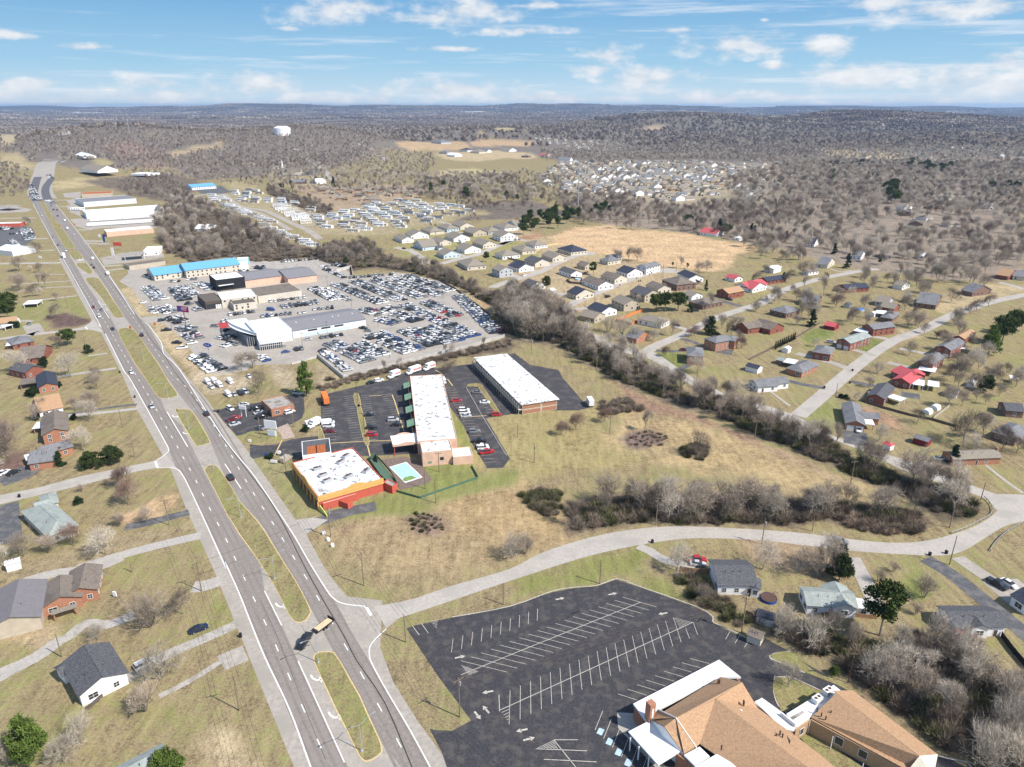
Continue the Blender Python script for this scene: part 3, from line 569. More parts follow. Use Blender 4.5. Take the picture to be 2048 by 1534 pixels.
for s in MED:
 P=smooth(GP(s),3,True); sheet('median_grass',P,.09,M['grass'],.09)
 c=sum((Vector(p[:2]) for p in P),Vector((0,0)))/len(P)
 Q=[Vector(p[:2])+(Vector(p[:2])-c).normalized()*.35 for p in P]; strip(yk,[*Q,Q[0]],.3,.05); strip(yk,[*Q,Q[0]],.3,.024)
yk.obj('yellow_edge_line',M['yellow'])['kind']='structure'
edge('J 920,345 1200,290 1500,190 1927,65 G 300,1410 600,1310 900,1240 1200,1205 1500,1200 1990,1225 H 400,1220 800,1270 1100,1292 1350,1270 1600,1200 1750,1130 1850,1050 1870,1000 1850,930 2100,930 2300,880',
 'J 1010,510 1100,435 1200,400 1500,300 1927,155 G 600,1450 900,1375 1200,1320 1500,1290 1990,1305 H 400,1310 800,1355 1200,1380 1450,1385 1600,1350 1750,1260 1900,1170 2048,1130 2200,1090 2300,1060','curved_road',.016,M['conc'])
edge('H 1990,935 1850,930 1500,800 1300,720 1000,620 830,555 700,520 500,440 400,370 200,290 G 1700,170 1380,0 C 1400,1400 1200,1270 1060,1260 850,1180 640,1080 510,990 480,930',
 'H 1900,1080 1850,1050 1750,960 1500,870 1200,770 1000,680 800,590 600,510 300,400 100,310 G 1700,210 1500,130 1250,0 C 1300,1400 1150,1320 1020,1290 800,1220 560,1110 430,1000 420,950','estate_road',.012,M['conc'])
def road(name,s,w,z,m,n=4,end=False):
 mb=MB(); P=smooth(GP(s),n); strip(mb,P,w,z,maxseg=12)
 if end:
  c=P[-1]; k=len(mb.v);
  sheet('x',[(c.x+cos(a)*w*1.15,c.y+sin(a)*w*1.15) for a in np.linspace(0,2*pi,14)[:-1]],z+.004,None,mb=mb)
 o=mb.obj(name,m); o['kind']='structure'; return o
road('side_street','Z 1596,832 1640,795 1674,765 1735,715 1790,680 1848,659 1900,632 1968,608 2048,590 2150,575',7,.020,M['conc'])
road('side_street','C 1130,1310 1200,1240 1480,1120 1720,1000 2048,895 D 150,800 300,730 500,670 700,628 850,600 960,590',7,.0165,M['conc'])
road('side_street','C 450,960 600,880 740,820 1000,715 1200,650 1330,635',7.5,.0165,M['conc'],end=True)
road('side_street','C -60,770 20,735 300,650 420,590 560,530 680,500',7.5,.0165,M['conc'],end=True)
road('side_street','m 600,640 860,570 1150,500 1420,380 1560,320 1750,270',7.5,.016,M['conc'])
road('side_street','m -60,400 60,430 180,460 300,540 400,640',7,.017,M['conc'])
road('side_street','m 560,20 900,110 1050,170 760,190 640,170',6,.018,M['conc'])
road('side_street','C 0,430 130,390 200,400',7,.016,M['conc'])
road('hill_road','U 1690,860 1740,880 1850,960 1930,1030 g 1530,150 1560,170',12,.1,M['conc'])
road('park_road','g 0,350 200,310 370,320 450,390 560,450 800,490 960,560 1150,650 1300,720 1400,800',8,.02,M['lot'])
road('park_road','g 560,455 800,540 950,620 1080,700',7,.021,M['lot']); road('park_road','g 930,400 1150,480 1370,560 1500,550 1700,490 2048,425',7,.021,M['lot'])
road('park_road','g 1150,650 1400,640 1700,540 2048,470',5,.022,M['lot']); road('park_road','i 0,700 200,670 350,655',8,.022,M['lot'])
road('field_track','U 0,992 100,990 215,988',6,.1,M['conc']); road('field_track','U 360,950 400,915 420,890',7,.1,M['graveldrive'])
road('farm_lane','i 710,370 780,400 880,410',6,.1,M['drive']); road('farm_lane','V 100,840 160,860 230,900 260,940',14,.1,M['conc'])
edge('E 1260,640 1200,692 1000,735 600,820 300,900 0,960 -200,1010','E 1370,760 1300,745 1200,752 1000,790 600,890 300,960 0,1030 -200,1080','west_street',.014,M['conc'])
edge('A 730,1020 700,1050 600,1090 250,1130 0,1165 -200,1190','A 830,1130 700,1100 600,1107 250,1148 0,1180 -200,1206','west_street',.014,M['conc'])
road('west_lane','A -100,585 0,580 250,576 480,573',6,.014,M['conc'])
road('west_lane','f 0,665 240,650 400,640',5,.013,M['conc']);
DRV=[('E 600,1520 1000,1400 1400,1300 1540,1270',4.2,'conc2'),('I 150,170 400,100 700,60 900,-20',4.2,'conc2'),('E 960,1205 1100,1180 1300,1130 1450,1090',4,'drive'),
('E 40,1030 50,1150 60,1250 60,1330',7.5,'drive'),('E 0,860 60,840 160,800 250,740',9,'drive'),('E 480,345 700,310 900,280 1050,265',2.4,'drive'),('E 520,350 800,325 1060,295',3,'conc2'),
('A 290,870 450,850 610,833',2.6,'conc2'),('l 180,205 500,180 800,165 980,150',2.5,'conc2'),('l 240,300 500,260 800,240 1030,232',2.2,'conc2'),('l 480,55 900,62',1.8,'conc2'),
('l 800,1490 1200,1430 1620,1370',3,'conc2'),('l 1230,1200 1500,1160',2.2,'conc2'),('l 430,880 500,880 430,760',9,'lot'),('l 220,715 330,710 460,710',4,'lot'),
('I 940,885 1200,720 1500,590 1700,500 1760,470',3.2,'graveldrive'),('I -60,900 200,760 400,620 520,560 640,470 800,480 1000,400',3.4,'graveldrive'),
('I 0,840 250,730 420,610',4,'conc2'),('I 1430,200 1520,190 1640,150',5,'conc2'),('I 1640,765 1730,725 1820,690',6,'lot'),('I 1180,1010 1400,900 1640,750',1.6,'graveldrive'),
('G 1060,1350 1150,1390 1250,1450 1400,1490 1500,1520',3.4,'conc2'),('L 760,-20 850,150 920,300 960,400',4.4,'conc2'),('L 1300,-10 1500,110 1700,270 1900,430 2100,600',5.2,'drive'),
('L 1540,-20 1700,90 1850,190 1950,280',4.6,'lot'),('L 1850,150 1950,230 2060,320',11,'lot'),
('H 560,135 400,110 290,80',4,'drive'),('H 750,85 850,105 1000,135',4,'drive'),('H 780,460 790,500 790,560',9,'drive'),('H 1130,180 1270,200',7,'drive'),('H 1340,690 1300,720 1280,740',6,'conc'),
('H 160,165 300,270',1.2,'conc2'),('H 1750,700 1900,820 2040,920',1.2,'conc2'),('D 860,1085 980,1105 1110,1130',4.2,'conc2'),('D 660,1170 800,1200 930,1240',4.5,'lot'),('D 350,1220 500,1260 640,1300 770,1350',5,'lot'),
('D 1120,1185 1250,1210 1400,1240',4,'conc2'),('D 1030,1290 1200,1330',5,'lot'),('C 1230,1265 1350,1270 1450,1265',3.5,'drive'),('C 1400,1420 1480,1380 1540,1340',3.4,'drive'),('C 1420,1170 1500,1190 1580,1220',3.6,'drive'),
('C 1700,1245 1760,1270 1830,1280',9,'drive'),('C 1800,1000 1900,1010',2.5,'drive'),('C 1700,860 1800,890 1900,915',5,'drive'),('C 1360,1070 1440,1090 1490,1110',4,'conc2'),
('D 85,710 150,730 240,750',6,'conc2'),('D 1860,690 1950,710 2040,740',5,'conc2'),('D 600,590 680,610 760,600',2,'conc2'),
('C 410,800 520,830 660,860',6,'conc2'),('C 570,940 680,930',5,'conc2'),('C 300,560 350,575 400,600',6,'conc2'),('C 215,620 280,650',5,'conc2'),('C 450,530 520,560',5,'conc2'),
('C 830,740 900,760',5,'conc2'),('C 1180,620 1210,640',4,'conc2'),('C 960,690 1050,700',5,'conc2'),('m 820,460 880,500 960,540',4,'conc2'),('m 150,440 210,410 290,380',4,'conc2'),('m 300,210 380,250 440,280',4,'conc2'),
('m 1100,450 1180,480',6,'conc2'),('m 1290,370 1450,390',5,'conc2'),('m 1640,800 1720,840',6,'conc2'),('m 1830,700 1990,760',6,'conc2'),
('f 700,375 950,370',6,'conc2'),('f 740,455 1000,460',5,'conc2'),('f 960,745 1150,740',6,'conc2'),('f 1030,880 1300,885',6,'conc2'),('f 1060,910 1350,920',7,'lot'),('f 1250,1100 1500,1050',6,'conc2'),('f 1290,1195 1500,1180',5,'conc2'),('f 1320,1250 1540,1220',4,'conc2'),
('f 380,855 600,850',5,'conc2'),('f 500,1000 680,995',4,'conc2'),('f 0,600 450,595',6,'conc2')]
for k,(s,w_,m) in enumerate(DRV):
 road('driveway' if w_>2.3 else 'footpath',s,w_,.0221+.0013*(k%13),M[m],3)
S('service_drive','F 360,1170 520,1130 620,1080 800,1040 960,1010 970,1080 800,1110 600,1170 460,1220 420,1240',.024,M['drive'])
S('service_drive','F 350,1150 480,1130 600,1150 430,1260',.028,M['conc2'])
S('church_lot','J 1160,510 1200,490 1500,425 1927,340 K 380,240 540,210 720,195 860,145 1000,190 1200,260 1450,350 1540,395 1575,430 1580,470 1700,525 1927,635 L 110,580 300,680 420,770 650,900 820,990 900,1100 1100,1270 1390,1460 1500,1480 1640,1560 1640,1750 J 1700,2000 1480,1600 1420,1420 1330,1250 1380,1260 1500,1265 1640,1190 1400,870',.012,M['black'],cat=None)
S('dealer_lot','B 530,1310 730,1480 2000,1150 1980,1080 1620,790 1500,720 1170,650 800,680 780,640 560,560 400,560 0,570 A 1900,560 1300,600 1000,600 1010,660 940,720 1040,780 1180,960 1270,990 1120,1000 1140,1050 1290,1050 1420,1160 1560,1330 1660,1450 1760,1450 1950,1420 B 0,1380 330,1370',.012,M['lot'])
S('motel_lot','F 0,570 90,580 200,570 320,530 560,500 545,380 540,250 600,180 850,120 1050,80 1160,30 1300,0 B 2000,1340 e 1350,110 1720,40 G 230,-40 450,0 480,60 560,150 680,290 600,310 480,310 400,310 F 1994,340 1810,370 1994,680 1940,750 1820,755 1700,560 1640,430 1450,170 1400,400 1560,640 1300,640 900,660 620,640 380,690 230,660 190,650 20,680 0,660',.013,M['black2'])
S('brick_shop_lot','c 300,620 560,590 870,530 1100,490 1500,390 1740,370 1760,620 1720,740 1560,830 1340,880 1060,940 900,970 720,1010 520,790 420,660',.014,M['black2'])
S('gas_station_lot','f 1250,1090 1400,1060 1500,1030 1990,1000 2048,1080 1560,1150 1290,1180',.05,M['lot'])
S('rv_lot','f 870,610 1130,590 2030,540 2048,690 1900,720 1280,720 1100,740 940,700',.05,M['lot']); S('warehouse_yard','f 820,440 960,430 1000,560 2030,520 2048,590 1050,600 860,520',.055,M['lot'])
S('west_lot','f -100,690 260,680 400,720 440,800 420,860 330,930 330,1010 150,1010 -100,1000',.05,M['drive']); S('station_lot','f -100,440 120,440 300,470 410,490 330,520 -100,540',.05,M['lot'])
S('warehouse_lot','f 780,290 1000,270 1000,420 880,440 820,380 960,350 800,340',.06,M['lot'])
S('blue_building_yard','g 60,270 330,220 440,290 350,310 120,310',.05,M['drive']); S('church_far_lot','g 900,110 1240,90 1280,45 1340,35 1400,80 1340,110 930,125',.1,M['drive'])
S('gravel_yard','B 0,560 380,560 540,545 560,600 480,640 300,620 0,640',.03,M['graveldrive'])
# ================================================================= VEGETATION
def leafmat(name,c,var=.25,objrand=.25,tr=False,scale=.5):
 m=mat(name,c,rough=.9,var=var,scale=scale,spec=.1,objrand=objrand); return m
BARK=leafmat('grey_bark',(.21,.18,.15)); BARKP=leafmat('pale_bark',(.34,.30,.25))
TWIG=[leafmat('twigs_grey_brown',(.37,.305,.24)),leafmat('twigs_pale',(.54,.47,.38)),leafmat('twigs_reddish',(.27,.185,.145)),leafmat('twigs_dark',(.205,.165,.135))]
PINE=leafmat('pine_needles',(.060,.085,.022),.45,.2); PINEB=leafmat('bright_needles',(.10,.145,.03),.4,.1); DARKG=leafmat('dark_evergreen',(.028,.048,.018),.45,.25); MAGN=leafmat('glossy_evergreen',(.045,.062,.02),.4,.1)
BRUSHM=[leafmat('brush_stems',(.25,.20,.15),.35,.35),leafmat('bramble_red_brown',(.36,.27,.195),.35,.3),leafmat('privet_leaves',(.13,.13,.06),.4,.3)]
def sliver(vs,fs,a,d,l,w,r):
 p=np.cross(d,r.normal(size=3)); p/=np.linalg.norm(p)+1e-9
 k=len(vs); vs+= [a-p*w/2,a+p*w/2,a+d*l]; fs.append((k,k+1,k+2))
def bare_tree(seed,h=10,spread=.5,form='oak',ntw=5,tw=.055,upright=.0,depth=4):
 r=np.random.default_rng(seed); mb=MB(); tv=[];tf=[]
 def grow(a,d,l,rad,lev):
  n=2 if lev<2 else 1; p=np.array(a,float)
  for i in range(n):
   d=d+r.normal(size=3)*.10; d/=np.linalg.norm(d); q=p+d*l/n
   r0=rad*(1-.4*i/n); r1=rad*(1-.4*(i+1)/n)
   if lev<4: mb.tube(p,q,r0,r1,n=5 if lev<2 else 3,cap=False)
   p=q
  if lev>=depth-1:
   for _ in range(ntw):
    t=r.random(); dd=d*1.0+r.normal(size=3)*.55+np.array([0,0,.15]); dd/=np.linalg.norm(dd)
    sliver(tv,tf,np.array(a)+(p-np.array(a))*t,dd,l*(.7+.7*r.random()),tw,r)
   sliver(tv,tf,np.array(a),d,l*1.1,tw*1.5,r)
  if lev<depth:
   nb={0:6,1:4,2:4,3:3}.get(lev,3)
   for j in range(nb):
    t=(.45+.55*(j+1)/nb) if lev==0 else (.25+.75*(j+r.random())/nb)
    s=np.array(a)+(p-np.array(a))*min(t,1)
    ang=(.55+.45*r.random())*(spread*2 if lev==0 else 1.05); ax=np.cross(d,r.normal(size=3)); ax/=np.linalg.norm(ax)
    az=2*pi*(j+r.random()*.5)/nb
    b1=np.cross(d,[1,0.2,0]); b1/=np.linalg.norm(b1); b2=np.cross(d,b1)
    side=b1*cos(az)+b2*sin(az)
    nd=d*cos(ang)+side*sin(ang)+np.array([0,0,.30+upright]); nd/=np.linalg.norm(nd)
    grow(s,nd,l*(.62+.16*r.random()) if lev else h*.36,rad*(.42 if lev==0 else .5),lev+1)
 th={'oak':.30,'tall':.5,'round':.16,'multi':.08}[form]
 if form=='multi':
  for k in range(5):
   az=k*1.256+r.random(); grow(np.array([.15*cos(az),.15*sin(az),0]),np.array([cos(az)*spread*.7,sin(az)*spread*.7,1.0])/1.2,h*.33,h*.010,1)
 else: grow(np.array([0,0,0.]),np.array([r.normal()*.03,r.normal()*.03,1.]),h*th,h*.020,0)
 V=np.array(tv); zmax=np.percentile(V[:,2],99); k=h/zmax
 return mb,V,tf,k
def mesh_np(name,V,Fa,m):
 me=bpy.data.meshes.new(name); me.from_pydata([tuple(v) for v in V],[],Fa); me.materials.append(m); me.update(); return me
BT=[] # (trunk mesh, crown mesh) for a height of 1
def make_bt(seed,form,spread,tw,ntw,mi,upright=0,h=10,bark=None,depth=4):
 mb,V,F_,k=bare_tree(seed,h,spread,form,ntw,tw*.72,upright,depth)
 s=k/h; wd=np.percentile(np.hypot(V[:,0],V[:,1]),97)*s; q=min(1,{'oak':.40,'tall':.27,'round':.36,'multi':.42}[form]/wd); mb.v=[(x*s*q,y*s*q,z*s) for x,y,z in mb.v]; V=V*np.array([s*q,s*q,s])
 BT.append((mb.mesh('trunk',[bark or BARK]),mesh_np('crown',V,F_,TWIG[mi])))
make_bt(1,'oak',.5,.060,7,0); make_bt(2,'oak',.55,.060,7,1,bark=BARKP); make_bt(3,'tall',.36,.055,7,0,.12); make_bt(4,'tall',.40,.055,7,3,.08)
make_bt(5,'round',.5,.060,9,2,.1); make_bt(6,'multi',.8,.055,5,1,bark=BARKP); make_bt(7,'oak',.6,.055,7,3); make_bt(8,'tall',.34,.06,7,1,.2,bark=BARKP); make_bt(9,'round',.5,.055,9,0,.2); make_bt(10,'multi',.6,.06,5,0,.1)
TREES=[]   # collected bare trees: x,y,h,variant,label,group,name
def tree_at(p,h,v,label,group=None,name='bare_tree'): TREES.append((p[0],p[1],h,v,label,group,name))
def tuft_crown(seed,fn,n,size,m,name='crown'):
 r=np.random.default_rng(seed); V=[];Fa=[]
 for _ in range(n):
  c=np.array(fn(r));
  for q in range(3):
   a=r.normal(size=3); a/=np.linalg.norm(a); b=np.cross(a,r.normal(size=3)); b/=np.linalg.norm(b); s=size*(.6+.8*r.random()); o=c+r.normal(size=3)*size*.5
   k=len(V); V+=[o-a*s*.5,o+b*s*.35,o+a*s*.5+b*s*.1,o-b*s*.3]; Fa.append((k,k+1,k+2,k+3))
 return mesh_np(name,V,Fa,m)
def lumpy(cl):
 w=np.array([c[3]**2 for c in cl]); w/=w.sum()
 def f(r):
  c=cl[r.choice(len(cl),p=w)]; d=r.normal(size=3); d/=np.linalg.norm(d); rad=c[3]*(.55+.5*r.random()); return (c[0]+d[0]*rad,c[1]+d[1]*rad,c[2]+d[2]*rad*.7)
 return f
EV={}
def ev(name,seed,crown_fn,n,size,m,trunk_h,tr=.022,limbs=0,bark=None):
 mb=MB(); r=np.random.default_rng(seed); mb.tube((0,0,0),(0.01,0,trunk_h),tr,tr*.5,n=6,cap=False)
 for i in range(limbs):
  z=trunk_h*(.45+.5*r.random()); a=r.random()*6.28; mb.tube((0,0,z),(cos(a)*.2,sin(a)*.2,z+.08),tr*.35,tr*.15,n=3,cap=False)
 EV[name]=(mb.mesh('trunk',[bark or BARK]),tuft_crown(seed,crown_fn,n,size,m))
def lobes(seed,n,R0,z0,z1,rr,prof):
 r=np.random.default_rng(seed); out=[]
 for i in range(n):
  z=z0+(z1-z0)*r.random(); q=prof((z-z0)/(z1-z0))*R0; a=r.random()*6.28; d=q*math.sqrt(r.random()); out.append((d*cos(a),d*sin(a),z,rr*(.7+.6*r.random())))
 return out
dome=lambda t:math.sqrt(max(0,1-(t*.95)**2)); egg=lambda t:sin(pi*min(1,max(0.02,.12+t*.86)))**.7; cone=lambda t:1-.93*t
ev('pine',11,lumpy(lobes(11,26,.26,.48,.93,.085,egg)),1300,.045,PINE,.85,.018,10)
ev('pine_b',12,lumpy(lobes(12,30,.30,.40,.94,.08,egg)),1300,.045,PINE,.85,.018,10)
ev('bright_pine',13,lumpy(lobes(13,60,.33,.12,.96,.07,lambda t:(1-t)**.6)),2600,.035,PINEB,.9,.016,14)
ev('cedar',14,lumpy(lobes(14,40,.22,.06,.95,.06,cone)),1500,.04,DARKG,.6,.02)
ev('round_evergreen',15,lumpy(lobes(15,44,.46,.16,.86,.13,lambda t:dome(t))),3000,.05,MAGN,.5,.03)
ev('dark_shrub',16,lumpy(lobes(16,24,.42,.12,.8,.17,dome)),1300,.07,DARKG,.4,.03)
ev('broad_pine',17,lumpy(lobes(17,44,.42,.42,.90,.10,egg)),1900,.045,PINE,.85,.02,14)
ev('bright_bush',18,lumpy(lobes(18,50,.44,.1,.90,.12,dome)),2600,.05,PINEB,.5,.03)
def evergreen(p,h,kind,label,name='evergreen_tree',group=None,cat='tree',rz=None,wide=1):
 e=empty(name,p,U_()*6.28 if rz is None else rz); e.scale=(h*wide,h*wide,h); tag(e,label,cat,group)
 t,c=EV[kind]; link('trunk',t,e); link('crown',c,e); return e
def bush_mesh(seed,mi,n=260,w=.09,name='brush'):
 r=np.random.default_rng(seed); V=[];Fa=[]
 for _ in range(n):
  a=r.random()*6.28; q=math.sqrt(r.random())*.38; b=np.array([q*cos(a),q*sin(a),0.]); d=np.array([b[0]*1.2,b[1]*1.2,1.0])+r.normal(size=3)*.45; d[2]=abs(d[2])*.9+.1; d/=np.linalg.norm(d)
  for k in range(2):
   s=b+d*.5*k*r.random(); dd=d+r.normal(size=3)*.35; dd/=np.linalg.norm(dd); sliver(V,Fa,s,dd,.35+.55*r.random(),w*.5,r)
 return mesh_np(name,V,Fa,BRUSHM[mi])
BU=[bush_mesh(21,0,420),bush_mesh(22,0,420),bush_mesh(23,1,420),bush_mesh(24,2,520,.14)]
def mass(name,pts,meshes,label,cat,kindname='stuff'):
 if not pts: return
 A=np.array(pts,float); me=bpy.data.meshes.new(name); me.vertices.add(len(A)); me.vertices.foreach_set('co',A[:,:3].ravel().astype(np.float32))
 me.attributes.new('sc','FLOAT','POINT').data.foreach_set('value',A[:,3].astype(np.float32))
 me.attributes.new('va','INT','POINT').data.foreach_set('value',A[:,4].astype(np.int32))
 me.attributes.new('ro','FLOAT','POINT').data.foreach_set('value',(rng.random(len(A))*6.28).astype(np.float32))
 me.update(); o=link(name,me); tag(o,label,cat,kind=kindname)
 ng=bpy.data.node_groups.new(name+'_scatter','GeometryNodeTree'); ng.interface.new_socket('Geometry',in_out='INPUT',socket_type='NodeSocketGeometry'); ng.interface.new_socket('Geometry',in_out='OUTPUT',socket_type='NodeSocketGeometry')
 gi=ng.nodes.new('NodeGroupInput'); go=ng.nodes.new('NodeGroupOutput'); jn=ng.nodes.new('GeometryNodeJoinGeometry'); L=ng.links.new
 def attr(n,t):
  a=ng.nodes.new('GeometryNodeInputNamedAttribute'); a.data_type=t; I_(a,0,n); return [s for s in a.outputs if s.enabled and s.name=='Attribute'][0]
 for i,src in enumerate(meshes):
  oi=ng.nodes.new('GeometryNodeObjectInfo'); I_(oi,0,src)
  ip=ng.nodes.new('GeometryNodeInstanceOnPoints'); L(gi.outputs[0],ip.inputs['Points']); L(oi.outputs['Geometry'],ip.inputs['Instance'])
  cmp=ng.nodes.new('FunctionNodeCompare'); cmp.data_type='INT'; cmp.operation='EQUAL'
  ins=[s for s in cmp.inputs if s.enabled]; L(attr('va','INT'),ins[0]); ins[1].default_value=i; L(cmp.outputs[0],ip.inputs['Selection'])
  cx=ng.nodes.new('ShaderNodeCombineXYZ'); L(attr('ro','FLOAT'),cx.inputs[2]); L(cx.outputs[0],ip.inputs['Rotation'])
  L(attr('sc','FLOAT'),ip.inputs['Scale']); L(ip.outputs[0],jn.inputs[0])
 L(jn.outputs[0],go.inputs[0]); md=o.modifiers.new('scatter','NODES'); md.node_group=ng; return o
SRC={}
def src_obj(name,mes):
 if name in SRC: return SRC[name]
 if len(mes)==1: me=mes[0]
 else:
  bm=bmesh.new(); mats=[]
  for k,q in enumerate(mes):
   n0=len(bm.faces); bm.from_mesh(q); bm.faces.ensure_lookup_table()
   mats.append(q.materials[0])
   for f in bm.faces[n0:]: f.material_index=k
  me=bpy.data.meshes.new(name); bm.to_mesh(me); bm.free()
  for m_ in mats: me.materials.append(m_)
 o=bpy.data.objects.new(name,me); SRC[name]=o; return o
def scatter_poly(s,spacing,world=False,jit=.45):
 P=[(p.x,p.y) for p in GP(s)] if not world else s
 xs=[p[0] for p in P]; ys=[p[1] for p in P]; gx,gy=np.meshgrid(np.arange(min(xs),max(xs)+spacing,spacing),np.arange(min(ys),max(ys)+spacing,spacing))
 x=gx.ravel()+rng.normal(size=gx.size)*spacing*jit; y=gy.ravel()+rng.normal(size=gx.size)*spacing*jit
 k=pip(P,x,y); return list(zip(x[k],y[k]))
def belt(s,spacing,h0,h1,vs,label,group,brush=0,bvs=(0,1),bh=(2.2,3.6),prob=1):
 for (x,y) in scatter_poly(s,spacing):
  if U_()<prob*(1 if y<560 else .22 if vnoise(np.array([x]),np.array([y]),38,9)[0]>.53 else 1): tree_at((x,y),h0+(h1-h0)*U_(),int(rng.choice(vs)),label,group)
 if brush:
  for (x,y) in scatter_poly(s,brush): BRUSH.append((x,y,ht(x,y),bh[0]+(bh[1]-bh[0])*U_(),int(rng.choice(bvs))))
BRUSH=[]
def brush(s,sp,h0,h1,vs):
 for (x,y) in scatter_poly(s,sp): BRUSH.append((x,y,ht(x,y) ,h0+(h1-h0)*U_(),int(rng.choice(vs))))
BG='leafless trees of the strip above the curved road'
belt('G 520,1080 700,1010 900,1010 1300,990 1700,1000 1994,1010 2600,1040 2990,1070 3200,1130 3100,1180 2500,1140 2200,1180 1994,1170 1400,1160 1000,1170 700,1220 560,1240',6.6,8.5,12.5,(0,0,1,2,3,9),'leafless grey tree in the thicket strip between the mown field and the curved road',BG,brush=2.6,bvs=(0,1,1,3))
brush('G 150,960 300,920 450,950 480,1030 420,1130 250,1080',1.9,1.6,2.6,(0,3,3,0)); brush('G 1230,1140 1994,1130 1994,1180 1300,1190',2.2,1.5,2.5,(0,3))
BG2='bare trees of the creek belt'
belt('C 60,860 250,860 420,980 560,1100 640,1180 700,1260 560,1280 420,1200 250,1180 60,1130 -60,1040 0,960',5.5,12,16.5,(2,3,3,7,0),'tall bare tree in the creek belt between the motel and the estate houses',BG2,brush=3,bvs=(0,0,1,3))
belt('C 560,1180 700,1200 900,1300 1100,1370 1300,1510 1500,1640 1660,1700 1600,1740 1250,1620 900,1480 620,1310',7,9,14,(2,3,7,0,1),'bare tree in the creek belt beside the pale estate road, north of the mown field','bare trees of the creek belt beside the estate road',brush=2.8,bvs=(0,0,3,3,1))
belt('H -300,200 0,300 300,450 600,530 760,660 1100,780 1300,840 1500,900 1680,1030 1690,1090 1440,1090 1250,980 1000,860 740,760 500,660 200,540 0,460 -250,330',7.5,8.5,13,(2,0,1,3),'bare tree rising from the dark scrub along the estate road bend','bare trees of the scrub along the road bend',brush=2.5,bvs=(0,3,3,0,1),bh=(1.8,3.2))
brush('G 960,540 1020,480 1150,450 1290,520 1270,580 1130,600 1010,580',2.2,.6,1.1,(2,0,1)); brush('F 1210,1120 1300,1090 1450,1130 1520,1210 1400,1260 1260,1240',1.5,.6,1.1,(2,0,3))
brush('G 760,250 1000,230 1100,310 900,350 790,340',2.6,1.8,3,(0,1))
brush('G 1400,590 1500,570 1600,600 1610,680 1500,700 1400,650',1.8,1.2,2,(0,3)); brush('H 700,1090 1000,1040 1300,1090 1350,1200 1100,1240 760,1200',2.6,1.8,3,(0,1,2));  # first call: brush laid in the shape of the lone tree's ground shadow
belt('B 560,1500 700,1500 1300,1360 1850,1230 2048,1190 2048,1230 1850,1270 1300,1400 900,1480',9,5,8,(0,1,2,5),'small bare tree growing out of the hedge below the dealer lot wall','small bare trees along the dealer lot wall',brush=2.2,bvs=(0,1,1),bh=(1.5,2.4))
brush('b 1180,1200 1540,1100 2048,960 2048,1020 1800,1100 1500,1180 1280,1240',2.2,1.5,2.3,(0,1))
BG3='leafless trees of the wood behind the church'
belt('L 40,450 180,540 320,630 480,720 660,810 840,930 1010,1060 1240,1210 1450,1370 1650,1534 1900,1700 2200,1700 2100,1050 1850,900 1600,720 1420,600 1200,560 1100,640 980,640 820,620 700,560 500,520 330,500 200,430',7.6,8,12,(1,1,5,2,7,0),'bare pale-twigged tree in the wood running down behind the church buildings',BG3,brush=2.7,bvs=(0,0,3,1))
belt('K 1300,120 1420,110 1540,180 1640,260 1760,380 1860,520 1780,500 1640,430 1500,330 1380,250',9,4,7,(0,3,9),'bare tree in the dark thicket at the north corner of the church parking lot','bare trees in the thicket by the church lot corner',brush=2.2,bvs=(3,3,0,0),bh=(1.4,2.4))
belt('L 1480,650 1640,700 2048,1100 2048,1500 1700,1400 1600,1200',9,9,12,(1,5,1,7),'bare pale tree at the bottom right edge of the wood, beyond the fenced yard','bare pale trees at the lower right wood edge')
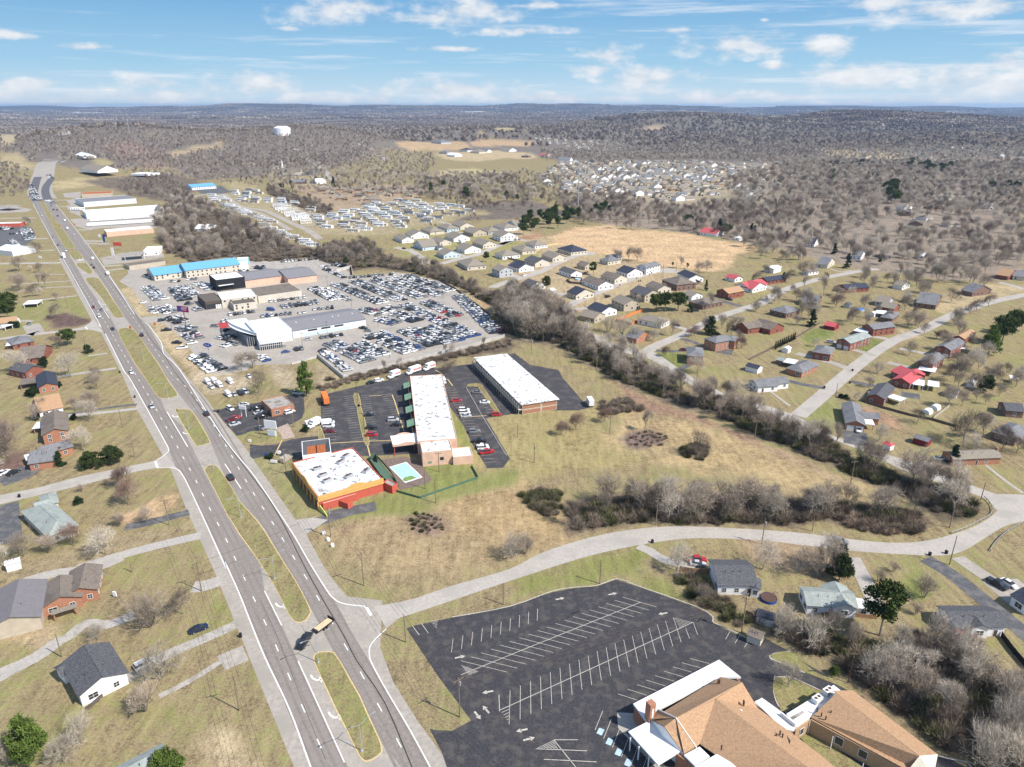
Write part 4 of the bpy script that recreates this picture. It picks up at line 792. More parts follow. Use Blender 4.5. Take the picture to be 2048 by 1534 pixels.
YT=[('E 985,1030',8.5,4,'large round-headed bare tree in the corner lawn beside the highway, west side'),('E 940,905',7.5,4,'round-headed bare tree just behind the largest one in the corner lawn west of the highway'),
('E 1125,1165',4.5,8,'narrow upright bare tree beside the straw-coloured garden plot'),('E 915,1200',4,8,'slim upright bare tree at the left edge of the straw-coloured garden plot'),
('E 565,1350',7,4,'round bare tree at the front corner of the grey-green roofed house'),('E 820,1415',9,1,'pale bare tree with a mulch ring beside the long concrete drive'),
('E 180,1430',7.5,0,'bare tree left of the grey-green roofed house, beside the dark drive'),('E 372,1405',5.5,8,'slim bare tree at the dark drive below the grey-green roofed house'),
('E 50,680',13,6,'big dark-twigged bare tree at the left photo edge behind the brick houses'),('E 10,640',12,4,'reddish bare tree at the far left edge behind the brick houses'),
('E 650,620',9,1,'pale bare tree between the orange brick house and the clipped evergreen mass'),('E 690,400',9,1,'pale bare tree in front of the salmon-roofed house'),('E 715,300',8,0,'bare tree directly behind the pale tree in front of the salmon-roofed house'),
('E 715,105',5,0,'small bare tree on the lawn right of the blue-black roofed house'),('E 620,935',2.6,9,'small leafless shrub on the lawn beside the grey-green roofed house'),('E 810,885',2.4,9,'small leafless shrub left of the round-headed trees'),
('E 20,1500',7,1,'pale bare tree beside the small white shed at the left edge'),('I 1120,490',8.5,9,'orange-tinted spreading bare tree in front of the brick house with white shutters'),('I 1355,400',7,6,'dark bare tree on the lawn close to the highway, right of the orange-tinted one'),
('I 1190,880',8.5,5,'pinkish bare tree over the silver car beside the white gabled house'),('I 1080,1120',6,9,'small bare tree on the rough lawn right of the white gabled house'),('I 600,1340',6,5,'pale bare tree right of the bright green conifer at the lower left'),
('I 480,1500',6.5,1,'pale bare tree below the bright green conifer at the lower left'),('I 60,1534',6,1,'pale bare tree at the bottom left corner'),('I 720,590',4.5,5,'tangled pale bush tree between the white gabled house and the cracked drive'),
('l 990,1480',11.5,1,'largest pale bare tree, wide crown beside the highway on the west side'),('l 250,1450',11,1,'pale bare tree with bare limbs in front of the brown-roofed brick house'),('l 800,1100',7,6,'dark bare tree left of the leaning dark conifer west of the highway'),
('l 470,375',8,6,'small dark bare tree on the lawn north of the white drive'),('l 270,290',11,0,'tall bare tree in the left row of the north-west lawn'),('l 330,240',10,2,'bare tree standing second in the row on the north-west lawn'),
('l 630,255',11,2,'tall thin bare tree at the right end of the row on the north-west lawn'),('l 540,220',9,2,'bare tree in the middle of the row on the north-west lawn'),('l 780,660',8,6,'bare tree rising from the dark scrub beside the west street'),
('l 1330,1534',6,6,'low bare tree by the walk, west of the highway dashes'),('A 310,650',7,6,'small round bare tree by the lane, west of the highway'),('A 155,640',12,0,'tall bare tree on the far north-west lawn'),('A 290,500',10,6,'dark bare tree by the used car lot on the west side'),
('A 220,280',9,6,'dark bare tree beside the red-roofed strip'),('c 1050,350',9.5,6,'wide dark bare tree in front of the glass-fronted dealership, above the pale drive'),('b 160,960',8.5,0,'bare tree beside the blue-marked parking bay in front of the dealership'),
('G 580,460',6.5,4,'larger of the two joined bushy trees below the white-roofed long building'),('G 470,500',5.5,4,'smaller bushy tree in front of its larger twin below the white-roofed long building'),('G 1110,460',8.5,2,'thin bare tree in the dead bramble patch of the mown field'),
('G 1515,660',9,6,'lone wide bare tree with brush laid as its ground shadow in the mown field'),('G 100,1440',7.5,5,'bare bushy tree alone at the lower left of the mown field'),('G 190,1410',5.5,9,'low bushy tree just right of the lone bushy tree in the mown field'),('G 800,400',5.5,4,'low dark bushy tree right of the white van at the end of the parking strip'),
('e 830,330',6,6,'small round bare tree in the kerbed island between the motel wings'),('e 910,290',5.5,6,'small bare tree just right of the kerbed island tree between the motel wings'),
('G 1690,380',9,2,'bare tree leaning over the scrub below the estate road'),('G 1570,260',8,0,'bare tree at the verge between the scrub and the estate road'),
('G 1350,1534',7.5,1,'pale bare tree beside the curved concrete drive above the red car'),('H 90,1490',8,1,'pale wide bare tree on the lawn below the curved road'),('H 430,1534',8,0,'bare tree in the yard left of the dark magnolia-like evergreen'),('H 570,1500',10.5,7,'tall pale bare tree beside the dark parked car on the curved road'),
('H 1210,840',12,0,'largest wide bare tree where the scrub meets the estate road bend'),('H 1590,540',12,6,'large bare tree in the yard above the long brick ranch house'),('H 1740,520',11,2,'bare tree with a dark leaning trunk beside the large yard tree'),('H 1880,610',10,6,'bare tree at the right end of the long brick ranch house'),
('H 1990,620',6,6,'small bare tree right of the long brick ranch house'),('H 960,530',6.5,1,'bare tree between the grey-roofed house and the estate road'),('H 1530,90',10,6,'bare tree in front of the two-storey red brick houses'),('H 1250,400',6,6,'bare tree by the fence corner near the white tents'),
('H 1660,600',7,5,'pale bare shrub tree behind the long brick ranch house roof'),('H 890,130',5,0,'small bare tree at the verge by the red metal roof'),('H 790,230',4,1,'small pale bare tree beside the fence behind two round shrubs'),
('L 560,90',9,0,'bare tree by the dark evergreen at the top of the concrete drive'),('L 950,160',3.5,9,'small bare shrub on the lawn right of the concrete drive'),('L 1290,280',6,9,'wide reddish bare shrub tree on the lawn above the house with the red deck'),('L 1060,90',3,9,'small bare shrub near the top of the lawn right of the concrete drive'),
('L 280,945',6,1,'small pale bare tree planted in the church lawn triangle'),('L 930,890',9,5,'white-limbed crooked tree in the wood edge behind the church drive'),('L 1230,400',3,9,'round bare bush left of the house with the red deck'),
('C 1490,1160',5,4,'small round bare tree at the corner of the side street and white house drive'),('C 1530,1150',5.5,4,'round bare tree beside the big dark conical evergreen'),('C 1300,1310',5,4,'small round bare tree on the green corner lawn inside the road bend'),('C 1350,1150',9,2,'bare tree leaning before the white house with a double garage door'),
('C 1660,950',11,2,'tall bare tree at the brown brick house drive'),('C 1010,570',12,2,'tall bare tree in the pair at the edge of the pale field'),('C 1080,560',11,0,'bare tree right of the pair at the edge of the pale field'),('C 910,560',9,2,'thin bare tree at the left of the group by the pale field'),('C 950,565',9,2,'thin bare tree second from left by the pale field'),
('C 1420,620',9,2,'thin bare tree between small pines by the pale field'),('C 1560,660',9,0,'bare tree with a round crown behind the dark-roofed white house'),('C 1620,650',9,1,'pale bare tree right behind the dark-roofed white house'),('C 1290,790',5,0,'bare tree over the brown-roofed estate house'),
('C 1090,880',5,1,'bare tree between the two-storey tan house and the big pines'),('C 960,1150',11,5,'wide pale bare tree beside the estate road, below the red car'),('C 850,1120',9,5,'pale bare tree left of the wide one beside the estate road'),('C 1270,1130',9,1,'pale bare tree by the orange fence yard'),('C 1060,1180',8,1,'bare tree in front of the half hidden brick house'),('C 1200,1190',6,1,'pale low bare tree right of the half hidden brick house'),
('C 1550,1450',8.5,1,'pale bare tree below the brick house with the white car in its garage'),('C 1900,1250',6.5,4,'reddish bare tree right of the two-storey orange brick house'),('C 2010,950',6,6,'small bare tree on the verge of the long side street'),
('D 550,790',13,2,'tallest bare tree between the two side streets'),('D 400,740',9,2,'bare tree on the near verge of the long side street'),('D 45,910',5.5,0,'small bare tree at the lower verge of the long side street'),('D 120,860',6,2,'slim bare tree on the lower verge of the long side street'),('D 215,850',7,2,'slim bare tree with a narrow crown on the lower verge'),
('D 420,900',12,6,'big bare tree with wide limbs beside the dark cedar'),('D 640,880',8,4,'dense round bare tree behind the clipped hedge'),('D 345,1010',6,0,'bare tree behind the brown brick house'),('D 475,1170',4.5,1,'small pale bare tree on the bright lawn left of the grey-green roof'),
('D 1180,1020',9,0,'bare tree in front of the grey-roofed brown house on the long street'),('D 1260,1010',6,0,'low bare tree on the near verge above the long street'),('D 1530,1010',6.5,6,'small bare tree with a spreading crown across the long street'),('D 1300,1070',5.5,6,'small bare tree on the lower verge of the long street'),
('D 1190,1230',6.5,6,'dark small bare tree on the lawn below the long street'),('D 950,1370',6,5,'reddish pale bare tree on the lower verge before the junction'),('D 1390,1110',4,8,'slim dark shrub beside the long street'),('D 1440,1120',5.5,4,'dense dark bare tree near the salmon-roofed brick house'),
('D 1640,930',7,6,'bare street tree, first of the row at the right end of the long street'),('D 1690,900',7,6,'bare street tree, second of the row at the right end of the long street'),('D 1780,870',7.5,6,'bare street tree nearest the big pine at the right'),
('D 1400,690',14,7,'tallest tree of the grove with two pale trunks, upper right'),('D 1440,690',14,7,'pale-trunked tall tree, right of the tallest in the grove'),('D 1240,740',12,2,'tall bare tree with a dark trunk in front of the grove'),('D 1060,740',11,2,'bare tree left of the dark-trunked one before the grove'),('D 850,700',11,2,'bare tree over the dark-roofed red brick house'),
('D 920,740',9,2,'bare tree right of the dark-roofed red brick house'),('D 1300,770',9,0,'bare tree at the fence right of the dark-trunked one'),('D 1640,690',12,0,'bare tree at the grove edge near the pale bare yard'),('D 1740,730',9,0,'bare tree beside the salmon-roofed house upper right'),('D 1500,840',9,6,'bare tree with short trunk in the pale straw yard'),
('D 390,640',11,0,'bare tree by the white metal shed'),('D 290,690',9,6,'bare tree right of the dark-roofed brick house with the cedar'),('D 1540,1340',9,6,'dark bare tree beside the two-storey red house with the white awning'),('D 1650,1330',10,1,'tall pale bare tree right of the two-storey red house'),('D 1750,1250',8,1,'pale bare tree under the big pine at the right'),
('A 1990,1400',8,0,'dense bare tree at the edge of the grass strip before the dealership')]
for s,h,v,l in YT: tree_at(GP(s)[0],h,v,l)
belt('B 780,430 900,420 1060,530 1200,580 1380,610 1500,640 1650,740 1800,800 2048,900 2048,960 1850,880 1700,790 1500,710 1250,640 1000,600 800,620 560,540 520,500',7,7,12,(0,3,6,2),'dark bare tree in the belt between the dealer lot and the pale estate','dark bare trees between the dealer lot and the estate',brush=3.2,bvs=(0,0,1,3))
belt('g 0,370 160,400 250,470 600,580 720,680 900,760 1000,850 1200,900 1350,920 1500,960 1700,1010 1500,1050 1250,990 900,1040 650,1050 600,990 300,1000 0,1050 A 1500,560 1300,500 1250,380 1330,330 1200,260 1300,120 1400,60 1500,40',9,8,13,(0,3,0,6,1),'leafless tree in the wood behind the blue-roofed building','leafless trees of the wood behind the blue-roofed building',brush=5,bvs=(0,1))
belt('g 830,240 1000,290 1250,360 1400,400 1530,480 1510,540 1300,500 1000,380 850,320',10,7,11,(0,3),'dark bare tree in the hedge between the mobile homes and the brick estate','dark bare trees of the hedge above the mobile homes',brush=6)
belt('j 0,560 300,590 600,570 700,640 1100,660 1400,640 1600,680 2048,600 2048,1024 1800,1024 1650,960 1480,940 1100,870 500,850 400,800 200,820 0,700',10.5,9,14,(0,1,3,6,2),'leafless tree of the wood behind the pale ploughed field','leafless trees of the wood behind the pale field')
belt('D -200,-80 400,-200 2048,-200 2250,400 2048,560 1850,600 1700,640 1400,640 1100,560 900,600 700,480 400,560 250,560 0,500 -100,380',11,9,14,(1,1,0,8,6,7),'leafless tree of the large wood at the right beyond the brick houses','leafless trees of the large wood at the right',prob=.72)
belt('D 1000,620 1300,600 1700,660 1850,720 1700,760 1400,720 1100,720',14,9,13,(1,2,7),'bare tree of the open grove above the straw-coloured yard','bare trees of the open grove at the right')
belt('i 450,480 640,470 900,420 1300,450 1500,540 1750,620 2048,650 2048,760 1700,730 1500,760 1100,770 900,740 620,680 480,640',11,8,12,(0,3,1,6),'leafless tree in the wood between the mobile homes and the far dense estate','leafless trees of the wood behind the mobile homes')
for s,n_ in (('I 0,700 500,760 1000,1000 1500,1300 900,1534 0,1534',24),('E 0,0 600,0 900,300 560,560 560,900 100,760',24),('B 1050,280 2048,230 2048,190 1600,130 1300,330',16),('H 1400,60 2048,0 2048,300 1700,300',14),('D 1000,850 2048,1100 2048,1300 1500,1250',15),('C 1400,900 2048,1060 2048,1300 1500,1100',15),('D 0,560 900,650 1400,800 1100,1100 300,1000 0,800',15),('H 1100,0 2048,0 2048,560 1300,500',15),('A 0,560 450,620 450,900 100,760',26),('m 0,60 1700,20 2000,400 900,360',26)):
 belt(s,n_,6 if n_==15 else 4.5,12 if n_==15 else 8,(0,1,0,6),{16:'small bare tree among the mobile homes',14:'bare tree in the back gardens at the far right of the photo',15:'bare shade tree among the brick houses of the right side streets',22:'bare garden tree among the brick houses on the right side streets',24:'low leafless shrub on the rough lawns west of the highway',26:'small leafless garden tree scattered over the lawns'}[n_],{16:'small bare trees among the mobile homes',14:'bare trees in the back gardens at the far right',15:'shade trees among the right side streets',22:'bare garden trees among the brick houses',24:'low shrubs west of the highway',26:'small leafless garden trees on the lawns'}[n_],prob=.55)
FARW=[]
def farwood(s,sp,h0,h1,vs,prob=1,base=None):
 for (x,y) in scatter_poly(s,sp):
  if prob<1 and U_()>prob: continue
  FARW.append((x,y,ht(x,y)-.3,h0+(h1-h0)*U_(),int(rng.choice(vs))))
farwood('Z 1180,330 1400,318 1560,330 1560,420 1640,400 2048,430 2200,330 2048,262 1500,262 1180,290',17,9,13,(0,1,1,3,4),.8)
farwood('Z 140,345 330,330 520,322 640,345 700,380 640,392 560,380 420,365 250,350',16,7,12,(0,3,4),.85)
farwood('Z 640,345 900,350 1060,345 1130,360 1120,400 1000,405 900,395 800,400 700,392',15,8,12,(0,3,1,4),.85)
farwood('Z 590,342 700,325 745,300 760,300 700,345 640,350',14,7,12,(0,3,4,1),.8)
farwood('i -100,200 150,180 400,215 600,230 620,330 480,450 200,470 -100,420',15,7,11,(0,3,1),.75)
farwood('j -170,165 1900,225 1900,262 -160,258',13,7,11,(0,3,1),.9)
farwood('Z 0,330 60,345 60,385 0,400',13,7,11,(3,0)); farwood('Z 230,365 340,352 380,385 360,400 260,395',13,7,10,(3,0,5))
OPEN=[P for P in ([(q.x,q.y) for q in GP(s)] for c,g_,e_,s in PAINT if c[0]>.3) if abs(sum(P[i-1][0]*P[i][1]-P[i][0]*P[i-1][1] for i in range(len(P))))<5e5]
OPEN.append([(q.x,q.y) for q in GP('g 380,60 1400,30 2048,230 2048,420 1700,480 0,400')]); OPEN.append([(q.x,q.y) for q in GP('j -150,250 1850,290 1850,600 0,640')]); OPEN.append([(q.x,q.y) for q in GP('V 1100,800 1640,830 1700,875 1250,860')])
OPEN.append([(q.x,q.y) for q in GP('U 180,1040 215,900 340,900 350,1170')])
def wood_mask(x,y):
 n=vnoise(x,y,420,1)*.55+vnoise(x*1.3,y*.5,170,2)*.45
 m=(n<.60)|(np.hypot(x,y)<4400)
 for P in OPEN: m&=~pip(P,x,y)
 return m
def ring(r0,r1,sp,aw=R(40)):
 xs=np.arange(-r1*sin(aw),r1*sin(aw),sp); ys=np.arange(r0*.7,r1,sp); X,Y=np.meshgrid(xs,ys); X=X.ravel()+rng.normal(size=X.size)*sp*.4; Y=Y.ravel()+rng.normal(size=Y.size)*sp*.4
 r=np.hypot(X,Y); k=(r>r0)&(r<r1)&(np.abs(np.arctan2(X,Y))<aw); X,Y=X[k],Y[k]; k=wood_mask(X,Y); return X[k],Y[k]
tkeep=lambda X,Y:(hts(X,Y))
HILLREG=[(p.x,p.y) for p in [gz(*q) for q in PX('Z -200,332 150,336 330,336 640,340 700,330 750,300 1000,284 1180,286 1300,300 1560,315 2250,300')]]
farline=np.array(HILLREG)
def beyond(X,Y):  # farther than the surveyed foot of the hills
 az=np.arctan2(X,Y); fa=np.arctan2(farline[:,0],farline[:,1]); fr=np.hypot(farline[:,0],farline[:,1]); o=np.argsort(fa); return np.hypot(X,Y)>np.interp(az,fa[o],fr[o])
X,Y=ring(900,2600,14); k=beyond(X,Y); X,Y=X[k],Y[k]; Z=hts(X,Y)
for a,b,c in zip(X,Y,Z): FARW.append((a,b,c-.4,7+6*U_(),int(rng.choice((0,3,3,3,4,0)))))
X,Y=ring(2600,4300,24); Z=hts(X,Y)
for a,b,c in zip(X,Y,Z): FARW.append((a,b,c-1,12+7*U_(),int(rng.choice((0,1,3,4,6,6)))))
def far_crown(seed,mi,n=70):
 r=np.random.default_rng(seed); V=[];Fa=[]
 for _ in range(n):
  d=r.normal(size=3); d/=np.linalg.norm(d); c=np.array([d[0]*.36,d[1]*.36,.62+d[2]*.32])*(1)
  a=r.normal(size=3); a/=np.linalg.norm(a); b=np.cross(a,d); b/=np.linalg.norm(b)+1e-9; s=.16; k=len(V)
  V+=[c-a*s,c+b*s,c+a*s,c-b*s*.6]; Fa.append((k,k+1,k+2,k+3))
 for q in range(4):
  k=len(V); x,y=r.normal(size=2)*.1; V+=[(x-.012,y,0),(x+.012,y,0),(x*1.6,y*1.6,.6)]; Fa.append((k,k+1,k+2))
 return mesh_np('far_crown',V,Fa,TWIG[mi])
def lod(v):   # lighter version of a twig tree: every third twig, thicker
 t,c=BT[v]; nv=len(c.vertices); co=np.empty(nv*3); c.vertices.foreach_get('co',co); co=co.reshape(-1,3,3)[::4].copy()
 ce=(co[:,0]+co[:,1])/2; w_=(co[:,1]-co[:,0])*1.7; co[:,0]=ce-w_; co[:,1]=ce+w_; V=co.reshape(-1,3); return mesh_np('crown',V,[(3*i,3*i+1,3*i+2) for i in range(len(co))],c.materials[0])
LODS=[src_obj('wood_src_%d'%i,[lod(v),BT[v][0]]) for i,v in enumerate((0,1,2,3,7,6))]+[src_obj('wood_src_6',[far_crown(31,3)])]
mass('far_woodland',FARW,LODS,'grey brown leafless woodland covering the hills and the middle distance','woodland')
def clump(seed,mi):
 r=np.random.default_rng(seed); V=[];Fa=[]
 for q in range(46):
  cx,cy=r.normal(size=2)*.42; h=.07*(.7+.6*r.random())
  for _ in range(9):
   d=r.normal(size=3); d/=np.linalg.norm(d); c=np.array([cx+d[0]*.06,cy+d[1]*.06,h*.6+d[2]*h*.35]); a=r.normal(size=3); a/=np.linalg.norm(a); b=np.cross(a,d); b/=np.linalg.norm(b)+1e-9; s=.035; k=len(V)
   V+=[c-a*s,c+b*s,c+a*s,c-b*s*.6]; Fa.append((k,k+1,k+2,k+3))
 return mesh_np('clump',V,Fa,TWIG[mi])
CL_=[]
X,Y=ring(4250,7500,62); Z=hts(X,Y);
for a,b,c in zip(X,Y,Z): CL_.append((a,b,c-2,90+30*U_(),int(rng.choice((0,1,2)))))
X,Y=ring(7500,15500,170); Z=hts(X,Y)
for a,b,c in zip(X,Y,Z): CL_.append((a,b,c-3,190+60*U_(),int(rng.choice((0,1,2)))))
mass('distant_forest',CL_,[src_obj('clump_src_%d'%i,[clump(40+i,m)]) for i,m in enumerate((0,3,3))],'hazy forest on the plain and ridge near the horizon','forest')
mass('undergrowth',BRUSH,[src_obj('brush_src_%d'%i,[b]) for i,b in enumerate(BU)],'tangled brush and brambles under the tree belts','undergrowth')
for i,t in enumerate(TREES):
 if t[5] is None: TREES[i]=(*t[:2],t[2]*1.15,*t[3:])
def score(t): return (1e3 if t[5] is None else 0)+t[2]/math.hypot(t[0],t[1])*1000
TREES.sort(key=score,reverse=True)
for t in TREES[:298]:
 e=empty(t[6],(t[0],t[1],ht(t[0],t[1])),U_()*6.28); s=t[2]; k=1.3 if t[5] is None else 1.15; e.scale=(s*k*(.9+.25*U_()),s*k*(.9+.25*U_()),s)
 tag(e,t[4],'tree',t[5]); tr,cr=BT[t[3]]; link('trunk',tr,e); link('crown',cr,e)
mass('bare_trees',[(t[0],t[1],ht(t[0],t[1]),t[2],t[3]) for t in TREES[298:]],[src_obj('tree_src_%d'%i,[c,t]) for i,(t,c) in enumerate(BT)],'many more leafless trees of the woods and belts in the middle distance','trees')
print('trees',len(TREES),'far',len(FARW),'brush',len(BRUSH),'clumps',len(CL_))
EVS=[('I 240,1500',12.5,'bright_pine','bright green pyramid-shaped conifer at the lower left corner of the photo',1),('I 1240,1600',6.5,'bright_bush','bright green conifer top in front of the porch at the bottom left edge',1.1),
('E 705,745',6.6,'round_evergreen','left half of the broad dark evergreen mass in the corner lawn',1.25),('E 860,720',7.6,'round_evergreen','right, taller half of the broad dark evergreen mass in the corner lawn',1.15),
('E 465,740',6.5,'cedar','dark pointed evergreen against the dark-roofed brick house wall',1.3),('E 255,195',4.6,'dark_shrub','dark round evergreen beside the blue-black roofed house carport',1.4),('E 455,130',3,'dark_shrub','small dark shrub at the right corner of the blue-black roofed house',1.2),
('E 600,1025',2.8,'dark_shrub','dark round shrub at the corner of the grey-green roofed house',1.2),('E 315,1190',2.2,'dark_shrub','dark clipped shrub by the patio of the grey-green roofed house',1.2),('E 570,380',3,'dark_shrub','dark green shrub between the salmon and the brown roof',1),
('l 960,1050',10,'broad_pine','dark leaning conifer south of the west street, beside the highway',1.1),('l 1230,1160',5.5,'dark_shrub','dark shrub at the foot of a utility pole beside the highway, west side',.9),('l 110,600',15,'broad_pine','very large dark conifer at the left edge of the photo',1.25),
('l 195,800',4.2,'dark_shrub','round dark green shrub in front of the salmon-roofed house at the left edge',1.9),('l 620,1350',6,'dark_shrub','dark evergreen shrub between the red gable wall and the big pale tree',.9),
('b 1045,1300',17,'bright_pine','tall bright green conifer between the dealership and the motel lot',.8),('F 425,470',3,'dark_shrub','dark hedge shrub at the foot of the blank white sign',1.2),('c 1230,1350',2.2,'dark_shrub','dark rounded shrub by the sign at the motel entrance',1.7),
('C 370,810',12.5,'pine','tall spreading pine in the estate, left of the navy-roofed house',1.15),('C 735,670',11,'pine_b','pine with a bare double trunk in the middle of the estate',1),
('C 1230,960',13,'broad_pine','left one of the large dark pines in the estate by the orange fence',1),('C 1300,960',13.5,'pine_b','middle one of the large dark pines in the estate by the orange fence',1.25),('C 1400,950',13,'broad_pine','right one of the large dark pines in the estate by the orange fence',1.1),('C 1500,960',6,'dark_shrub','small dark evergreen beside the large dark pines',.8),
('C 1655,1140',11.5,'cedar','big dark conical evergreen beside the side street junction',1.75),('C 960,1190',5.5,'cedar','small dark conifer in front of the half hidden brick house',1.1),('C 1360,610',5,'pine','small pine at the edge of the pale field, left of a thin tree',.8),('C 1475,620',5,'pine_b','small pine at the edge of the pale field, right of a thin tree',.9),
('C 1620,790',8,'cedar','dark narrow evergreen behind the brown-walled house yard',.9),('C 1790,1120',3,'cedar','small clipped cone shrub above the two-storey orange brick house',.8),
('m 1260,620',9.5,'pine','lone tall pine in the pale estate, left of the grey two-storey house',1.1),('B 585,500',9,'bright_pine','light green conifer at the edge of the wood above the dealer lot',.8),('B 760,610',9,'pine','dark pine at the edge of the wood above the dealer lot',1),('g 1500,980',8,'bright_bush','light green tree among bare ones above the gravel yard',.6),
('D 460,1020',11,'cedar','dark narrow cedar beside the wide-limbed bare tree',1.15),('D 725,585',12.5,'cedar','tall dark conical cedar beyond the end of the long side street',1.1),('D 630,480',10,'cedar','dark conical tree in the wood above the small white house',1.2),('D 270,370',9,'cedar','dark evergreen in the wood at the far side of the pale field',1.2),
('D 250,670',6,'cedar','small dark cedar beside the dark-roofed red brick house',1.3),('D 965,560',6,'pine','small pine in the grove near the pale houses',.9),('D 1780,1230',17,'bright_pine','front one of the two big pines at the right edge',1),('D 1880,1150',18,'broad_pine','tallest pine, behind the front one at the right edge',.95),('D 1960,1080',16,'broad_pine','third pine at the right edge, behind the others',.9),
('D 1150,840',4,'dark_shrub','dark shrub beside the pale fence of the back gardens',1.2),('H 1760,160',8.5,'round_evergreen','dark broad evergreen behind the white outbuildings at the right',.9),('H 1515,700',8,'cedar','dark evergreen at the left end of the long brick ranch house',1.2),('H 660,1500',9,'cedar','dark glossy evergreen beside the top of the concrete drive',1.4),
('H 650,-20',0.1,'dark_shrub','',1),('L 660,150',9,'round_evergreen','dark glossy evergreen at the corner of the concrete drive',.75),('L 960,560',16.5,'pine_b','leaning tall pine in front of the white house with the grey-green roof',.95),('L 620,850',2.5,'bright_bush','small yellow-green bush by the lamp post behind the church',1),
('H 683,210',2.4,'dark_shrub','left one of two round red-brown shrubs at the driveway',1.2),('H 717,215',2.4,'dark_shrub','right one of two round red-brown shrubs at the driveway',1.2),('C 1840,1100',3,'dark_shrub','small dark shrub at the red brick house with the brown roof',1),
('Z 18,640',14,'broad_pine','dark conifer mass behind the large one at the left photo edge',1)]
for s,h,k,l,wd in EVS:
 if h>1: evergreen(GP(s)[0],h,k,l,wide=wd,cat='shrub' if 'shrub' in l or 'bush' in l else 'tree')
for i in range(10):   # row of clipped conifers
 p=GP('D 187,1190')[0].lerp(GP('D 332,1120')[0],i/9); evergreen(p,4.6,'cedar','narrow dark conifer in the straight clipped row between two back lawns',wide=.75,group='row of clipped conifers')
for (s,n_,h,k,l,g_) in (('C 150,370 260,340 400,330 500,300 640,260 660,220 400,200 200,260',26,13,('pine','broad_pine'),'dark pine in the grove at the left end of the pale ploughed field','pines at the left end of the pale field'),
('C 700,230 860,240 900,170 760,160',8,13,('pine_b','pine'),'dark pine in the clump above the pale ploughed field','pines above the pale field'),
('C 1460,330 1540,340 1540,270 1470,270',3,11,('cedar','broad_pine'),'dark cedar left of the long red-roofed white building','cedars left of the red-roofed white building'),
('C 1710,380 1830,390 1820,310 1720,310',5,12,('cedar','broad_pine'),'dark cedar right of the long red-roofed white building','cedars right of the red-roofed white building'),
('C 1945,420 2020,420 2010,340 1960,340',3,12,('cedar',),'dark cedar by the white caravan at the field edge','cedars by the caravan'),
('B 1360,40 1620,60 1600,-10 1400,-20',6,13,('pine','pine_b'),'green pine in the group behind the mobile homes','pines behind the mobile homes, left group'),('B 1670,110 1720,110 1710,20 1680,20',3,16,('pine',),'tall green pine standing forward behind the mobile homes','tall pines behind the mobile homes'),
('i 1240,680 1380,680 1370,620 1250,620',4,11,('pine',),'green pine at the right end of the wood behind the mobile homes','pines right of the wood behind the mobile homes'),
('k 740,870 940,860 900,720 780,740',8,17,('pine','broad_pine'),'tall dark pine in the clump near the top right of the wood','pines in the clump of the right wood'),
('k 910,560 1380,600 1380,520 1000,500',14,15,('pine_b','broad_pine'),'dark pine in the long line of evergreens at the upper right','line of pines at the upper right'),('k 80,520 600,540 600,500 120,490',14,13,('pine','broad_pine'),'dark pine in the left line of evergreens, upper right of the photo','left line of pines at the upper right'),
('k 220,680 360,680 350,600 240,600',4,13,('bright_pine',),'yellow-green conifer in the wood left of the pine clump','yellow-green conifers in the right wood'),('k 590,640 750,660 740,600 600,600',4,11,('cedar',),'dark cedar between the two pine lines at the upper right','cedars between the pine lines'),
('k 1680,780 2048,800 2048,700 1750,680',8,14,('pine','pine_b'),'dark pine near the right photo edge above the brick houses','pines near the right edge'),
('g 900,270 1140,290 1120,230 920,220',4,11,('pine','cedar'),'dark evergreen between the mobile homes and the far church','evergreens above the mobile homes'),('g 1545,260 1600,260 1590,160 1550,160',2,15,('cedar',),'tall dark conifer at the roadside by the far church','conifers by the far church road')):
 pts=scatter_poly(s,14); rng.shuffle(pts)
 P=[(p.x,p.y) for p in GP(s)]; xs=[p[0] for p in P]; ys=[p[1] for p in P]; got=0; tries=0
 while got<n_ and tries<4000:
  tries+=1; x=min(xs)+U_()*(max(xs)-min(xs)); y=min(ys)+U_()*(max(ys)-min(ys))
  if pip(P,np.array([x]),np.array([y]))[0]:
   evergreen((x,y,ht(x,y)),h*(.8+.4*U_()),k[got%len(k)],l,group=g_); got+=1
# ================================================================= BUILDINGS
def rm(name,c,var=.14,scale=1.6,**k): return mat(name,c,rough=.9,var=var,scale=scale,**k)
W={'white':rm('white_siding',(.84,.83,.81),.04,.6),'cream':rm('cream_siding',(.62,.56,.46),.06,.6),'tan':rm('tan_siding',(.50,.43,.33),.08,.6),'grey':rm('grey_siding',(.46,.48,.49),.06),
'pale':rm('pale_blue_siding',(.56,.64,.68),.05),'red':rm('red_brick',(.27,.10,.07),.22,3),'orange':rm('orange_brick',(.40,.19,.115),.22,3),'brown':rm('brown_brick',(.22,.14,.11),.22,3),
'tanbrick':rm('tan_brick',(.46,.30,.17),.10,3),'peach':rm('peach_stucco',(.72,.47,.34),.06,.6,col2=(.62,.42,.32),scale2=.4),'redpaint':rm('red_painted_wall',(.52,.11,.07),.08),'black':rm('black_panel',(.025,.025,.027),.1),
'metalw':rm('white_metal_wall',(.70,.74,.76),.05,.5),'bluepan':rm('pale_blue_panel',(.52,.64,.70),.05),'dkbrown':rm('dark_brown_panel',(.10,.08,.065),.1),'yellow':rm('orange_yellow_fascia',(.68,.40,.13),.06),'shed':rm('shed_cream',(.68,.62,.50),.08),'barn':rm('barn_red',(.22,.03,.03),.15)}
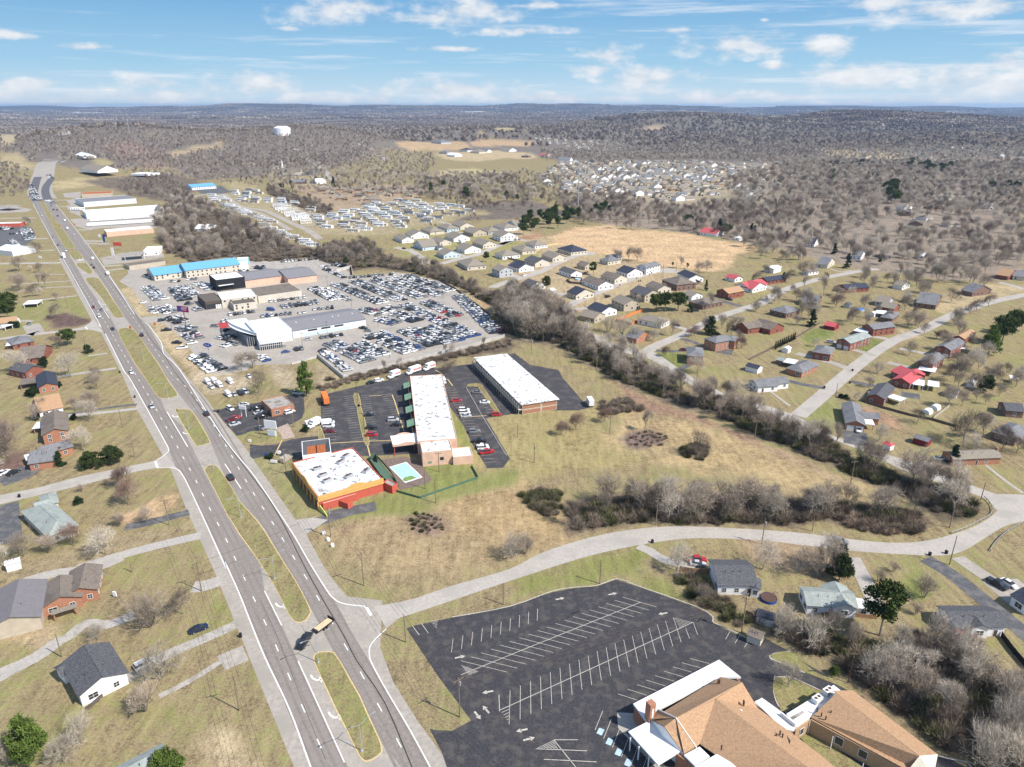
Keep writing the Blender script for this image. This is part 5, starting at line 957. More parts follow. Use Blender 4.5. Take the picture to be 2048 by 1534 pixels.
Rf={'dark':rm('dark_shingles',(.10,.10,.107),.3,2.2),'black':rm('navy_black_shingles',(.045,.052,.075),.25,2),'grey':rm('grey_shingles',(.20,.20,.205),.22,2.2,col2=(.15,.15,.155),scale2=.3),'brown':rm('brown_shingles',(.20,.165,.135),.2,2.2,col2=(.15,.125,.105),scale2=.3),
'tan':rm('tan_grey_shingles',(.26,.225,.18),.18,2.2),'green':rm('grey_green_shingles',(.32,.35,.32),.12,2,col2=(.26,.29,.27),scale2=.3),'orange':rm('salmon_shingles',(.42,.262,.15),.16,2.6),'redm':rm('red_metal_roof',(.50,.10,.11),.08,1),
'flatw':rm('white_membrane',(.77,.77,.76),.05,.7),'blue':rm('blue_metal_roof',(.14,.38,.60),.06,1,spec=.4),'gmetal':rm('grey_metal_roof',(.22,.215,.225),.07,.8),'greym':rm('weathered_flat_roof',(.38,.35,.31),.25,1.5,col2=(.2,.18,.15),scale2=.4),
'dirty':rm('patched_white_roof',(.76,.76,.75),.05,.8),'dkmetal':rm('slate_metal_roof',(.19,.175,.18),.06,1),'white':rm('white_metal_roof',(.76,.77,.78),.05,1),'rust':rm('rusty_boards',(.40,.12,.04),.35,2.5),'brownflat':rm('dark_brown_flat_roof',(.13,.11,.09),.08)}
def stain_mat():
 m=bpy.data.materials['patched_white_roof']; nt=m.node_tree; b=nt.nodes['Principled BSDF']; L=nt.links.new; geo=N(nt,'ShaderNodeNewGeometry')
 n=N(nt,'ShaderNodeTexNoise',in_Scale=.5,in_Detail=6,in_Roughness=.72); L(geo.outputs['Position'],n.inputs['Vector']); r=N(nt,'ShaderNodeValToRGB'); r.color_ramp.elements[0].position=.535; r.color_ramp.elements[1].position=.63; L(n.outputs[0],r.inputs[0])
 mx=N(nt,'ShaderNodeMix',data_type='RGBA'); L(r.outputs[0],mx.inputs['Factor']); L(b.inputs['Base Color'].links[0].from_socket,mx.inputs['A']); I_(mx,'B',(.13,.12,.105,1)); L(mx.outputs['Result'],b.inputs['Base Color'])
stain_mat()
M['glass']=mat('window_glass',(.03,.035,.04),rough=.12,var=.1,spec=.6); M['trim']=mat('white_trim',(.78,.77,.74),var=.03); M['gar']=mat('garage_door_white',(.76,.75,.72),var=.04,scale=2); M['doorm']=mat('door_dark',(.10,.06,.045),var=.1); M['steel']=mat('galvanised_steel',(.45,.46,.47),rough=.45,var=.06,metal=.3,spec=.5); M['wood']=mat('weathered_pole_wood',(.23,.18,.13),var=.2,scale=3); M['brickch']=W['orange']
def win_mesh(name,w_,h_,mull=True):
 mb=MB(); t=.09
 mb.box(-w_/2-t,-.07,-h_/2-t,w_/2+t,0,-h_/2,0); mb.box(-w_/2-t,-.07,h_/2,w_/2+t,0,h_/2+t,0); mb.box(-w_/2-t,-.07,-h_/2,-w_/2,0,h_/2,0); mb.box(w_/2,-.07,-h_/2,w_/2+t,0,h_/2,0)
 if mull: mb.box(-w_/2,-.05,-.03,w_/2,0,.03,0); mb.box(-.03,-.048,-h_/2,.03,0,h_/2,0)
 mb.add([(-w_/2,-.03,-h_/2),(w_/2,-.03,-h_/2),(w_/2,-.03,h_/2),(-w_/2,-.03,h_/2)],[(0,1,2,3)],1); return mb.mesh(name,[M['trim'],M['glass']])
WIN=win_mesh('window',1.1,1.3); WINB=win_mesh('window',1.9,1.4); WINS=win_mesh('window',.8,.9,False)
def door_mesh():
 mb=MB(); mb.box(-.55,-.06,0,.55,0,2.15,0); mb.box(-.42,-.09,.1,.42,-.061,2.02,1); return mb.mesh('door',[M['trim'],M['doorm']])
def gar_mesh(w_):
 mb=MB(); mb.box(-w_/2-.12,-.05,0,w_/2+.12,0,2.35,0)
 for i in range(4): mb.box(-w_/2,-.09,.05+.56*i,w_/2,-.051,.57+.56*i,1)
 return mb.mesh('garage_door',[M['trim'],M['gar']])
DOOR=door_mesh(); GAR2=gar_mesh(4.9); GAR1=gar_mesh(2.6)
def rect3(s,z):
 (ua,va),(ub,vb),(uc,vc)=PX(s); G0=[]
 def q(u,v):
  p=gz(u,v,z)
  if p.length>940 and v>HV+3:
   if not G0: G0.append(gp(u,v).z)
   p=gz(u,v,G0[0]+z); p.z=G0[0]; return p
  p.z=0; return p
 A,B,C=q(ua,va),q(ub,vb),q(uc,vc)
 ex=Vector((B.x-A.x,B.y-A.y,0)); w_=ex.length; ex/=w_; ey=Vector((-ex.y,ex.x,0)); d=(C-B).x*ey.x+(C-B).y*ey.y
 if d<0: A=B+ey*d-ex*0; A=Vector((A.x,A.y,B.z)); A=A-ex*w_; A=Vector((A.x,A.y,B.z)); d=-d
 if A.length>900: d=min(d,w_*.8)
 return A,w_,d,math.atan2(ex.y,ex.x)
def roof_geo(mb,w_,d,he,ty,pitch,ov=.45,th=.14,mi=0):
 def slab(P): # sloping slab with thickness
  n=len(P); a=Vector(P[1])-Vector(P[0]); b=Vector(P[2])-Vector(P[0]); nn=a.cross(b).normalized();
  if nn.z<0: P=P[::-1]; nn=-nn
  lo=[tuple(Vector(p)) for p in P]; hi=[tuple(Vector(p)+nn*th) for p in P]
  mb.add(lo+hi,[tuple(range(n-1,-1,-1)),tuple(range(n,2*n))]+[(i,(i+1)%n,n+(i+1)%n,n+i) for i in range(n)],mi)
 if ty=='d':
  r=w_/2*pitch; e=ov*pitch; z=he
  slab([(-ov,-ov,z-e),(w_/2,-ov,z+r),(w_/2,d+ov,z+r),(-ov,d+ov,z-e)]); slab([(w_+ov,-ov,z-e),(w_+ov,d+ov,z-e),(w_/2,d+ov,z+r),(w_/2,-ov,z+r)]); return r
 if ty=='w':
  r=d/2*pitch; e=ov*pitch; z=he
  slab([(-ov,-ov,z-e),(w_+ov,-ov,z-e),(w_+ov,d/2,z+r),(-ov,d/2,z+r)]); slab([(-ov,d+ov,z-e),(-ov,d/2,z+r),(w_+ov,d/2,z+r),(w_+ov,d+ov,z-e)]); return r
 if ty=='h':
  e=ov*pitch; z=he
  if w_>=d:
   r=d/2*pitch; k=d/2
   slab([(-ov,-ov,z-e),(w_+ov,-ov,z-e),(w_-k,d/2,z+r),(k,d/2,z+r)]); slab([(w_+ov,d+ov,z-e),(-ov,d+ov,z-e),(k,d/2,z+r),(w_-k,d/2,z+r)])
   slab([(-ov,-ov,z-e),(k,d/2,z+r),(-ov,d+ov,z-e)]); slab([(w_+ov,-ov,z-e),(w_+ov,d+ov,z-e),(w_-k,d/2,z+r)])
  else:
   r=w_/2*pitch; k=w_/2
   slab([(-ov,-ov,z-e),(w_/2,k,z+r),(w_/2,d-k,z+r),(-ov,d+ov,z-e)]); slab([(w_+ov,-ov,z-e),(w_+ov,d+ov,z-e),(w_/2,d-k,z+r),(w_/2,k,z+r)])
   slab([(-ov,-ov,z-e),(w_+ov,-ov,z-e),(w_/2,k,z+r)]); slab([(w_+ov,d+ov,z-e),(-ov,d+ov,z-e),(w_/2,d-k,z+r)])
  return 0
 if ty=='o': # open canopy slab
  mb.box(-.2,-.2,he-.25,w_+.2,d+.2,he,mi); return 0
 mb.box(.25,.25,he-.5,w_-.25,d-.25,he-.28,mi); return 0
def walls_geo(mb,w_,d,he,ty,r,mi=0,para=True):
 if ty=='o':
  for x,y in ((.3,.3),(w_-.3,.3),(w_-.3,d-.3),(.3,d-.3)): mb.box(x-.12,y-.12,0,x+.12,y+.12,he-.25,mi)
  return
 t=.25
 if ty=='f':
  mb.box(0,0,0,w_,t,he,mi); mb.box(0,d-t,0,w_,d,he,mi); mb.box(0,t,0,t,d-t,he,mi); mb.box(w_-t,t,0,w_,d-t,he,mi); return
 mb.box(0,0,-.3,w_,d,he-.02,mi)
 if ty=='d':
  for y in (0.0,d): mb.add([(0,y,he-.02),(w_,y,he-.02),(w_/2,y,he+r-.03)],[(0,1,2)],mi)
 if ty=='w':
  for x in (0.0,w_): mb.add([(x,0,he-.02),(x,d,he-.02),(x,d/2,he+r-.03)],[(0,1,2)],mi)
ROOTS={}
def fhash(s): return sum(ord(c)*(i+1) for i,c in enumerate(s))
def house(label,vols,wall,roof,name='house',cat='house',group=None,pitch=.42,wins='auto',garage=None,chim=False):
 if isinstance(vols,tuple): vols=[vols]
 root=None; r=np.random.default_rng(fhash(label)+len(vols))
 for vi,v in enumerate(vols):
  s,he,ty=v[:3]; o=v[3] if len(v)>3 else {}
  A,w_,d,rz=rect3(s,he); pt=o.get('pitch',pitch); wm=o.get('wall',wall); rf=o.get('roof',roof); ov=o.get('ov',.45)
  if w_<1.2 or d<1.2: w_=max(w_,1.2); d=max(d,1.2)
  if root is None:
   root=empty(name,A,rz); tag(root,label,cat,group); base=A; brz=rz
  ca,sa=cos(-brz),sin(-brz); dx,dy=A.x-base.x,A.y-base.y; lx,ly=dx*ca-dy*sa,dx*sa+dy*ca; lr=rz-brz
  T=Matrix.Translation((lx,ly,0))@Matrix.Rotation(lr,4,'Z')
  far=A.length>430; mb=MB(); rr=roof_geo(mb,w_,d,he,ty,pt,ov);
  ro=mb.obj('roof' if ty!='o' else 'canopy_roof',Rf[rf],root); ro.matrix_local=T
  wb=MB(); walls_geo(wb,w_,d,he,ty,rr)
  mats=[W[wm]]
  nw=0
  def spots(Lw):
   n=max(1,int(Lw/3.4)); return [Lw*(i+.5)/n for i in range(n)]
  wl=[]
  if wins!='none' and ty!='o' and not o.get('nowin'):
   lev=[1.55] if he<4.2 else [1.6,min(4.3,he-1)]
   if he>7 : lev=[1.6,4.4]
   for (n_,fn,an) in ((w_,lambda t:(t,0),0),(w_,lambda t:(w_-t,d),pi),(d,lambda t:(w_,t),pi/2),(d,lambda t:(0,d-t),-pi/2)):
    for z in lev:
     for t in spots(n_):
      wl.append((*fn(t),z,an))
  if far and A.length<1500:
   for (x,y,z,an) in wl:
    if r.random()<.25: continue
    c,sn=cos(an),sin(an); q=lambda a,b,zz:(x+a*c+b*sn,y+a*sn-b*c,zz)
    wb.add([q(-.55,.03,z-.6),q(.55,.03,z-.6),q(.55,.03,z+.6),q(-.55,.03,z+.6)],[(0,1,2,3)],1)
   mats.append(M['glass'])
  wo=wb.obj('wall' if ty!='o' else 'posts',mats,root); wo.matrix_local=T
  if not far:
   dn=False
   for i,(x,y,z,an) in enumerate(wl):
    if garage and vi==garage[0] and an==0 and z<2: continue
    if r.random()<.12: continue
    if not dn and an!=pi and i%5==2 and z<2 and not o.get('nodoor'):
     dd=link('door',DOOR,root); dd.matrix_local=T@Matrix.Translation((x,y,0))@Matrix.Rotation(an,4,'Z'); dn=True; continue
    if an==pi and r.random()<.5: continue
    oo=link('window',WIN if r.random()<.75 else WINB,root); oo.matrix_local=T@Matrix.Translation((x,y,z))@Matrix.Rotation(an,4,'Z')
   if garage and vi==garage[0]:
    k=garage[1]
    for i in range(k):
     oo=link('garage_door',GAR2 if garage[2] else GAR1,root); oo.matrix_local=T@Matrix.Translation((w_*(i+.5)/k,0,0))
  if vi==0 and chim:
   cb=MB(); cb.box(-.5,-.35,0,.5,.35,he+rr+.9,0); co=cb.obj('chimney',W['orange'],root); co.matrix_local=T@Matrix.Translation((w_+.36,d*.5,0))@Matrix.Rotation(pi/2,4,'Z')
  if A.length<300 and ty in 'dwh' and vi==0:
   vb=MB()
   for k in range(3): vb.tube((w_*(.25+.2*k),d*.3,he+.2),(w_*(.25+.2*k),d*.3,he+rr*.6+.9 if ty!='h' else he+1.6),.07,n=5)
   vo=vb.obj('roof_vent',M['doorm'],root); vo.matrix_local=T
 return root
NW={'nowin':1,'ov':.2}; NN={'nowin':1}; RW={'roof':'white'}; SHD={'name':'shed','cat':'shed'}; WW={'roof':'white','wall':'white'}
HS=[
('white gabled house with dark shingle roof at the lower left',[('I 590,1000 935,832 795,618',3.4,'d'),('I 415,795 470,850 560,790',2.8,'d',NN)],'white','dark',{}),
('orange brick house with white shutters and brown-grey roof behind the cracked drive',[('I 480,262 714,212 678,55',3.5,'d'),('I 308,352 600,268 560,130',3.3,'d'),('I 385,400 565,345 558,325',2.6,'o',{'roof':'tan'})],'orange','brown',{}),
('open-sided pavilion with a wide slate metal roof at the left edge',[('I -120,520 292,415 276,165',4,'d',{'nowin':1,'pitch':.35})],'tan','dkmetal',{}),
('grey-green roofed house cut by the bottom edge behind the bright conifer',[('I 900,1660 1240,1480 1190,1375',3,'w')],'grey','green',{}),
('house with the large grey-green hipped roof and patio west of the highway',[('E 372,1275 590,1190 580,935',3,'h'),('E 292,1092 400,1060 380,985',2.9,'w'),('E 330,1040 440,1010 430,935',2.9,'h')],'cream','green',{}),
('brick house with low grey roof and white carport, below the orange brick one',[('E 222,718 420,690 400,600',3,'w'),('E 320,650 552,585 545,528',3.2,'w'),('E 203,690 290,668 285,628',2.6,'o',RW)],'orange','grey',{}),
('orange brick house with a brown roof and three small gable windows',[('E 325,500 522,462 480,332',4.2,'d'),('E 250,448 320,440 325,395',2.6,'o',RW)],'orange','brown',{}),
('house with a wide salmon-coloured roof west of the highway',[('E 300,320 478,283 470,185',3,'w'),('E 248,240 275,300 300,240',2.8,'w',NN)],'white','orange',{}),
('brick house with a blue-black gabled roof and brown carport',[('E 295,135 437,110 400,22',3.2,'d'),('E 150,112 292,92 285,52',2.7,'o',{'roof':'brown'})],'orange','black',{}),
('red brick house with grey hipped roof and white carport beside the west street',[('l 178,1042 470,985 392,915',3,'h'),('l 78,1055 165,1045 160,960',2.5,'o',RW)],'red','grey',{}),
('brown-roofed brick house half hidden by pale branches at the left',[('l 250,1245 590,1215 520,1085',3,'w')],'red','brown',{}),
('red brick house showing a plain red gable wall beside the big pale tree',[('l 348,1428 592,1350 560,1240',3.6,'d')],'red','dark',{}),
('low house with salmon roof at the left edge beside the round shrub',[('l -60,752 222,725 215,668',2.9,'w'),('l 0,780 60,790 60,740',2.6,'o',RW)],'white','orange',{}),
('white-roofed carport with two white cars on the long north-west drive',[('l 322,478 520,466 500,418',2.7,'o',WW)],'white','white',{}),
('brick house at the far left edge beside the black drive',[('E -60,740 20,715 5,640',3,'w')],'brown','brown',{}),
('hip-roofed red brick house beside the gravel drive, below the grey-green gable',[('D 475,1208 600,1228 672,1185',4.0,'h')],'red','grey',{}),
('red brick split-level with a grey-green gabled roof and two white garage doors',[('D 650,1118 750,1145 855,1082',4.6,'d')],'red','green',{'garage':(0,2,0)}),
('red brick split-level with a grey roof, white carport at its left',[('D 840,1010 925,1040 1003,992',4.6,'d'),('D 775,1050 870,1068 885,1040',2.6,'o',RW)],'red','grey',{'garage':(0,1,0)}),
('brown brick house with a blue-grey hipped roof behind the white carport',[('D 978,948 1062,962 1135,922',3.0,'h'),('D 945,920 1020,928 1045,905',2.6,'o',RW)],'brown','grey',{}),
('long low red brick house behind the blue-grey hipped roof',[('D 975,870 1075,888 1140,868',3.2,'w')],'red','tan',{}),
('low orange brick house with a pale grey hipped roof and a white-roofed carport',[('D 272,1330 388,1362 492,1295',3.0,'h'),('D 250,1285 330,1300 360,1272',2.6,'o',RW)],'orange','grey',{}),
('brown brick house with a weathered grey roof below the dark cedar',[('D 150,892 272,922 338,885',3.4,'h')],'brown','grey',{}),
('red brick house with a black gabled roof above the orange soil',[('D 655,715 722,738 805,698',3.2,'d')],'red','black',{}),
('red brick house with a navy roof left of the small cedar',[('D 65,662 130,680 215,645',3.0,'d')],'red','black',{}),
('white metal shed with a pale roof behind the navy-roofed brick house',[('D 110,578 178,590 220,572',3.8,'d',{'nowin':1,'pitch':.2})],'metalw','white',{'name':'metal_shed','cat':'shed'}),
('two-storey red brick house with a white awning over the patio',[('D 1262,1278 1368,1302 1447,1245',4.8,'d'),('D 1258,1340 1378,1362 1395,1330',2.6,'o',WW)],'red','grey',{}),
('two-storey red brick house behind, with two white garage doors',[('D 1385,1172 1500,1198 1572,1132',4.8,'d'),('D 1530,1170 1570,1185 1590,1165',2.6,'o',RW)],'red','grey',{'garage':(0,2,0)}),
('red brick house with a salmon roof near the big pines',[('D 1518,1095 1600,1112 1688,1062',3.2,'d')],'red','orange',{}),
('brick house with a bright red metal roof and white porches',[('H 1068,68 1195,100 1350,40',3.2,'d'),('H 1180,60 1310,45 1290,-20',3.0,'d'),('H 1218,105 1300,118 1322,80',2.6,'o',WW),('H 1330,115 1410,128 1450,95',2.6,'o',WW)],'red','redm',{}),
('red brick house with dark gabled roof and slatted white carport',[('H 880,190 1005,218 1105,135',3.3,'d'),('H 1025,200 1120,230 1150,205',2.6,'o',WW),('H 885,165 930,180 950,140',2.6,'o',RW)],'red','dark',{}),
('grey-roofed orange brick house with two white garage doors facing the estate road',[('H 722,395 858,412 790,262',3.2,'d'),('H 800,350 965,365 900,320',3,'w'),('H 850,400 930,408 925,362',2.6,'o',RW)],'orange','grey',{'garage':(0,2,0)}),
('white L-shaped house with a blue-grey roof and clipped hedge',[('H 58,118 290,92 245,50',3.0,'w'),('H 15,90 62,125 170,88',3.0,'d')],'white','grey',{}),
('long brick ranch house with a grey-brown roof and white porch',[('H 1525,665 1878,650 1850,590',3.0,'w')],'orange','tan',{'chim':1}),
('brick house with a grey hipped roof at the right edge above the ranch house',[('H 1812,458 1985,515 2070,430',3.2,'h')],'brown','grey',{}),
('dark-roofed house at the right edge of the photo behind bare trees',[('H 1920,300 2048,310 2090,260',3.2,'w')],'brown','dark',{}),
('white shed with a dark gabled roof beside the fence, right side',[('H 1465,165 1545,182 1562,152',2.2,'w',NW)],'white','dark',SHD),
('small white gabled shed beside the dark broad evergreen',[('H 1622,88 1670,100 1690,75',2.4,'d',NW)],'white','white',SHD),
('small white open shelter at the right edge in the bare soil yard',[('H 1950,62 2010,70 2025,50',2.6,'o',{'wall':'white'})],'white','white',{'name':'shelter','cat':'shelter'}),
('dark red shed with a mossy roof in the overgrown back yard',[('H 1222,505 1330,538 1348,510',2.4,'w',NW)],'barn','grey',SHD),
('tiny white shed with a red roof by the estate road',[('H 990,548 1050,570 1062,548',2.2,'h',NW)],'white','redm',SHD),
('long red metal-roofed shed in the bright back garden',[('D 556,1010 632,1025 650,1002',2.3,'w',{'nowin':1,'ov':.25})],'barn','redm',SHD),
('small white shed at the end of the clipped conifer row',[('D 240,1182 285,1192 292,1175',2.3,'d',NW)],'white','white',SHD),
('small dark shed with a green roof beside the white-roofed carport',[('D 195,1268 245,1280 260,1260',2.3,'w',NW)],'brown','green',SHD),
('small white shed left of the white carport and the grey roof',[('D 892,915 930,925 945,908',2.3,'d',NW)],'white','white',SHD),
('small dark shed left of the round blue pool',[('D 700,855 745,862 765,850',2.2,'d',NW)],'grey','dark',SHD),
('brown brick house with grey roof at the right, in front of the grove',[('D 1580,745 1665,765 1718,725',3.2,'w')],'brown','grey',{}),
('red brick house with a salmon roof at the upper right edge',[('D 1838,630 1930,645 1972,618',3.2,'w')],'red','orange',{}),
('grey house behind the salmon-roofed one at the upper right edge',[('D 1965,640 2060,650 2090,625',3.2,'w')],'cream','grey',{}),
('grey-roofed brown house behind the pale straw yard',[('D 1245,840 1390,860 1420,805',3.2,'w')],'brown','grey',{}),
('white house with tan roof in the clearing above the grove',[('D 988,485 1065,490 1098,468',3.2,'w')],'cream','tan',{}),
('white-sided house left of the one with the tan roof in the clearing',[('D 765,490 830,497 865,475',3.2,'w')],'white','grey',{}),
('small white house with black roof in a clearing of the right wood',[('D 408,395 480,402 500,380',3.2,'w')],'white','black',{}),
('white cottage in the trees right of the clearing',[('D 1255,490 1310,495 1325,482',3,'w')],'white','white',{}),
('house with a lavender-grey roof at the end of the second side street',[('D 500,550 580,560 620,528',3.2,'w')],'cream','grey',{}),
('low house with grey roof between the cedar and the grey shed, right side streets',[('D 385,830 500,845 525,805',3.0,'w')],'brown','grey',{}),
('small cream house with a dark gable left of the tall bare tree',[('D 390,600 440,612 465,590',3.0,'d')],'white','brown',{}),
('pale house with white eaves among trees in front of the grove',[('D 1070,705 1140,718 1160,695',3.0,'w')],'white','tan',{}),
('grey outbuilding with white gables behind the fence of the back gardens',[('D 935,830 1030,845 1060,815',3.0,'w')],'grey','tan',{}),
('navy shed roof at the left end of the white L-shaped house',[('C 1935,1385 2030,1410 2048,1385',2.6,'w',NW)],'white','black',SHD),
('two-storey orange brick house with a long grey hipped roof and black drive',[('C 1612,1168 1700,1202 1790,1150',5.2,'h'),('C 1765,1175 1850,1190 1872,1160',5.0,'h')],'orange','grey',{}),
('orange brick house with a white car in its open garage',[('C 1478,1300 1600,1308 1610,1245',5.0,'h')],'orange','grey',{}),
('red brick house with a brown cross-gabled roof and round shrubs',[('C 1860,1055 1955,1092 2010,1050',3.4,'d'),('C 1990,1060 2130,1100 2160,1050',3.2,'w')],'red','brown',{}),
('red brick house with a bright orange gabled roof and black drive',[('C 1708,790 1800,815 1868,778',4.2,'d')],'red','orange',{}),
('white house with a bright red metal roof next to blue tarpaulins',[('C 1850,745 1955,770 2045,725',3.2,'d'),('C 1900,760 1990,780 2080,750',3.0,'w')],'white','redm',{}),
('small white outbuilding with a bright red roof behind the blue tarpaulins',[('C 1778,682 1850,700 1882,682',2.8,'w')],'white','redm',{}),
('long white building with a red roof at the far edge of the pale field',[('C 1575,330 1702,345 1708,322',3.2,'w')],'white','redm',{'name':'long_shed','cat':'building'}),
('white caravan-like trailer between dark cedars at the field edge',[('C 1842,372 1888,378 1890,360',3.0,'f')],'white','white',{'name':'caravan','cat':'caravan'}),
('small white house with a hip roof behind the large dark pines',[('C 1442,820 1510,840 1552,812',3.0,'w')],'white','tan',{}),
('brown brick house with a tan-brown roof right of the large pines',[('C 1488,875 1600,908 1702,862',3.2,'h')],'brown','brown',{}),
('half hidden brick house with a dark roof behind wide pale trees',[('C 990,1150 1075,1172 1110,1112',3.2,'w')],'orange','grey',{}),
('long white house with a grey hipped roof and dark double garage door',[('C 1085,1012 1270,1050 1340,1022',3.4,'h')],'white','tan',{}),
('cream house with dark hipped roof and lit gable at the field edge cul-de-sac',[('C 455,458 560,488 622,455',3.4,'h')],'cream','black',{}),
('grey-roofed house with a white gable behind the spreading estate pine',[('C 785,545 850,562 885,530',3.4,'h'),('C 830,520 880,535 890,505',3.4,'d')],'cream','grey',{}),
('two-storey white house with two steep gables at the second cul-de-sac',[('C 1075,600 1155,615 1215,580',5.2,'d')],'white','grey',{}),
('white house with a dark roof and a bright blue gable front',[('C 918,632 1005,658 1092,632',3.4,'w')],'white','black',{}),
('cream house with a brown roof left of the cul-de-sac lots with bare soil',[('C 795,675 905,705 972,680',3.4,'w')],'cream','brown',{'garage':(0,1,1)}),
('long white house with a brown roof and front gable beside the small round pool',[('C 650,708 775,755 838,720',3.4,'w')],'white','brown',{}),
('cream house with a navy-blue double-gabled roof and a black car in front',[('C 528,802 600,828 690,788',3.4,'w')],'cream','black',{}),
('white house with a dark roof between two board fences in the estate',[('C 465,628 560,660 618,640',3.4,'w')],'white','dark',{}),
('low brown house beneath the spreading pine in the estate',[('C 605,585 670,600 700,578',3.2,'w')],'tan','brown',{}),
('white house with a dark roof at the left end of the first estate street',[('C 165,738 240,762 292,722',3.4,'w')],'white','dark',{}),
('cream house with tan roof and open garage below the yellow plank fence',[('C 330,508 415,538 470,508',3.4,'w')],'cream','tan',{}),
('white house with dark and grey gables right of the round white tent',[('C 192,548 275,578 345,548',3.4,'w')],'cream','dark',{}),
('white house with a long dark roof on bare soil at the estate street',[('C 62,592 150,618 240,598',3.4,'w')],'white','dark',{}),
('tan hip-roofed house in the row left of the field corner',[('C 92,452 170,480 226,452',3.4,'h')],'cream','tan',{}),
('white low house with tan roof at the field corner',[('C 196,415 275,438 350,420',3.2,'h')],'white','tan',{}),
('long white house with a tan roof at the left edge of the estate bend',[('m 1385,480 1500,525 1650,460',3.4,'h')],'white','tan',{}),
('white house with black roof behind the large brown-walled house',[('C 1400,655 1490,695 1558,668',3.4,'w')],'white','black',{}),
('large brown house with a broad brown hipped roof and fenced yard',[('C 1278,705 1395,748 1468,705',4.6,'h')],'brown','brown',{}),
('tan house with a brown roof below the broad brown one',[('C 1150,748 1245,782 1308,755',3.6,'w')],'cream','brown',{}),
('two-storey tan house with a dark roof left of the big estate pines',[('C 1025,795 1142,832 1202,790',5.0,'w')],'tan','dark',{}),
('two-storey tan house with a grey-brown roof beside the black bins',[('C 880,862 978,902 1048,862',4.8,'w')],'tan','tan',{}),
('white house with a navy roof at the corner of the first estate street',[('C 690,925 800,962 882,925',3.6,'w')],'white','black',{}),
('grey-brown roofed house beside the dark red car at the estate corner',[('C 625,985 745,1012 800,975',3.2,'w')],'tan','tan',{}),
('pale blue house with a tan double-gabled roof on the green estate lawn',[('m 195,345 330,398 445,335',3.4,'d')],'pale','tan',{}),
('cream house with a tan roof in the second row of the pale estate',[('m 452,285 580,330 685,290',3.4,'w')],'cream','tan',{}),
('long white house with a tan roof and porch, second row of the pale estate',[('m 662,225 785,272 940,220',3.4,'w')],'white','tan',{}),
('pale blue house with a tan roof beside a small white shed',[('m 535,470 640,515 810,462',3.4,'w')],'pale','tan',{}),
('white house with two gables on the straw plot above the lone pine',[('m 820,392 945,440 1095,385',3.4,'w')],'white','tan',{}),
('white house with a tan roof left of the estate street fork',[('m 1058,320 1215,365 1325,320',3.4,'w')],'cream','tan',{}),
('tan hip-roofed house beside the red earth bank of the field',[('m 1632,402 1790,455 1890,400',3.4,'h')],'cream','tan',{}),
('cream house with front gable beside the light blue pool cover',[('m 840,602 985,682 1150,600',3.4,'h')],'cream','tan',{}),
('two-storey grey house with a lit white gable in front of the creek belt',[('m 1345,705 1455,745 1582,695',5.6,'w')],'grey','tan',{}),
('white house with a black roof and a long front wing, dark cars on its drive',[('m 1580,660 1705,705 1890,650',3.4,'w')],'white','black',{}),
('tan-roofed house at the top of the pale estate, first in its row',[('m 300,130 440,175 550,125',3.4,'h')],'cream','tan',{}),('pale blue house with garage, second in the top row of the pale estate',[('m 545,85 690,130 785,90',3.4,'h')],'pale','tan',{}),
('peach-coloured gabled house in the top row of the pale estate',[('m 755,55 880,95 990,50',3.6,'w')],'cream','tan',{}),('grey-tan gabled house in the middle of the top row of the pale estate',[('m 925,155 1070,195 1160,145',3.6,'w')],'tan','tan',{}),
('cream house with a wide hip roof, fifth in the top row of the pale estate',[('m 1165,130 1290,172 1390,125',3.4,'h')],'grey','tan',{}),('white house with a divided roof near the dark pines',[('m 1360,75 1530,120 1618,75',3.4,'h')],'white','tan',{}),
('two-storey white house beside the dark pines of the field corner',[('m 1355,200 1470,245 1640,195',5.0,'w')],'white','tan',{}),('pale blue gabled house tucked against the dark pines',[('m 1570,45 1690,82 1765,40',3.6,'d')],'pale','tan',{}),
('white house at the left end of the pale estate lane',[('m 70,190 160,232 345,180',3.4,'w')],'white','tan',{}),('grey-roofed white house at the left edge of the pale estate, by the trees',[('m -90,240 30,290 100,235',3.4,'w')],'white','tan',{}),
('tiny white garden shed in the middle of the pale estate lawns',[('m 862,300 900,315 915,295',2.4,'d',NW)],'white','white',SHD),('tiny pale blue garden shed above the pale blue house',[('m 520,390 565,408 585,382',2.4,'d',NW)],'pale','dark',SHD),
('white house with a black shingle roof and unfinished plywood patch behind the thicket',[('K 1620,180 1900,185 1850,5',3.4,'w'),('K 1865,205 1927,215 1945,150',3.0,'d')],'white','dark',{}),
('white house with a grey-green gabled roof and white chimney above the wooden stairs',[('L 430,330 790,350 790,225',3.2,'w'),('L 620,345 790,355 760,200',3.4,'d'),('L 800,345 900,360 880,300',2.8,'w',RW)],'white','green',{}),
('white house with a slate-grey roof and a red-stained deck',[('L 1520,490 1895,490 1790,345',3.2,'w'),('L 1650,495 1775,500 1740,400',3.4,'d')],'white','dark',{}),
('dark-roofed house cut by the right edge beside the black pickup',[('L 1945,260 2060,340 2120,240',3.2,'w')],'white','black',{}),
('cream shed with a brown gabled roof beside the church lot corner',[('o 657,800 770,845 808,792',2.2,'w',{'nowin':1,'ov':.25})],'shed','brown',SHD),
('black-roofed shed behind the board fence in the wood edge',[('o 738,640 880,682 892,625',2.3,'w',{'nowin':1,'ov':.25})],'white','black',SHD),
('small white shed at the left edge under the pale tree',[('E 40,1500 150,1470 140,1440',2.4,'w',NW)],'white','white',SHD),
]
for lab,vols,wl_,rf_,kw in HS: house(lab,vols,wl_,rf_,**kw)
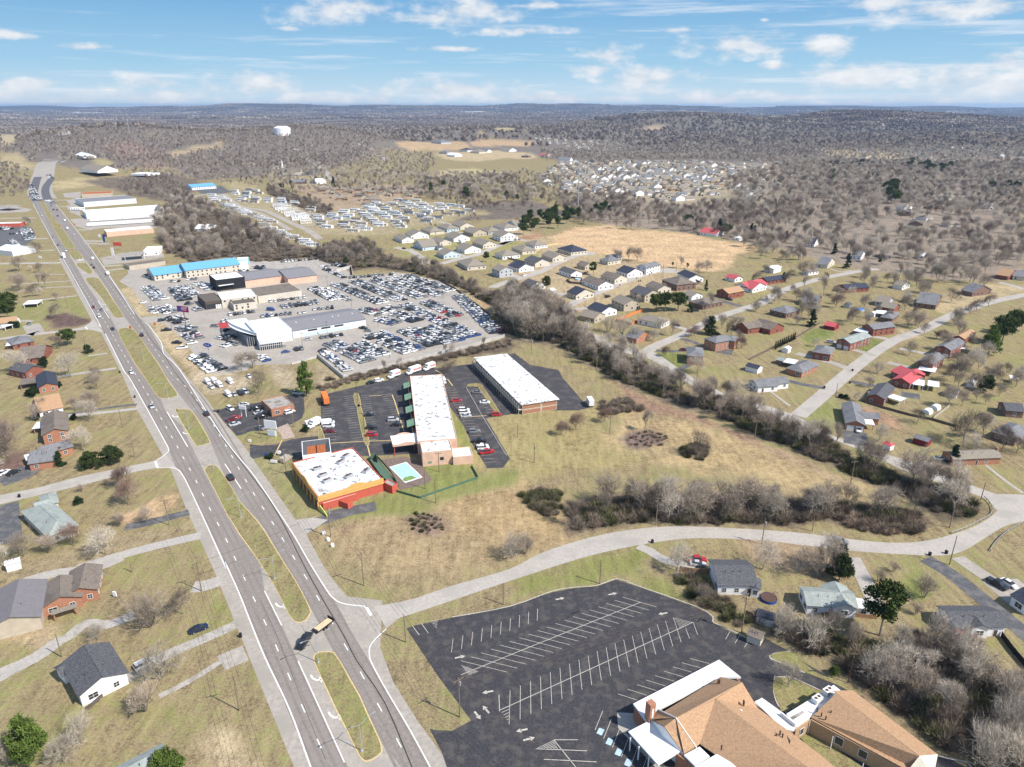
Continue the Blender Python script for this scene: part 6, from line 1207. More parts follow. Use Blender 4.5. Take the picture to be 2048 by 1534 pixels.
def hoop(s,label):
 p=GP(s)[0]; mb=MB(); n=8
 for i in range(6):
  y0,y1=-3.2+i*1.07,-3.2+(i+1)*1.07
  f=lambda y:1-.12*abs(y/3.2)**3
  ring=lambda y:[(cos(pi*k/n)*2.3*f(y),y,max(.0,(sin(pi*k/n))**.75)*2.7*f(y)) for k in range(n+1)]
  a,b=ring(y0),ring(y1); mb.add(a+b,[(k,k+1,n+2+k,n+1+k) for k in range(n)])
 for y in (-3.2,3.22):
  a=[(cos(pi*k/n)*2.3*.88,y,(sin(pi*k/n)**.75 if 0<k<n else 0)*2.7*.88) for k in range(n+1)]; mb.add(a,[tuple(range(n+1))])
 o=mb.obj('storage_tent',Rf['flatw']); o.location=p; o.scale=(.8,.62,.8); o.rotation_euler=(0,0,-.9); tag(o,label,'tent')
hoop('H 1325,320','front one of the two white dome tents in the fenced yard'); hoop('H 1385,290','rear, taller one of the two white dome tents in the fenced yard')
# ================================================================= LARGE BUILDINGS
def P3(s,zs):
 pts=PX(s); zs=zs if isinstance(zs,(list,tuple)) else [zs]*len(pts); return [gz(u,v,z) for (u,v),z in zip(pts,zs)]
def slabs(root,name,m,polys,th=.16):
 mb=MB()
 for s,zs in polys:
  P=P3(s,zs) if isinstance(s,str) else s
  n=len(P); nn=Vector((0,0,0))
  for i in range(n): nn+=(P[i]-P[0]).cross(P[(i+1)%n]-P[0])
  if nn.z<0: P=P[::-1]
  lo=[p-Vector((0,0,th)) for p in P]; tr=tri_fill([(p.x,p.y) for p in P])
  def up(f,Q):
   a=(Q[f[1]]-Q[f[0]]).cross(Q[f[2]]-Q[f[0]]); return f if a.z>0 else f[::-1]
  mb.add([tuple(p) for p in P],[up(f,P) for f in tr]); mb.add([tuple(p) for p in lo],[up(f,lo)[::-1] for f in tr]); mb.add([tuple(p) for p in P+lo],[(i,n+i,n+(i+1)%n,(i+1)%n) for i in range(n)])
 o=mb.obj(name,m,root); o.matrix_parent_inverse=root.matrix_basis.inverted() if root else Matrix(); return o
def wallrun(root,name,m,s,z1,z0=0,t=.3,world=None):
 P=world or P3(s,z1); mb=MB();
 Z=z1 if isinstance(z1,(list,tuple)) else [z1]*len(P)
 for i in range(len(P)-1):
  a,b=Vector((P[i].x,P[i].y,0)),Vector((P[i+1].x,P[i+1].y,0)); d=(b-a).normalized(); n_=Vector((-d.y,d.x,0))*t/2
  za,zb=Z[i],Z[i+1]
  vs=[a-n_,b-n_,b+n_,a+n_]; vs=[(v.x,v.y,z0) for v in vs]+[(vs[0].x,vs[0].y,za),(vs[1].x,vs[1].y,zb),(vs[2].x,vs[2].y,zb),(vs[3].x,vs[3].y,za)]
  mb.add(vs,[(0,3,2,1),(4,5,6,7),(0,1,5,4),(1,2,6,5),(2,3,7,6),(3,0,4,7)])
 o=mb.obj(name,m,root);
 if root: o.matrix_parent_inverse=root.matrix_basis.inverted()
 return o
def child(root,o): o.parent=root; o.matrix_parent_inverse=root.matrix_basis.inverted(); return o
def wall_windows(root,me,s,z,n,zt,name='window',off=.18):
 A,B=P3(s,zt); d=(B-A); L_=math.hypot(d.x,d.y); ang=math.atan2(d.y,d.x)
 for i in range(n):
  t=(i+.5)/n; x,y=A.x+d.x*t,A.y+d.y*t; o=link(name,me,None,loc=(x+sin(ang)*off,y-cos(ang)*off,z),rz=ang); child(root,o)
ch=empty('church',gz(1450,1480,0)); tag(ch,'orange-shingled church complex with white flat canopies beside the black parking lot','church')
ZR,ZE=8.2,4.2
slabs(ch,'roof',Rf['orange'],[('h 325,755 1030,325 1250,380 575,745',[ZE+1,ZE+1,ZR,ZR]),
('h 1250,380 1410,640 985,548 575,745 780,1045 905,1140 840,980 985,548',[ZR,ZE,ZR,ZR,ZE,ZE,ZE+1.4,ZR])][:1])
slabs(ch,'roof',Rf['orange'],[('h 575,745 1250,380 985,548',[ZR,ZR,ZR-.2]),('h 575,745 985,552 815,1010 780,1045 655,1110',[ZR,ZR-.1,ZE+.4,ZE,ZE])])
slabs(ch,'roof',Rf['orange'],[('h 1250,380 1410,645 1770,910 985,552',[ZR,ZE+.2,ZE,ZR])])
slabs(ch,'roof',Rf['orange'],[('h 985,552 1905,1240 2100,1390 1900,1600 1180,1260 815,1010',[ZR,ZR,ZR,ZE,ZE,ZE+.3]),('h 985,552 1770,910 1905,1240',[ZR,ZE+.1,ZR]),('h 1770,910 2048,1120 2300,1330 2100,1390 1905,1240',[ZE,ZE,ZE,ZR,ZR])])
slabs(ch,'roof',Rf['orange'],[('h 1770,905 1690,1165 1870,1200',[ZE+2.4,ZE+2.6,ZE+2.6])])
slabs(ch,'gable_roof',Rf['orange'],[('h 320,750 390,655 575,745 455,835',[ZE,ZE+.9,ZR-.1,ZR-1.2]),('h 455,835 575,745 780,1045 655,1115',[ZR-1.2,ZR-.1,ZE,ZE-.3])])
wallrun(ch,'fascia',M['trim'],'h 390,655 575,743 785,1048',[ZE+1.15,ZR+.12,ZE+.25],ZE-.2,.16)
slabs(ch,'flat_roof',Rf['flatw'],[('h 135,600 1015,150 1240,330 1020,330 340,690 270,780',4.0)],.5)
slabs(ch,'flat_roof',Rf['flatw'],[('h 85,885 320,765 620,1085 390,1225',3.9)],.4); slabs(ch,'flat_roof',Rf['flatw'],[('h 655,1125 815,1040 920,1140 765,1235',4.3)],.4); slabs(ch,'flat_roof',Rf['flatw'],[('h 765,1245 1025,1095 1190,1249 1100,1400 900,1400',4.5)],.5)
slabs(ch,'flat_roof',Rf['flatw'],[('h 1375,590 1450,540 1800,830 1720,880',3.6)],.3)
wallrun(ch,'wall',W['orange'],'h 150,640 275,775',3.6); wallrun(ch,'wall',W['orange'],'h 150,640 1015,200 1215,360 1390,640 1770,905',3.6); wallrun(ch,'wall',W['white'],'h 320,765 455,838 655,1112',[3.8,6.7,3.8]); wallrun(ch,'wall',W['orange'],'h 580,1110 760,1240 1000,1500',3.7)
for q in ('h 448,850','h 470,878','h 497,912'):
 p=P3(q,5.2)[0]; o=link('window',WINS,None,loc=(p.x-.3,p.y-.2,4.9),rz=math.atan2(-1,.75)); child(ch,o)
pil=MB(); p=P3('h 318,590',8.5)[0]; pil.box(-.75,-.75,0,.75,.75,8.6,0); pil.box(-.22,-.80,1.5,.22,-.755,7.4,1); o=pil.obj('chimney_tower',[W['orange'],M['trim']]); o.location=(p.x,p.y,0); o.rotation_euler=(0,0,.55); child(ch,o)
cm_=MB()
for q in ('h 108,950','h 195,1040','h 298,1130','h 385,1225'):
 p=P3(q,3.6)[0]; cm_.box(p.x-.12,p.y-.12,0,p.x+.12,p.y+.12,3.6)
child(ch,cm_.obj('canopy_posts',M['trim']))
S('church_walk','h -30,690 140,700 270,790 60,900 420,1249 760,1249 760,1400 500,1400 -20,850',.035,M['conc2'])
for q in ('h 1005,375','h 1020,372','h 1265,585','h 1270,600','h 1177,697','h 1512,1005','h 1600,935','h 1640,900','h 1665,930','h 1040,1050'):
 p=P3(q,6.8)[0]; v_=MB(); v_.tube((0,0,-.6),(0,0,.45),.16,n=8); v_.tube((0,0,.45),(0,0,.6),.24,.1,n=8); o=v_.obj('roof_vent',M['doorm']); o.location=p; child(ch,o)
for q in ('h 1236,682','h 1482,898'):
 p=P3(q,6.6)[0]; v_=MB(); v_.tube((0,0,-.6),(0,0,.3),.42,.36,n=10); o=v_.obj('roof_fan',M['trim']); o.location=p; child(ch,o)
ew=empty('church_wing',gz(1740,1450,0)); tag(ew,'separate church wing with salmon gabled roof, tan brick walls and dark windows','building')
e0,e1=4.0,6.6
slabs(ew,'roof',Rf['orange'],[('L 450,1165 640,985 1255,1455 1195,1534 1170,1560',[e0,e1,e1,e0,e0])]); slabs(ew,'roof',Rf['orange'],[('L 620,968 760,965 1392,1440 1255,1452 640,985',[e1-.5,e0,e0,e1,e1])])
slabs(ew,'gable_end',W['shed'],[('L 1255,1452 1392,1440 1360,1600 1170,1560',[e1,e0,e0-.3,e0])])
wallrun(ew,'wall',W['tanbrick'],'L 450,1180 1180,1570 1370,1450 765,985 640,1000',3.7)
for s_,w__,h_ in (('L 655,1350',1.6,1.9),('L 815,1480',1.6,1.9)):
 p=P3(s_,2.2)[0]; g_=win_mesh('window',w__,h_,False); A,B=P3('L 450,1180 1180,1570',3.7); an=math.atan2(B.y-A.y,B.x-A.x); t=((p-A).xy.dot((B-A).xy))/(B-A).xy.length_squared; c=A.lerp(B,t); o=link('window',g_,None,loc=(c.x+sin(an)*.2,c.y-cos(an)*.2,2.2),rz=an); child(ew,o)
for q in ('L 500,1110','L 530,1145','L 563,1168','L 600,1130'):
 p=P3(q,5.2)[0]; v_=MB(); v_.tube((0,0,-.5),(0,0,.45),.14,n=8); o=v_.obj('roof_vent',M['doorm']); o.location=p; child(ew,o)
dsp=MB()
for q in ('L 450,1185','L 620,1300','L 845,1500'):
 p=P3(q,3.6)[0]; dsp.box(p.x-.3,p.y-.34,0,p.x-.18,p.y-.22,3.6)
child(ew,dsp.obj('downspouts',M['trim']))
cn=empty('connector',gz(1580,1430,0)); tag(cn,'white flat-roofed link with tan brick wall joining the church to its wing','building')
slabs(cn,'roof',Rf['flatw'],[('L 270,1140 620,925 670,965 440,1170 345,1235',3.9)],.4); slabs(cn,'roof',Rf['flatw'],[('L 35,1048 90,1022 235,1125 345,1225 325,1265 250,1255',3.7)],.35)
wallrun(cn,'wall',W['tanbrick'],'L 335,1255 445,1180',3.6); wallrun(cn,'parapet',M['trim'],'L 230,1125 340,1215',4.6,3.6,.3)
p=P3('L 378,1235',1.9)[0]; A,B=P3('L 335,1255 445,1180',3.6); an=math.atan2(B.y-A.y,B.x-A.x); c=A.lerp(B,.45); o=link('window',win_mesh('window',1.1,1.6,False),None,loc=(c.x+sin(an)*.2,c.y-cos(an)*.2,1.9),rz=an); child(cn,o)
for i,q in enumerate(('L 495,1045','L 575,985')):
 p=P3(q,4.0)[0]; v_=MB(); v_.box(-1.1,-.7,0,1.1,.7,1.1,0); v_.tube((-.5,0,1.1),(-.5,0,1.16),.36,n=10,mi=1); v_.tube((.5,0,1.1),(.5,0,1.16),.36,n=10,mi=1)
 o=v_.obj('air_conditioner',[M['trim'],M['doorm']]); o.location=p; o.rotation_euler=(0,0,.55); tag(o,('air conditioning unit on the white link roof, nearer the camera','air conditioning unit on the white link roof, farther end')[i],'air conditioner')
sk_=P3('L 300,1165 390,1115 405,1130 320,1183',3.96); child(cn,sheet('skylight',[(p.x,p.y) for p in sk_],3.99,M['steel']) if False else slabs(cn,'skylight',Rf['greym'],[('L 300,1165 390,1115 405,1130 320,1183',4.0)],.08))
for q in ('L 150,710 175,698 300,680 430,790 540,860 680,900 820,985 800,1010 660,935 420,840 240,765 160,730','L 195,870 300,880 400,920 500,965 540,978 270,1130 215,1080 180,1000 170,920','L 345,1290 445,1220 640,1400 820,1530 900,1600 700,1600 560,1500'):
 S('lawn_island',q,.13,M['grass'],.13,sm=2)
S('kerb_strip','L 140,712 175,692 300,672 305,682 178,703 160,722 240,760 420,832 400,838 150,735',.10,M['kerb'],.1)
kb=MB(); strip(kb,smooth(GP('J 1500,425 1927,345 K 380,235 540,205 720,190 868,140 1000,185 1200,255 1450,345 1545,393 1580,430 1584,465 1710,520 1927,630'),3),.3,.11); strip(kb,smooth(GP('L 185,860 175,930 180,1000 210,1080 270,1135'),4),.3,.12); strip(kb,smooth(GP('L 1395,1455 1500,1480 1600,1500 1640,1540'),3),.35,.12); strip(kb,smooth(GP('L 195,868 300,872 400,912 520,968'),4),.25,.12)
kb.obj('concrete_kerb',M['kerb'])['kind']='structure'
rs=house('red and yellow restaurant building with a stained white flat roof beside the highway',[('d 520,840 1400,592 990,165',5.2,'f',{'nowin':1}),('d 585,940 1060,800 1045,770',2.6,'f',{'nowin':1,'roof':'white'}),('d 1400,640 1530,700 1480,600',3.0,'f',{'nowin':1,'roof':'greym'})],'redpaint','dirty',name='restaurant',cat='restaurant',wins='none')
A,w_,d_,rz=rect3('d 520,840 1400,592 990,165',5.2); mb=MB();
mb.box(-.25,-.25,3.2,w_+.25,-.01,5.35); mb.box(-.25,-.01,3.2,-.01,d_+.25,5.35); mb.box(-.35,-.35,4.3,w_+.3,-.26,4.5); mb.box(-.35,-.26,4.3,-.26,d_,4.5)
n=14
for (x0,x1,ax) in ((w_*.42,w_*.74,0),(d_*.3,d_*.62,1)):
 for i in range(n):
  a=x0+(x1-x0)*i/n; b=x0+(x1-x0)*(i+1)/n; hh=lambda t:5.34+1.0*sin(pi*(t-x0)/(x1-x0))
  vs=[(a,-.25,5.3),(b,-.25,5.3),(b,-.25,hh(b)),(a,-.25,hh(a)),(a,-.02,5.3),(b,-.02,5.3),(b,-.02,hh(b)),(a,-.02,hh(a))]
  if ax: vs=[(y,x,z) for x,y,z in vs]
  mb.add(vs,[(0,1,2,3),(4,7,6,5),(3,2,6,7)])
fb=mb.obj('yellow_fascia',W['yellow'],rs)
mb=MB()
for i in range(7):
 y=d_*(i+.5)/7; mb.box(-.12,y-1.1,.7,-.005,y+1.1,2.9)
mb.obj('window',M['glass'],rs);
mb=MB()
for i in range(8): y=d_*i/7.2; mb.box(-.5,y-.2,0,-.13,y+.2,3.2)
mb.obj('pilaster',W['yellow'],rs)
for i,(q,s_) in enumerate((('d 515,470',1),('d 590,560',1),('d 645,635',1),('d 940,575',1),('d 830,380',1.1),('d 900,300',1.0),('d 1180,500',.9))):
 p=P3(q,5.0)[0]; v_=MB(); v_.box(-1.5,-.8,0,1.5,.8,1.0,0); v_.box(-1.2,-.5,1.0,.2,.5,1.12,1); v_.tube((.8,0,1),(.8,0,1.1),.4,n=8,mi=1); o=v_.obj('rooftop_unit',[M['steel'],M['doorm']]); o.location=p; o.rotation_euler=(0,0,rz+.1*i); child(rs,o)
db=MB(); A2,w2,d2,rz2=rect3('d 795,890 920,940 890,850',2.2); db.box(0,0,0,max(w2,2.6),.2,2.2); db.box(0,0,0,.2,2.4,2.2); db.box(max(w2,2.6)-.2,0,0,max(w2,2.6),2.4,2.2); o=db.obj('dumpster_enclosure',W['redpaint']); o.location=A2; o.rotation_euler=(0,0,rz2); tag(o,'red open-topped enclosure jutting from the restaurant rear wall','enclosure')
lg=wallrun(None,'retaining_wall',mat('lime_green_wall',(.55,.60,.16)),'d 545,960 640,1090',[2.2,.8]); tag(lg,'lime green sloping wall at the corner of the red restaurant','wall')
A,w_,d_,rz=rect3('d 305,285 700,235 670,45',6.2); mt=empty('entrance_tower',A,rz); tag(mt,'restaurant entrance tower with black mansard frame round an exposed rust-red deck','tower')
mb=MB(); mb.box(0,0,0,w_,.25,6.3); mb.box(0,d_-.25,0,w_,d_,6.3); mb.box(0,.25,0,.25,d_-.25,6.3); mb.box(w_-.25,.25,0,w_,d_-.25,6.3); mb.obj('wall',W['white'],mt)
mb=MB(); i_=w_*.17; j_=d_*.26
mb.add([(.25,.25,6.25),(w_-.25,.25,6.25),(w_-.25,d_-.25,6.25),(.25,d_-.25,6.25),(i_,.5,5.4),(w_-i_,.5,5.4),(w_-i_,d_-j_,5.4),(i_,d_-j_,5.4)],[(0,1,5,4),(1,2,6,5),(2,3,7,6),(3,0,4,7)]); mb.obj('mansard',Rf['dark'],mt)
for k in range(2):
 mb=MB(); x0=i_+(w_-2*i_)*(k*.52); x1=x0+(w_-2*i_)*.47
 for q in range(9): yy=.5+(d_-j_-.5)*q/9; mb.box(x0,yy,5.3,x1,yy+(d_-j_-.5)/9-.06,5.45)
 mb.obj('roof_deck',Rf['rust'],mt)
mo=house('long peach motel with stained white roof, green awnings and a porte-cochere',[('e 478,1168 985,1130 602,320',5.8,'f',{'nowin':1}),('e 540,1312 927,1275 885,1140',5.79,'f',{'nowin':1,'roof':'dirty'}),('e 935,1370 1192,1345 1125,1235',3.4,'f',{'nowin':1,'roof':'flatw'}),('e 172,1215 500,1175 475,1060',4.6,'o',{'roof':'flatw','wall':'redpaint'})],'peach','dirty',name='motel',cat='motel',wins='none')
A,w_,d_,rz=rect3('e 478,1168 985,1130 602,320',5.8); mb=MB()
for z in (1.4,4.1):
 for i in range(16):
  y=d_*(i+.5)/16; mb.box(-.06,y-1.1,z-.7,0.0,y+1.1,z+.7)
mb.obj('window',M['glass'],mo); mb=MB(); mb.box(-1.4,2,2.75,-.02,d_-2,2.9)
for i in range(17): mb.box(-1.4,2+i*(d_-4)/17,0,-1.25,2.15+i*(d_-4)/17,5.5)
mb.obj('gallery',W['brown'],mo)
gm=mat('green_awning',(.20,.33,.22),var=.1)
for i,(a,b) in enumerate((('e 176,500 230,490 240,560','e 190,565'),('e 225,625 285,615 300,700',''),('e 276,765 340,760 360,850',''),('e 333,925 400,915 415,1020',''))):
 P=P3(a.split()[0]+' '+' '.join(a.split()[1:]),4.6); mb=MB(); y0=d_*(.84-.2*i); mb.add([(-.02,y0,5.2),(-.02,y0+6.5,5.2),(-3.4,y0+6.5,4.2),(-3.4,y0,4.2),(-.02,y0,5.05),(-.02,y0+6.5,5.05),(-3.4,y0+6.5,4.05),(-3.4,y0,4.05)],[(0,1,2,3),(7,6,5,4),(0,3,7,4),(1,5,6,2),(2,6,7,3)]); mb.obj('awning',gm,mo)
Am,wm_,dm_,rm_=rect3('e 540,1312 927,1275 885,1140',5.79)
mb=MB(); mb.box(wm_*.58,-.08,2.0,wm_*.70,-.005,3.2); o=mb.obj('window',M['glass']); o.location=Am; o.rotation_euler=(0,0,rm_); child(mo,o)
mb=MB(); mb.box(wm_*.18,-.07,1.0,wm_*.3,-.005,1.9); o=mb.obj('green_panel',gm); o.location=Am; o.rotation_euler=(0,0,rm_); child(mo,o)
mb=MB(); A4,w4,d4,r4=rect3('e 172,1215 500,1175 475,1060',4.6); mb.box(-.3,-.3,3.9,w4+.3,-.18,4.75); mb.box(-.3,-.18,3.9,-.18,d4+.3,4.75)
for i in range(10):
 a=w4*(.2+.06*i); b=a+w4*.06; f=lambda t:4.75+.7*sin(pi*max(0,min(1,(t/w4-.2)/.6))); mb.add([(a,-.3,4.7),(b,-.3,4.7),(b,-.3,f(b)),(a,-.3,f(a))],[(0,1,2,3)]); mb.add([(a,d4+.2,4.7),(b,d4+.2,4.7),(b,d4+.2,f(b)),(a,d4+.2,f(a))],[(0,1,2,3)])
o=mb.obj('canopy_fascia',W['peach']); o.location=A4; o.rotation_euler=(0,0,r4); child(mo,o)
lb=house('long two-storey brick block with a bright white flat roof',[('G 172,262 437,222 380,30',4.0,'f',{'nowin':1}),],'tan','dirty',name='motel_block',cat='building',wins='none')
lb_A,w_,d_,rz=rect3('G 172,262 437,222 e 1722,38',5.0)
for ch_ in list(lb.children): bpy.data.objects.remove(ch_)
lb.location=lb_A; lb.rotation_euler=(0,0,rz)
mb=MB(); mb.box(0,0,0,w_,d_,4.75); mb.obj('wall',W['tan'],lb); mb=MB(); mb.box(-.9,-.6,4.76,w_+.9,d_+.6,5.1); mb.obj('roof',Rf['dirty'],lb)
mb=MB(); mb.box(.3,-.1,2.75,w_*.52,-.005,4.3); mb.box(w_*.58,-.1,2.75,w_-.3,-.005,4.3); mb.box(.3,-.1,.4,w_*.52,-.005,2.0); mb.box(w_*.58,-.1,.4,w_-.3,-.005,2.0); mb.obj('brick_panel',W['orange'],lb)
mb=MB(); mb.box(-1.7,0,2.3,-.01,d_,2.5)
for i in range(26): y=.2+i*(d_-.5)/25; mb.box(-1.7,y,0,-1.55,y+.15,4.75)
mb.box(-1.68,0,3.3,-1.6,d_,3.4); mb.obj('gallery',W['cream'],lb)
mb=MB()
for z in (1.2,3.6):
 for i in range(24): y=d_*(i+.5)/24; mb.box(-.05,y-.7,z-.9,-.006,y+.5,z+.9)
mb.obj('door',M['glass'],lb)
CB=[('brick shop with a flat weathered roof and white parapet behind the sign posts',[('c 1245,602 1592,520 1400,388',3.6,'f'),('c 1120,470 1245,600 1245,598',3.0,'o',{'roof':'greym'})][:1],'orange','greym',{'name':'brick_shop'}),
('white glass-fronted dealership with a flat white roof and curved canopy',[('b 362,458 838,385 625,232',7.2,'f'),('b 402,585 712,545 640,488',4.4,'f',{'roof':'flatw','nowin':1})],'metalw','flatw',{'name':'dealership','wins':'none'}),
('long grey-roofed service hall with white and pale blue walls behind the glass dealership',[('b 852,420 1848,258 1640,112',4.6,'w',{'pitch':.16,'nowin':1})],'metalw','gmetal',{'name':'service_hall','wins':'none'}),
('beige dealership with a white flat roof and rooftop units, middle of the lot',[('a 1250,762 1792,700 1640,600',5.6,'f'),('a 1432,838 1782,792 1668,725',4.4,'f',{'roof':'brownflat'})],'cream','flatw',{'name':'dealership'}),
('dark brown entrance pavilion with glass doors on the beige dealership',[('a 1000,800 1272,762 1130,655',5.2,'f',{'nowin':1})],'dkbrown','brownflat',{'name':'entrance_pavilion'}),
('beige workshop with a flat brown roof behind the middle dealership',[('B 62,838 405,790 272,733',4.8,'f')],'cream','brown',{'name':'workshop','wins':'none'}),
('black panelled dealership with a white roof and porch on black posts',[('a 1162,462 1602,408 1470,328',8.2,'f',{'nowin':1}),('a 1215,552 1435,520 1400,498',4.2,'o',{'wall':'black','roof':'flatw'})],'black','flatw',{'name':'dealership','wins':'none'}),
('long grey metal-roofed workshop with peach walls right of the black dealership',[('B -40,712 258,672 210,612',5.4,'w',{'pitch':.14}),('B 298,697 524,668 395,605',5.0,'w',{'pitch':.14,'nowin':1})],'peach','gmetal',{'name':'workshop','wins':'none'}),
('long beige building with a bright blue metal roof',[('a 215,392 700,330 640,245',4.2,'w',{'pitch':.3}),('a 700,318 1530,218 1450,140',6.0,'w',{'pitch':.3}),('a 1500,218 1662,210 1560,165',5.0,'w',{'pitch':.3,'nowin':1})],'cream','blue',{'name':'blue_roofed_building'}),
('white hall end rising behind the blue-roofed building',[('a 1480,190 1650,180 1580,108',7.0,'f',{'nowin':1})],'white','flatw',{'name':'hall'}),
('low brown-roofed row of shops with dark doors behind the blue roof',[('f 1600,1190 2048,1130 2030,1090',3.4,'f')],'tan','brown',{'name':'shop_row','wins':'none'}),
('filling station shop with white roof and yellow-lit front',[('f 1770,1010 1965,1000 1905,945',4.0,'f')],'white','flatw',{'name':'station_shop'}),
('filling station canopy with a pale striped roof on two posts',[('f 1540,1060 1790,1040 1760,1008',4.8,'o',{'roof':'greym','wall':'white'})],'white','greym',{'name':'station_canopy','cat':'canopy'}),
('tan shop with a large pale flat roof behind roadside trees',[('f 1320,770 1900,720 1860,690',5.0,'f')],'peach','flatw',{'name':'shop','wins':'none'}),
('long white showroom with a bright roof behind rows of caravans',[('f 1065,540 2032,470 1985,430',6.5,'f')],'metalw','flatw',{'name':'showroom','wins':'none'}),
('white warehouse with a dark roof and one black gate',[('f 1035,400 1688,352 1600,290',6.5,'f')],'metalw','gmetal',{'name':'warehouse','wins':'none'}),
('flat building with a rust-brown roof beyond the dark-roofed warehouse',[('f 1010,300 1380,285 1340,225',5.0,'f')],'tan','rust',{'name':'shop','wins':'none'}),
('white building at the left edge beside the used car lot',[('f -60,985 150,1010 140,925',4.6,'w',{'pitch':.25})],'white','white',{'name':'shop','wins':'none'}),
('low shop with a long red sign fascia at the left edge',[('f -80,668 245,660 240,640',4.0,'f')],'redpaint','flatw',{'name':'shop','wins':'none'}),
('red-trimmed filling station canopy at the upper left edge',[('f -60,455 125,462 115,425',4.8,'o',{'roof':'greym','wall':'redpaint'})],'redpaint','greym',{'name':'station_canopy','cat':'canopy'}),
('white-walled storage building with a light blue roof near the mobile homes',[('g 18,240 280,222 255,190',4.5,'w',{'pitch':.2})],'white','blue',{'name':'storage_building'}),
('far church with a brown roof and white steeple near the hill road',[('g 985,75 1190,72 1190,22',6,'w')],'cream','brown',{'name':'church','cat':'church'}),
('white low sheds at the right of the wood behind the blue roof',[('g 40,690 170,690 120,645',3.2,'w',{'pitch':.2})],'white','white',{'name':'shed','cat':'shed'}),
('large grey-roofed house on the slope below the far church',[('g 1100,185 1255,182 1250,140',3.4,'w')],'brown','grey',{}),
('small white garage right of the grey-roofed house below the far church',[('g 1290,175 1365,185 1360,150',3.2,'d')],'white','white',{'name':'garage','cat':'garage'}),
('white-walled house at the foot of the left hill',[('U 440,905 485,915 480,895',4,'w')],'white','white',{}),('white farm building below the left hill',[('U 465,990 570,1000 560,980',4,'w')],'white','tan',{'name':'farm_building'}),
('low white canopy building with dark openings beyond the dry field',[('U 765,1015 865,1018 860,1005',3.5,'f')],'white','white',{'name':'shop','wins':'none'}),
('white mansion on the lawn left of the dense far estate',[('i 1745,275 1860,278 1840,255',5,'w')],'white','grey',{}),('far house with a bright red roof beside the dark wood',[('i 1575,235 1655,238 1650,218',4,'w')],'white','redm',{}),
('large grey house in the orange field on the middle hillside',[('i 570,110 660,115 640,85',6,'h')],'grey','grey',{}),('dark-roofed white farmhouse left of the field houses',[('i 830,185 905,190 895,165',4,'h')],'white','dark',{}),
('cream farmhouse at the middle of the pale field houses',[('i 930,200 1015,205 1000,175',4.5,'h')],'cream','tan',{}),('white farmhouse right of the middle pale field house',[('i 1020,195 1090,198 1080,180',4,'w')],'white','grey',{}),
('white farmhouse by the orange soil strip',[('i 1215,185 1295,190 1285,165',4,'w')],'white','tan',{}),('grey-roofed farmhouse at the left of the pale fields',[('i 640,205 715,208 705,182',4,'h')],'grey','grey',{}),('white barn below the left of the pale field houses',[('i 715,230 790,235 780,210',4,'w')],'white','white',{'name':'barn','cat':'barn'}),
('brick farmhouse beside the red-roofed far house',[('i 1410,240 1475,242 1465,212',5,'h')],'brown','tan',{})]
for lab,vols,wl_,rf_,kw in CB:
 kw=dict(kw); kw.setdefault('cat','building' if kw.get('name') else 'house'); house(lab,vols,wl_,rf_,**kw)
A,w_,d_,rz=rect3('b 362,458 838,385 625,232',7.2); gl_=empty('glass_front',A,rz); tag(gl_,'tall glass wall under the white curved fascia on the left of the dealership','glass front')
mb=MB(); mb.box(-5,1.2,0,-.3,d_*1.05,5.2); mb.obj('glazing',M['glass'],gl_); mb=MB()
for i in range(14): y=1.2+(d_*1.05-1.2)*i/13; mb.box(-5.08,y-.06,0,-5.0,y+.06,5.2)
for z in (1.3,2.6,3.9): mb.box(-5.07,1.2,z-.05,-5.0,d_*1.05,z+.05)
for i in range(5): x=-5+4.6*i/4; mb.box(x-.05,1.1,0,x+.05,1.18,5.2)
mb.obj('mullion',M['trim'],gl_)
mb=MB(); nseg=16; Lc=d_*1.45
for i in range(nseg):
 t0,t1=i/nseg,(i+1)/nseg; f=lambda t:(-.4-5.5*sin(pi*t*.9)*.9-6*t, Lc*t, 7.6+1.1*sin(pi*t))
 a,b=f(t0),f(t1); mb.add([(a[0],a[1],a[2]-1.5),(b[0],b[1],b[2]-1.5),(b[0],b[1],b[2]),(a[0],a[1],a[2]),(a[0]+.35,a[1],a[2]-1.5),(b[0]+.35,b[1],b[2]-1.5),(b[0]+.35,b[1],b[2]),(a[0]+.35,a[1],a[2])],[(0,1,2,3),(7,6,5,4),(3,2,6,7),(4,5,1,0)])
 mb.add([(a[0]+.3,a[1],5.9),(b[0]+.3,b[1],5.9),(max(b[0],-.3)+3.2,b[1],5.9),(max(a[0],-.3)+3.2,a[1],5.9)],[(0,1,2,3)])
mb.obj('curved_fascia',W['metalw'],gl_)
mb=MB(); A3,w3,d3,r3=rect3('b 402,585 712,545 640,488',4.4)
for i in range(12): x=w3*i/11; mb.box(x-.08,-.22,0,x+.08,-.12,3.3,0)
mb.box(0,-.12,0,w3,-.05,3.3,1); mb.box(0,-.24,2.1,w3,-.12,2.25,0); o=mb.obj('entrance_glazing',[M['trim'],M['glass']]); o.location=A3; o.rotation_euler=(0,0,r3); child(gl_,o)
A,w_,d_,rz=rect3('b 852,420 1848,258 1640,112',4.6); sh=[o for o in bpy.data.objects if o.get('label','').startswith('long grey-roofed service hall')][0]
mb=MB(); mb.box(w_*.12,-.05,0,w_*.84,-.005,1.7); mb.obj('blue_panel',W['bluepan'],sh)
for x in (.2,.38,.56): mb=MB(); mb.box(w_*x,-.09,2.7,w_*(x+.125),-.05,3.7); mb.obj('window',M['glass'],sh)
for x in (.06,.82,.94):
 o=link('garage_door',GAR2,sh,loc=(w_*x,-.06,0));
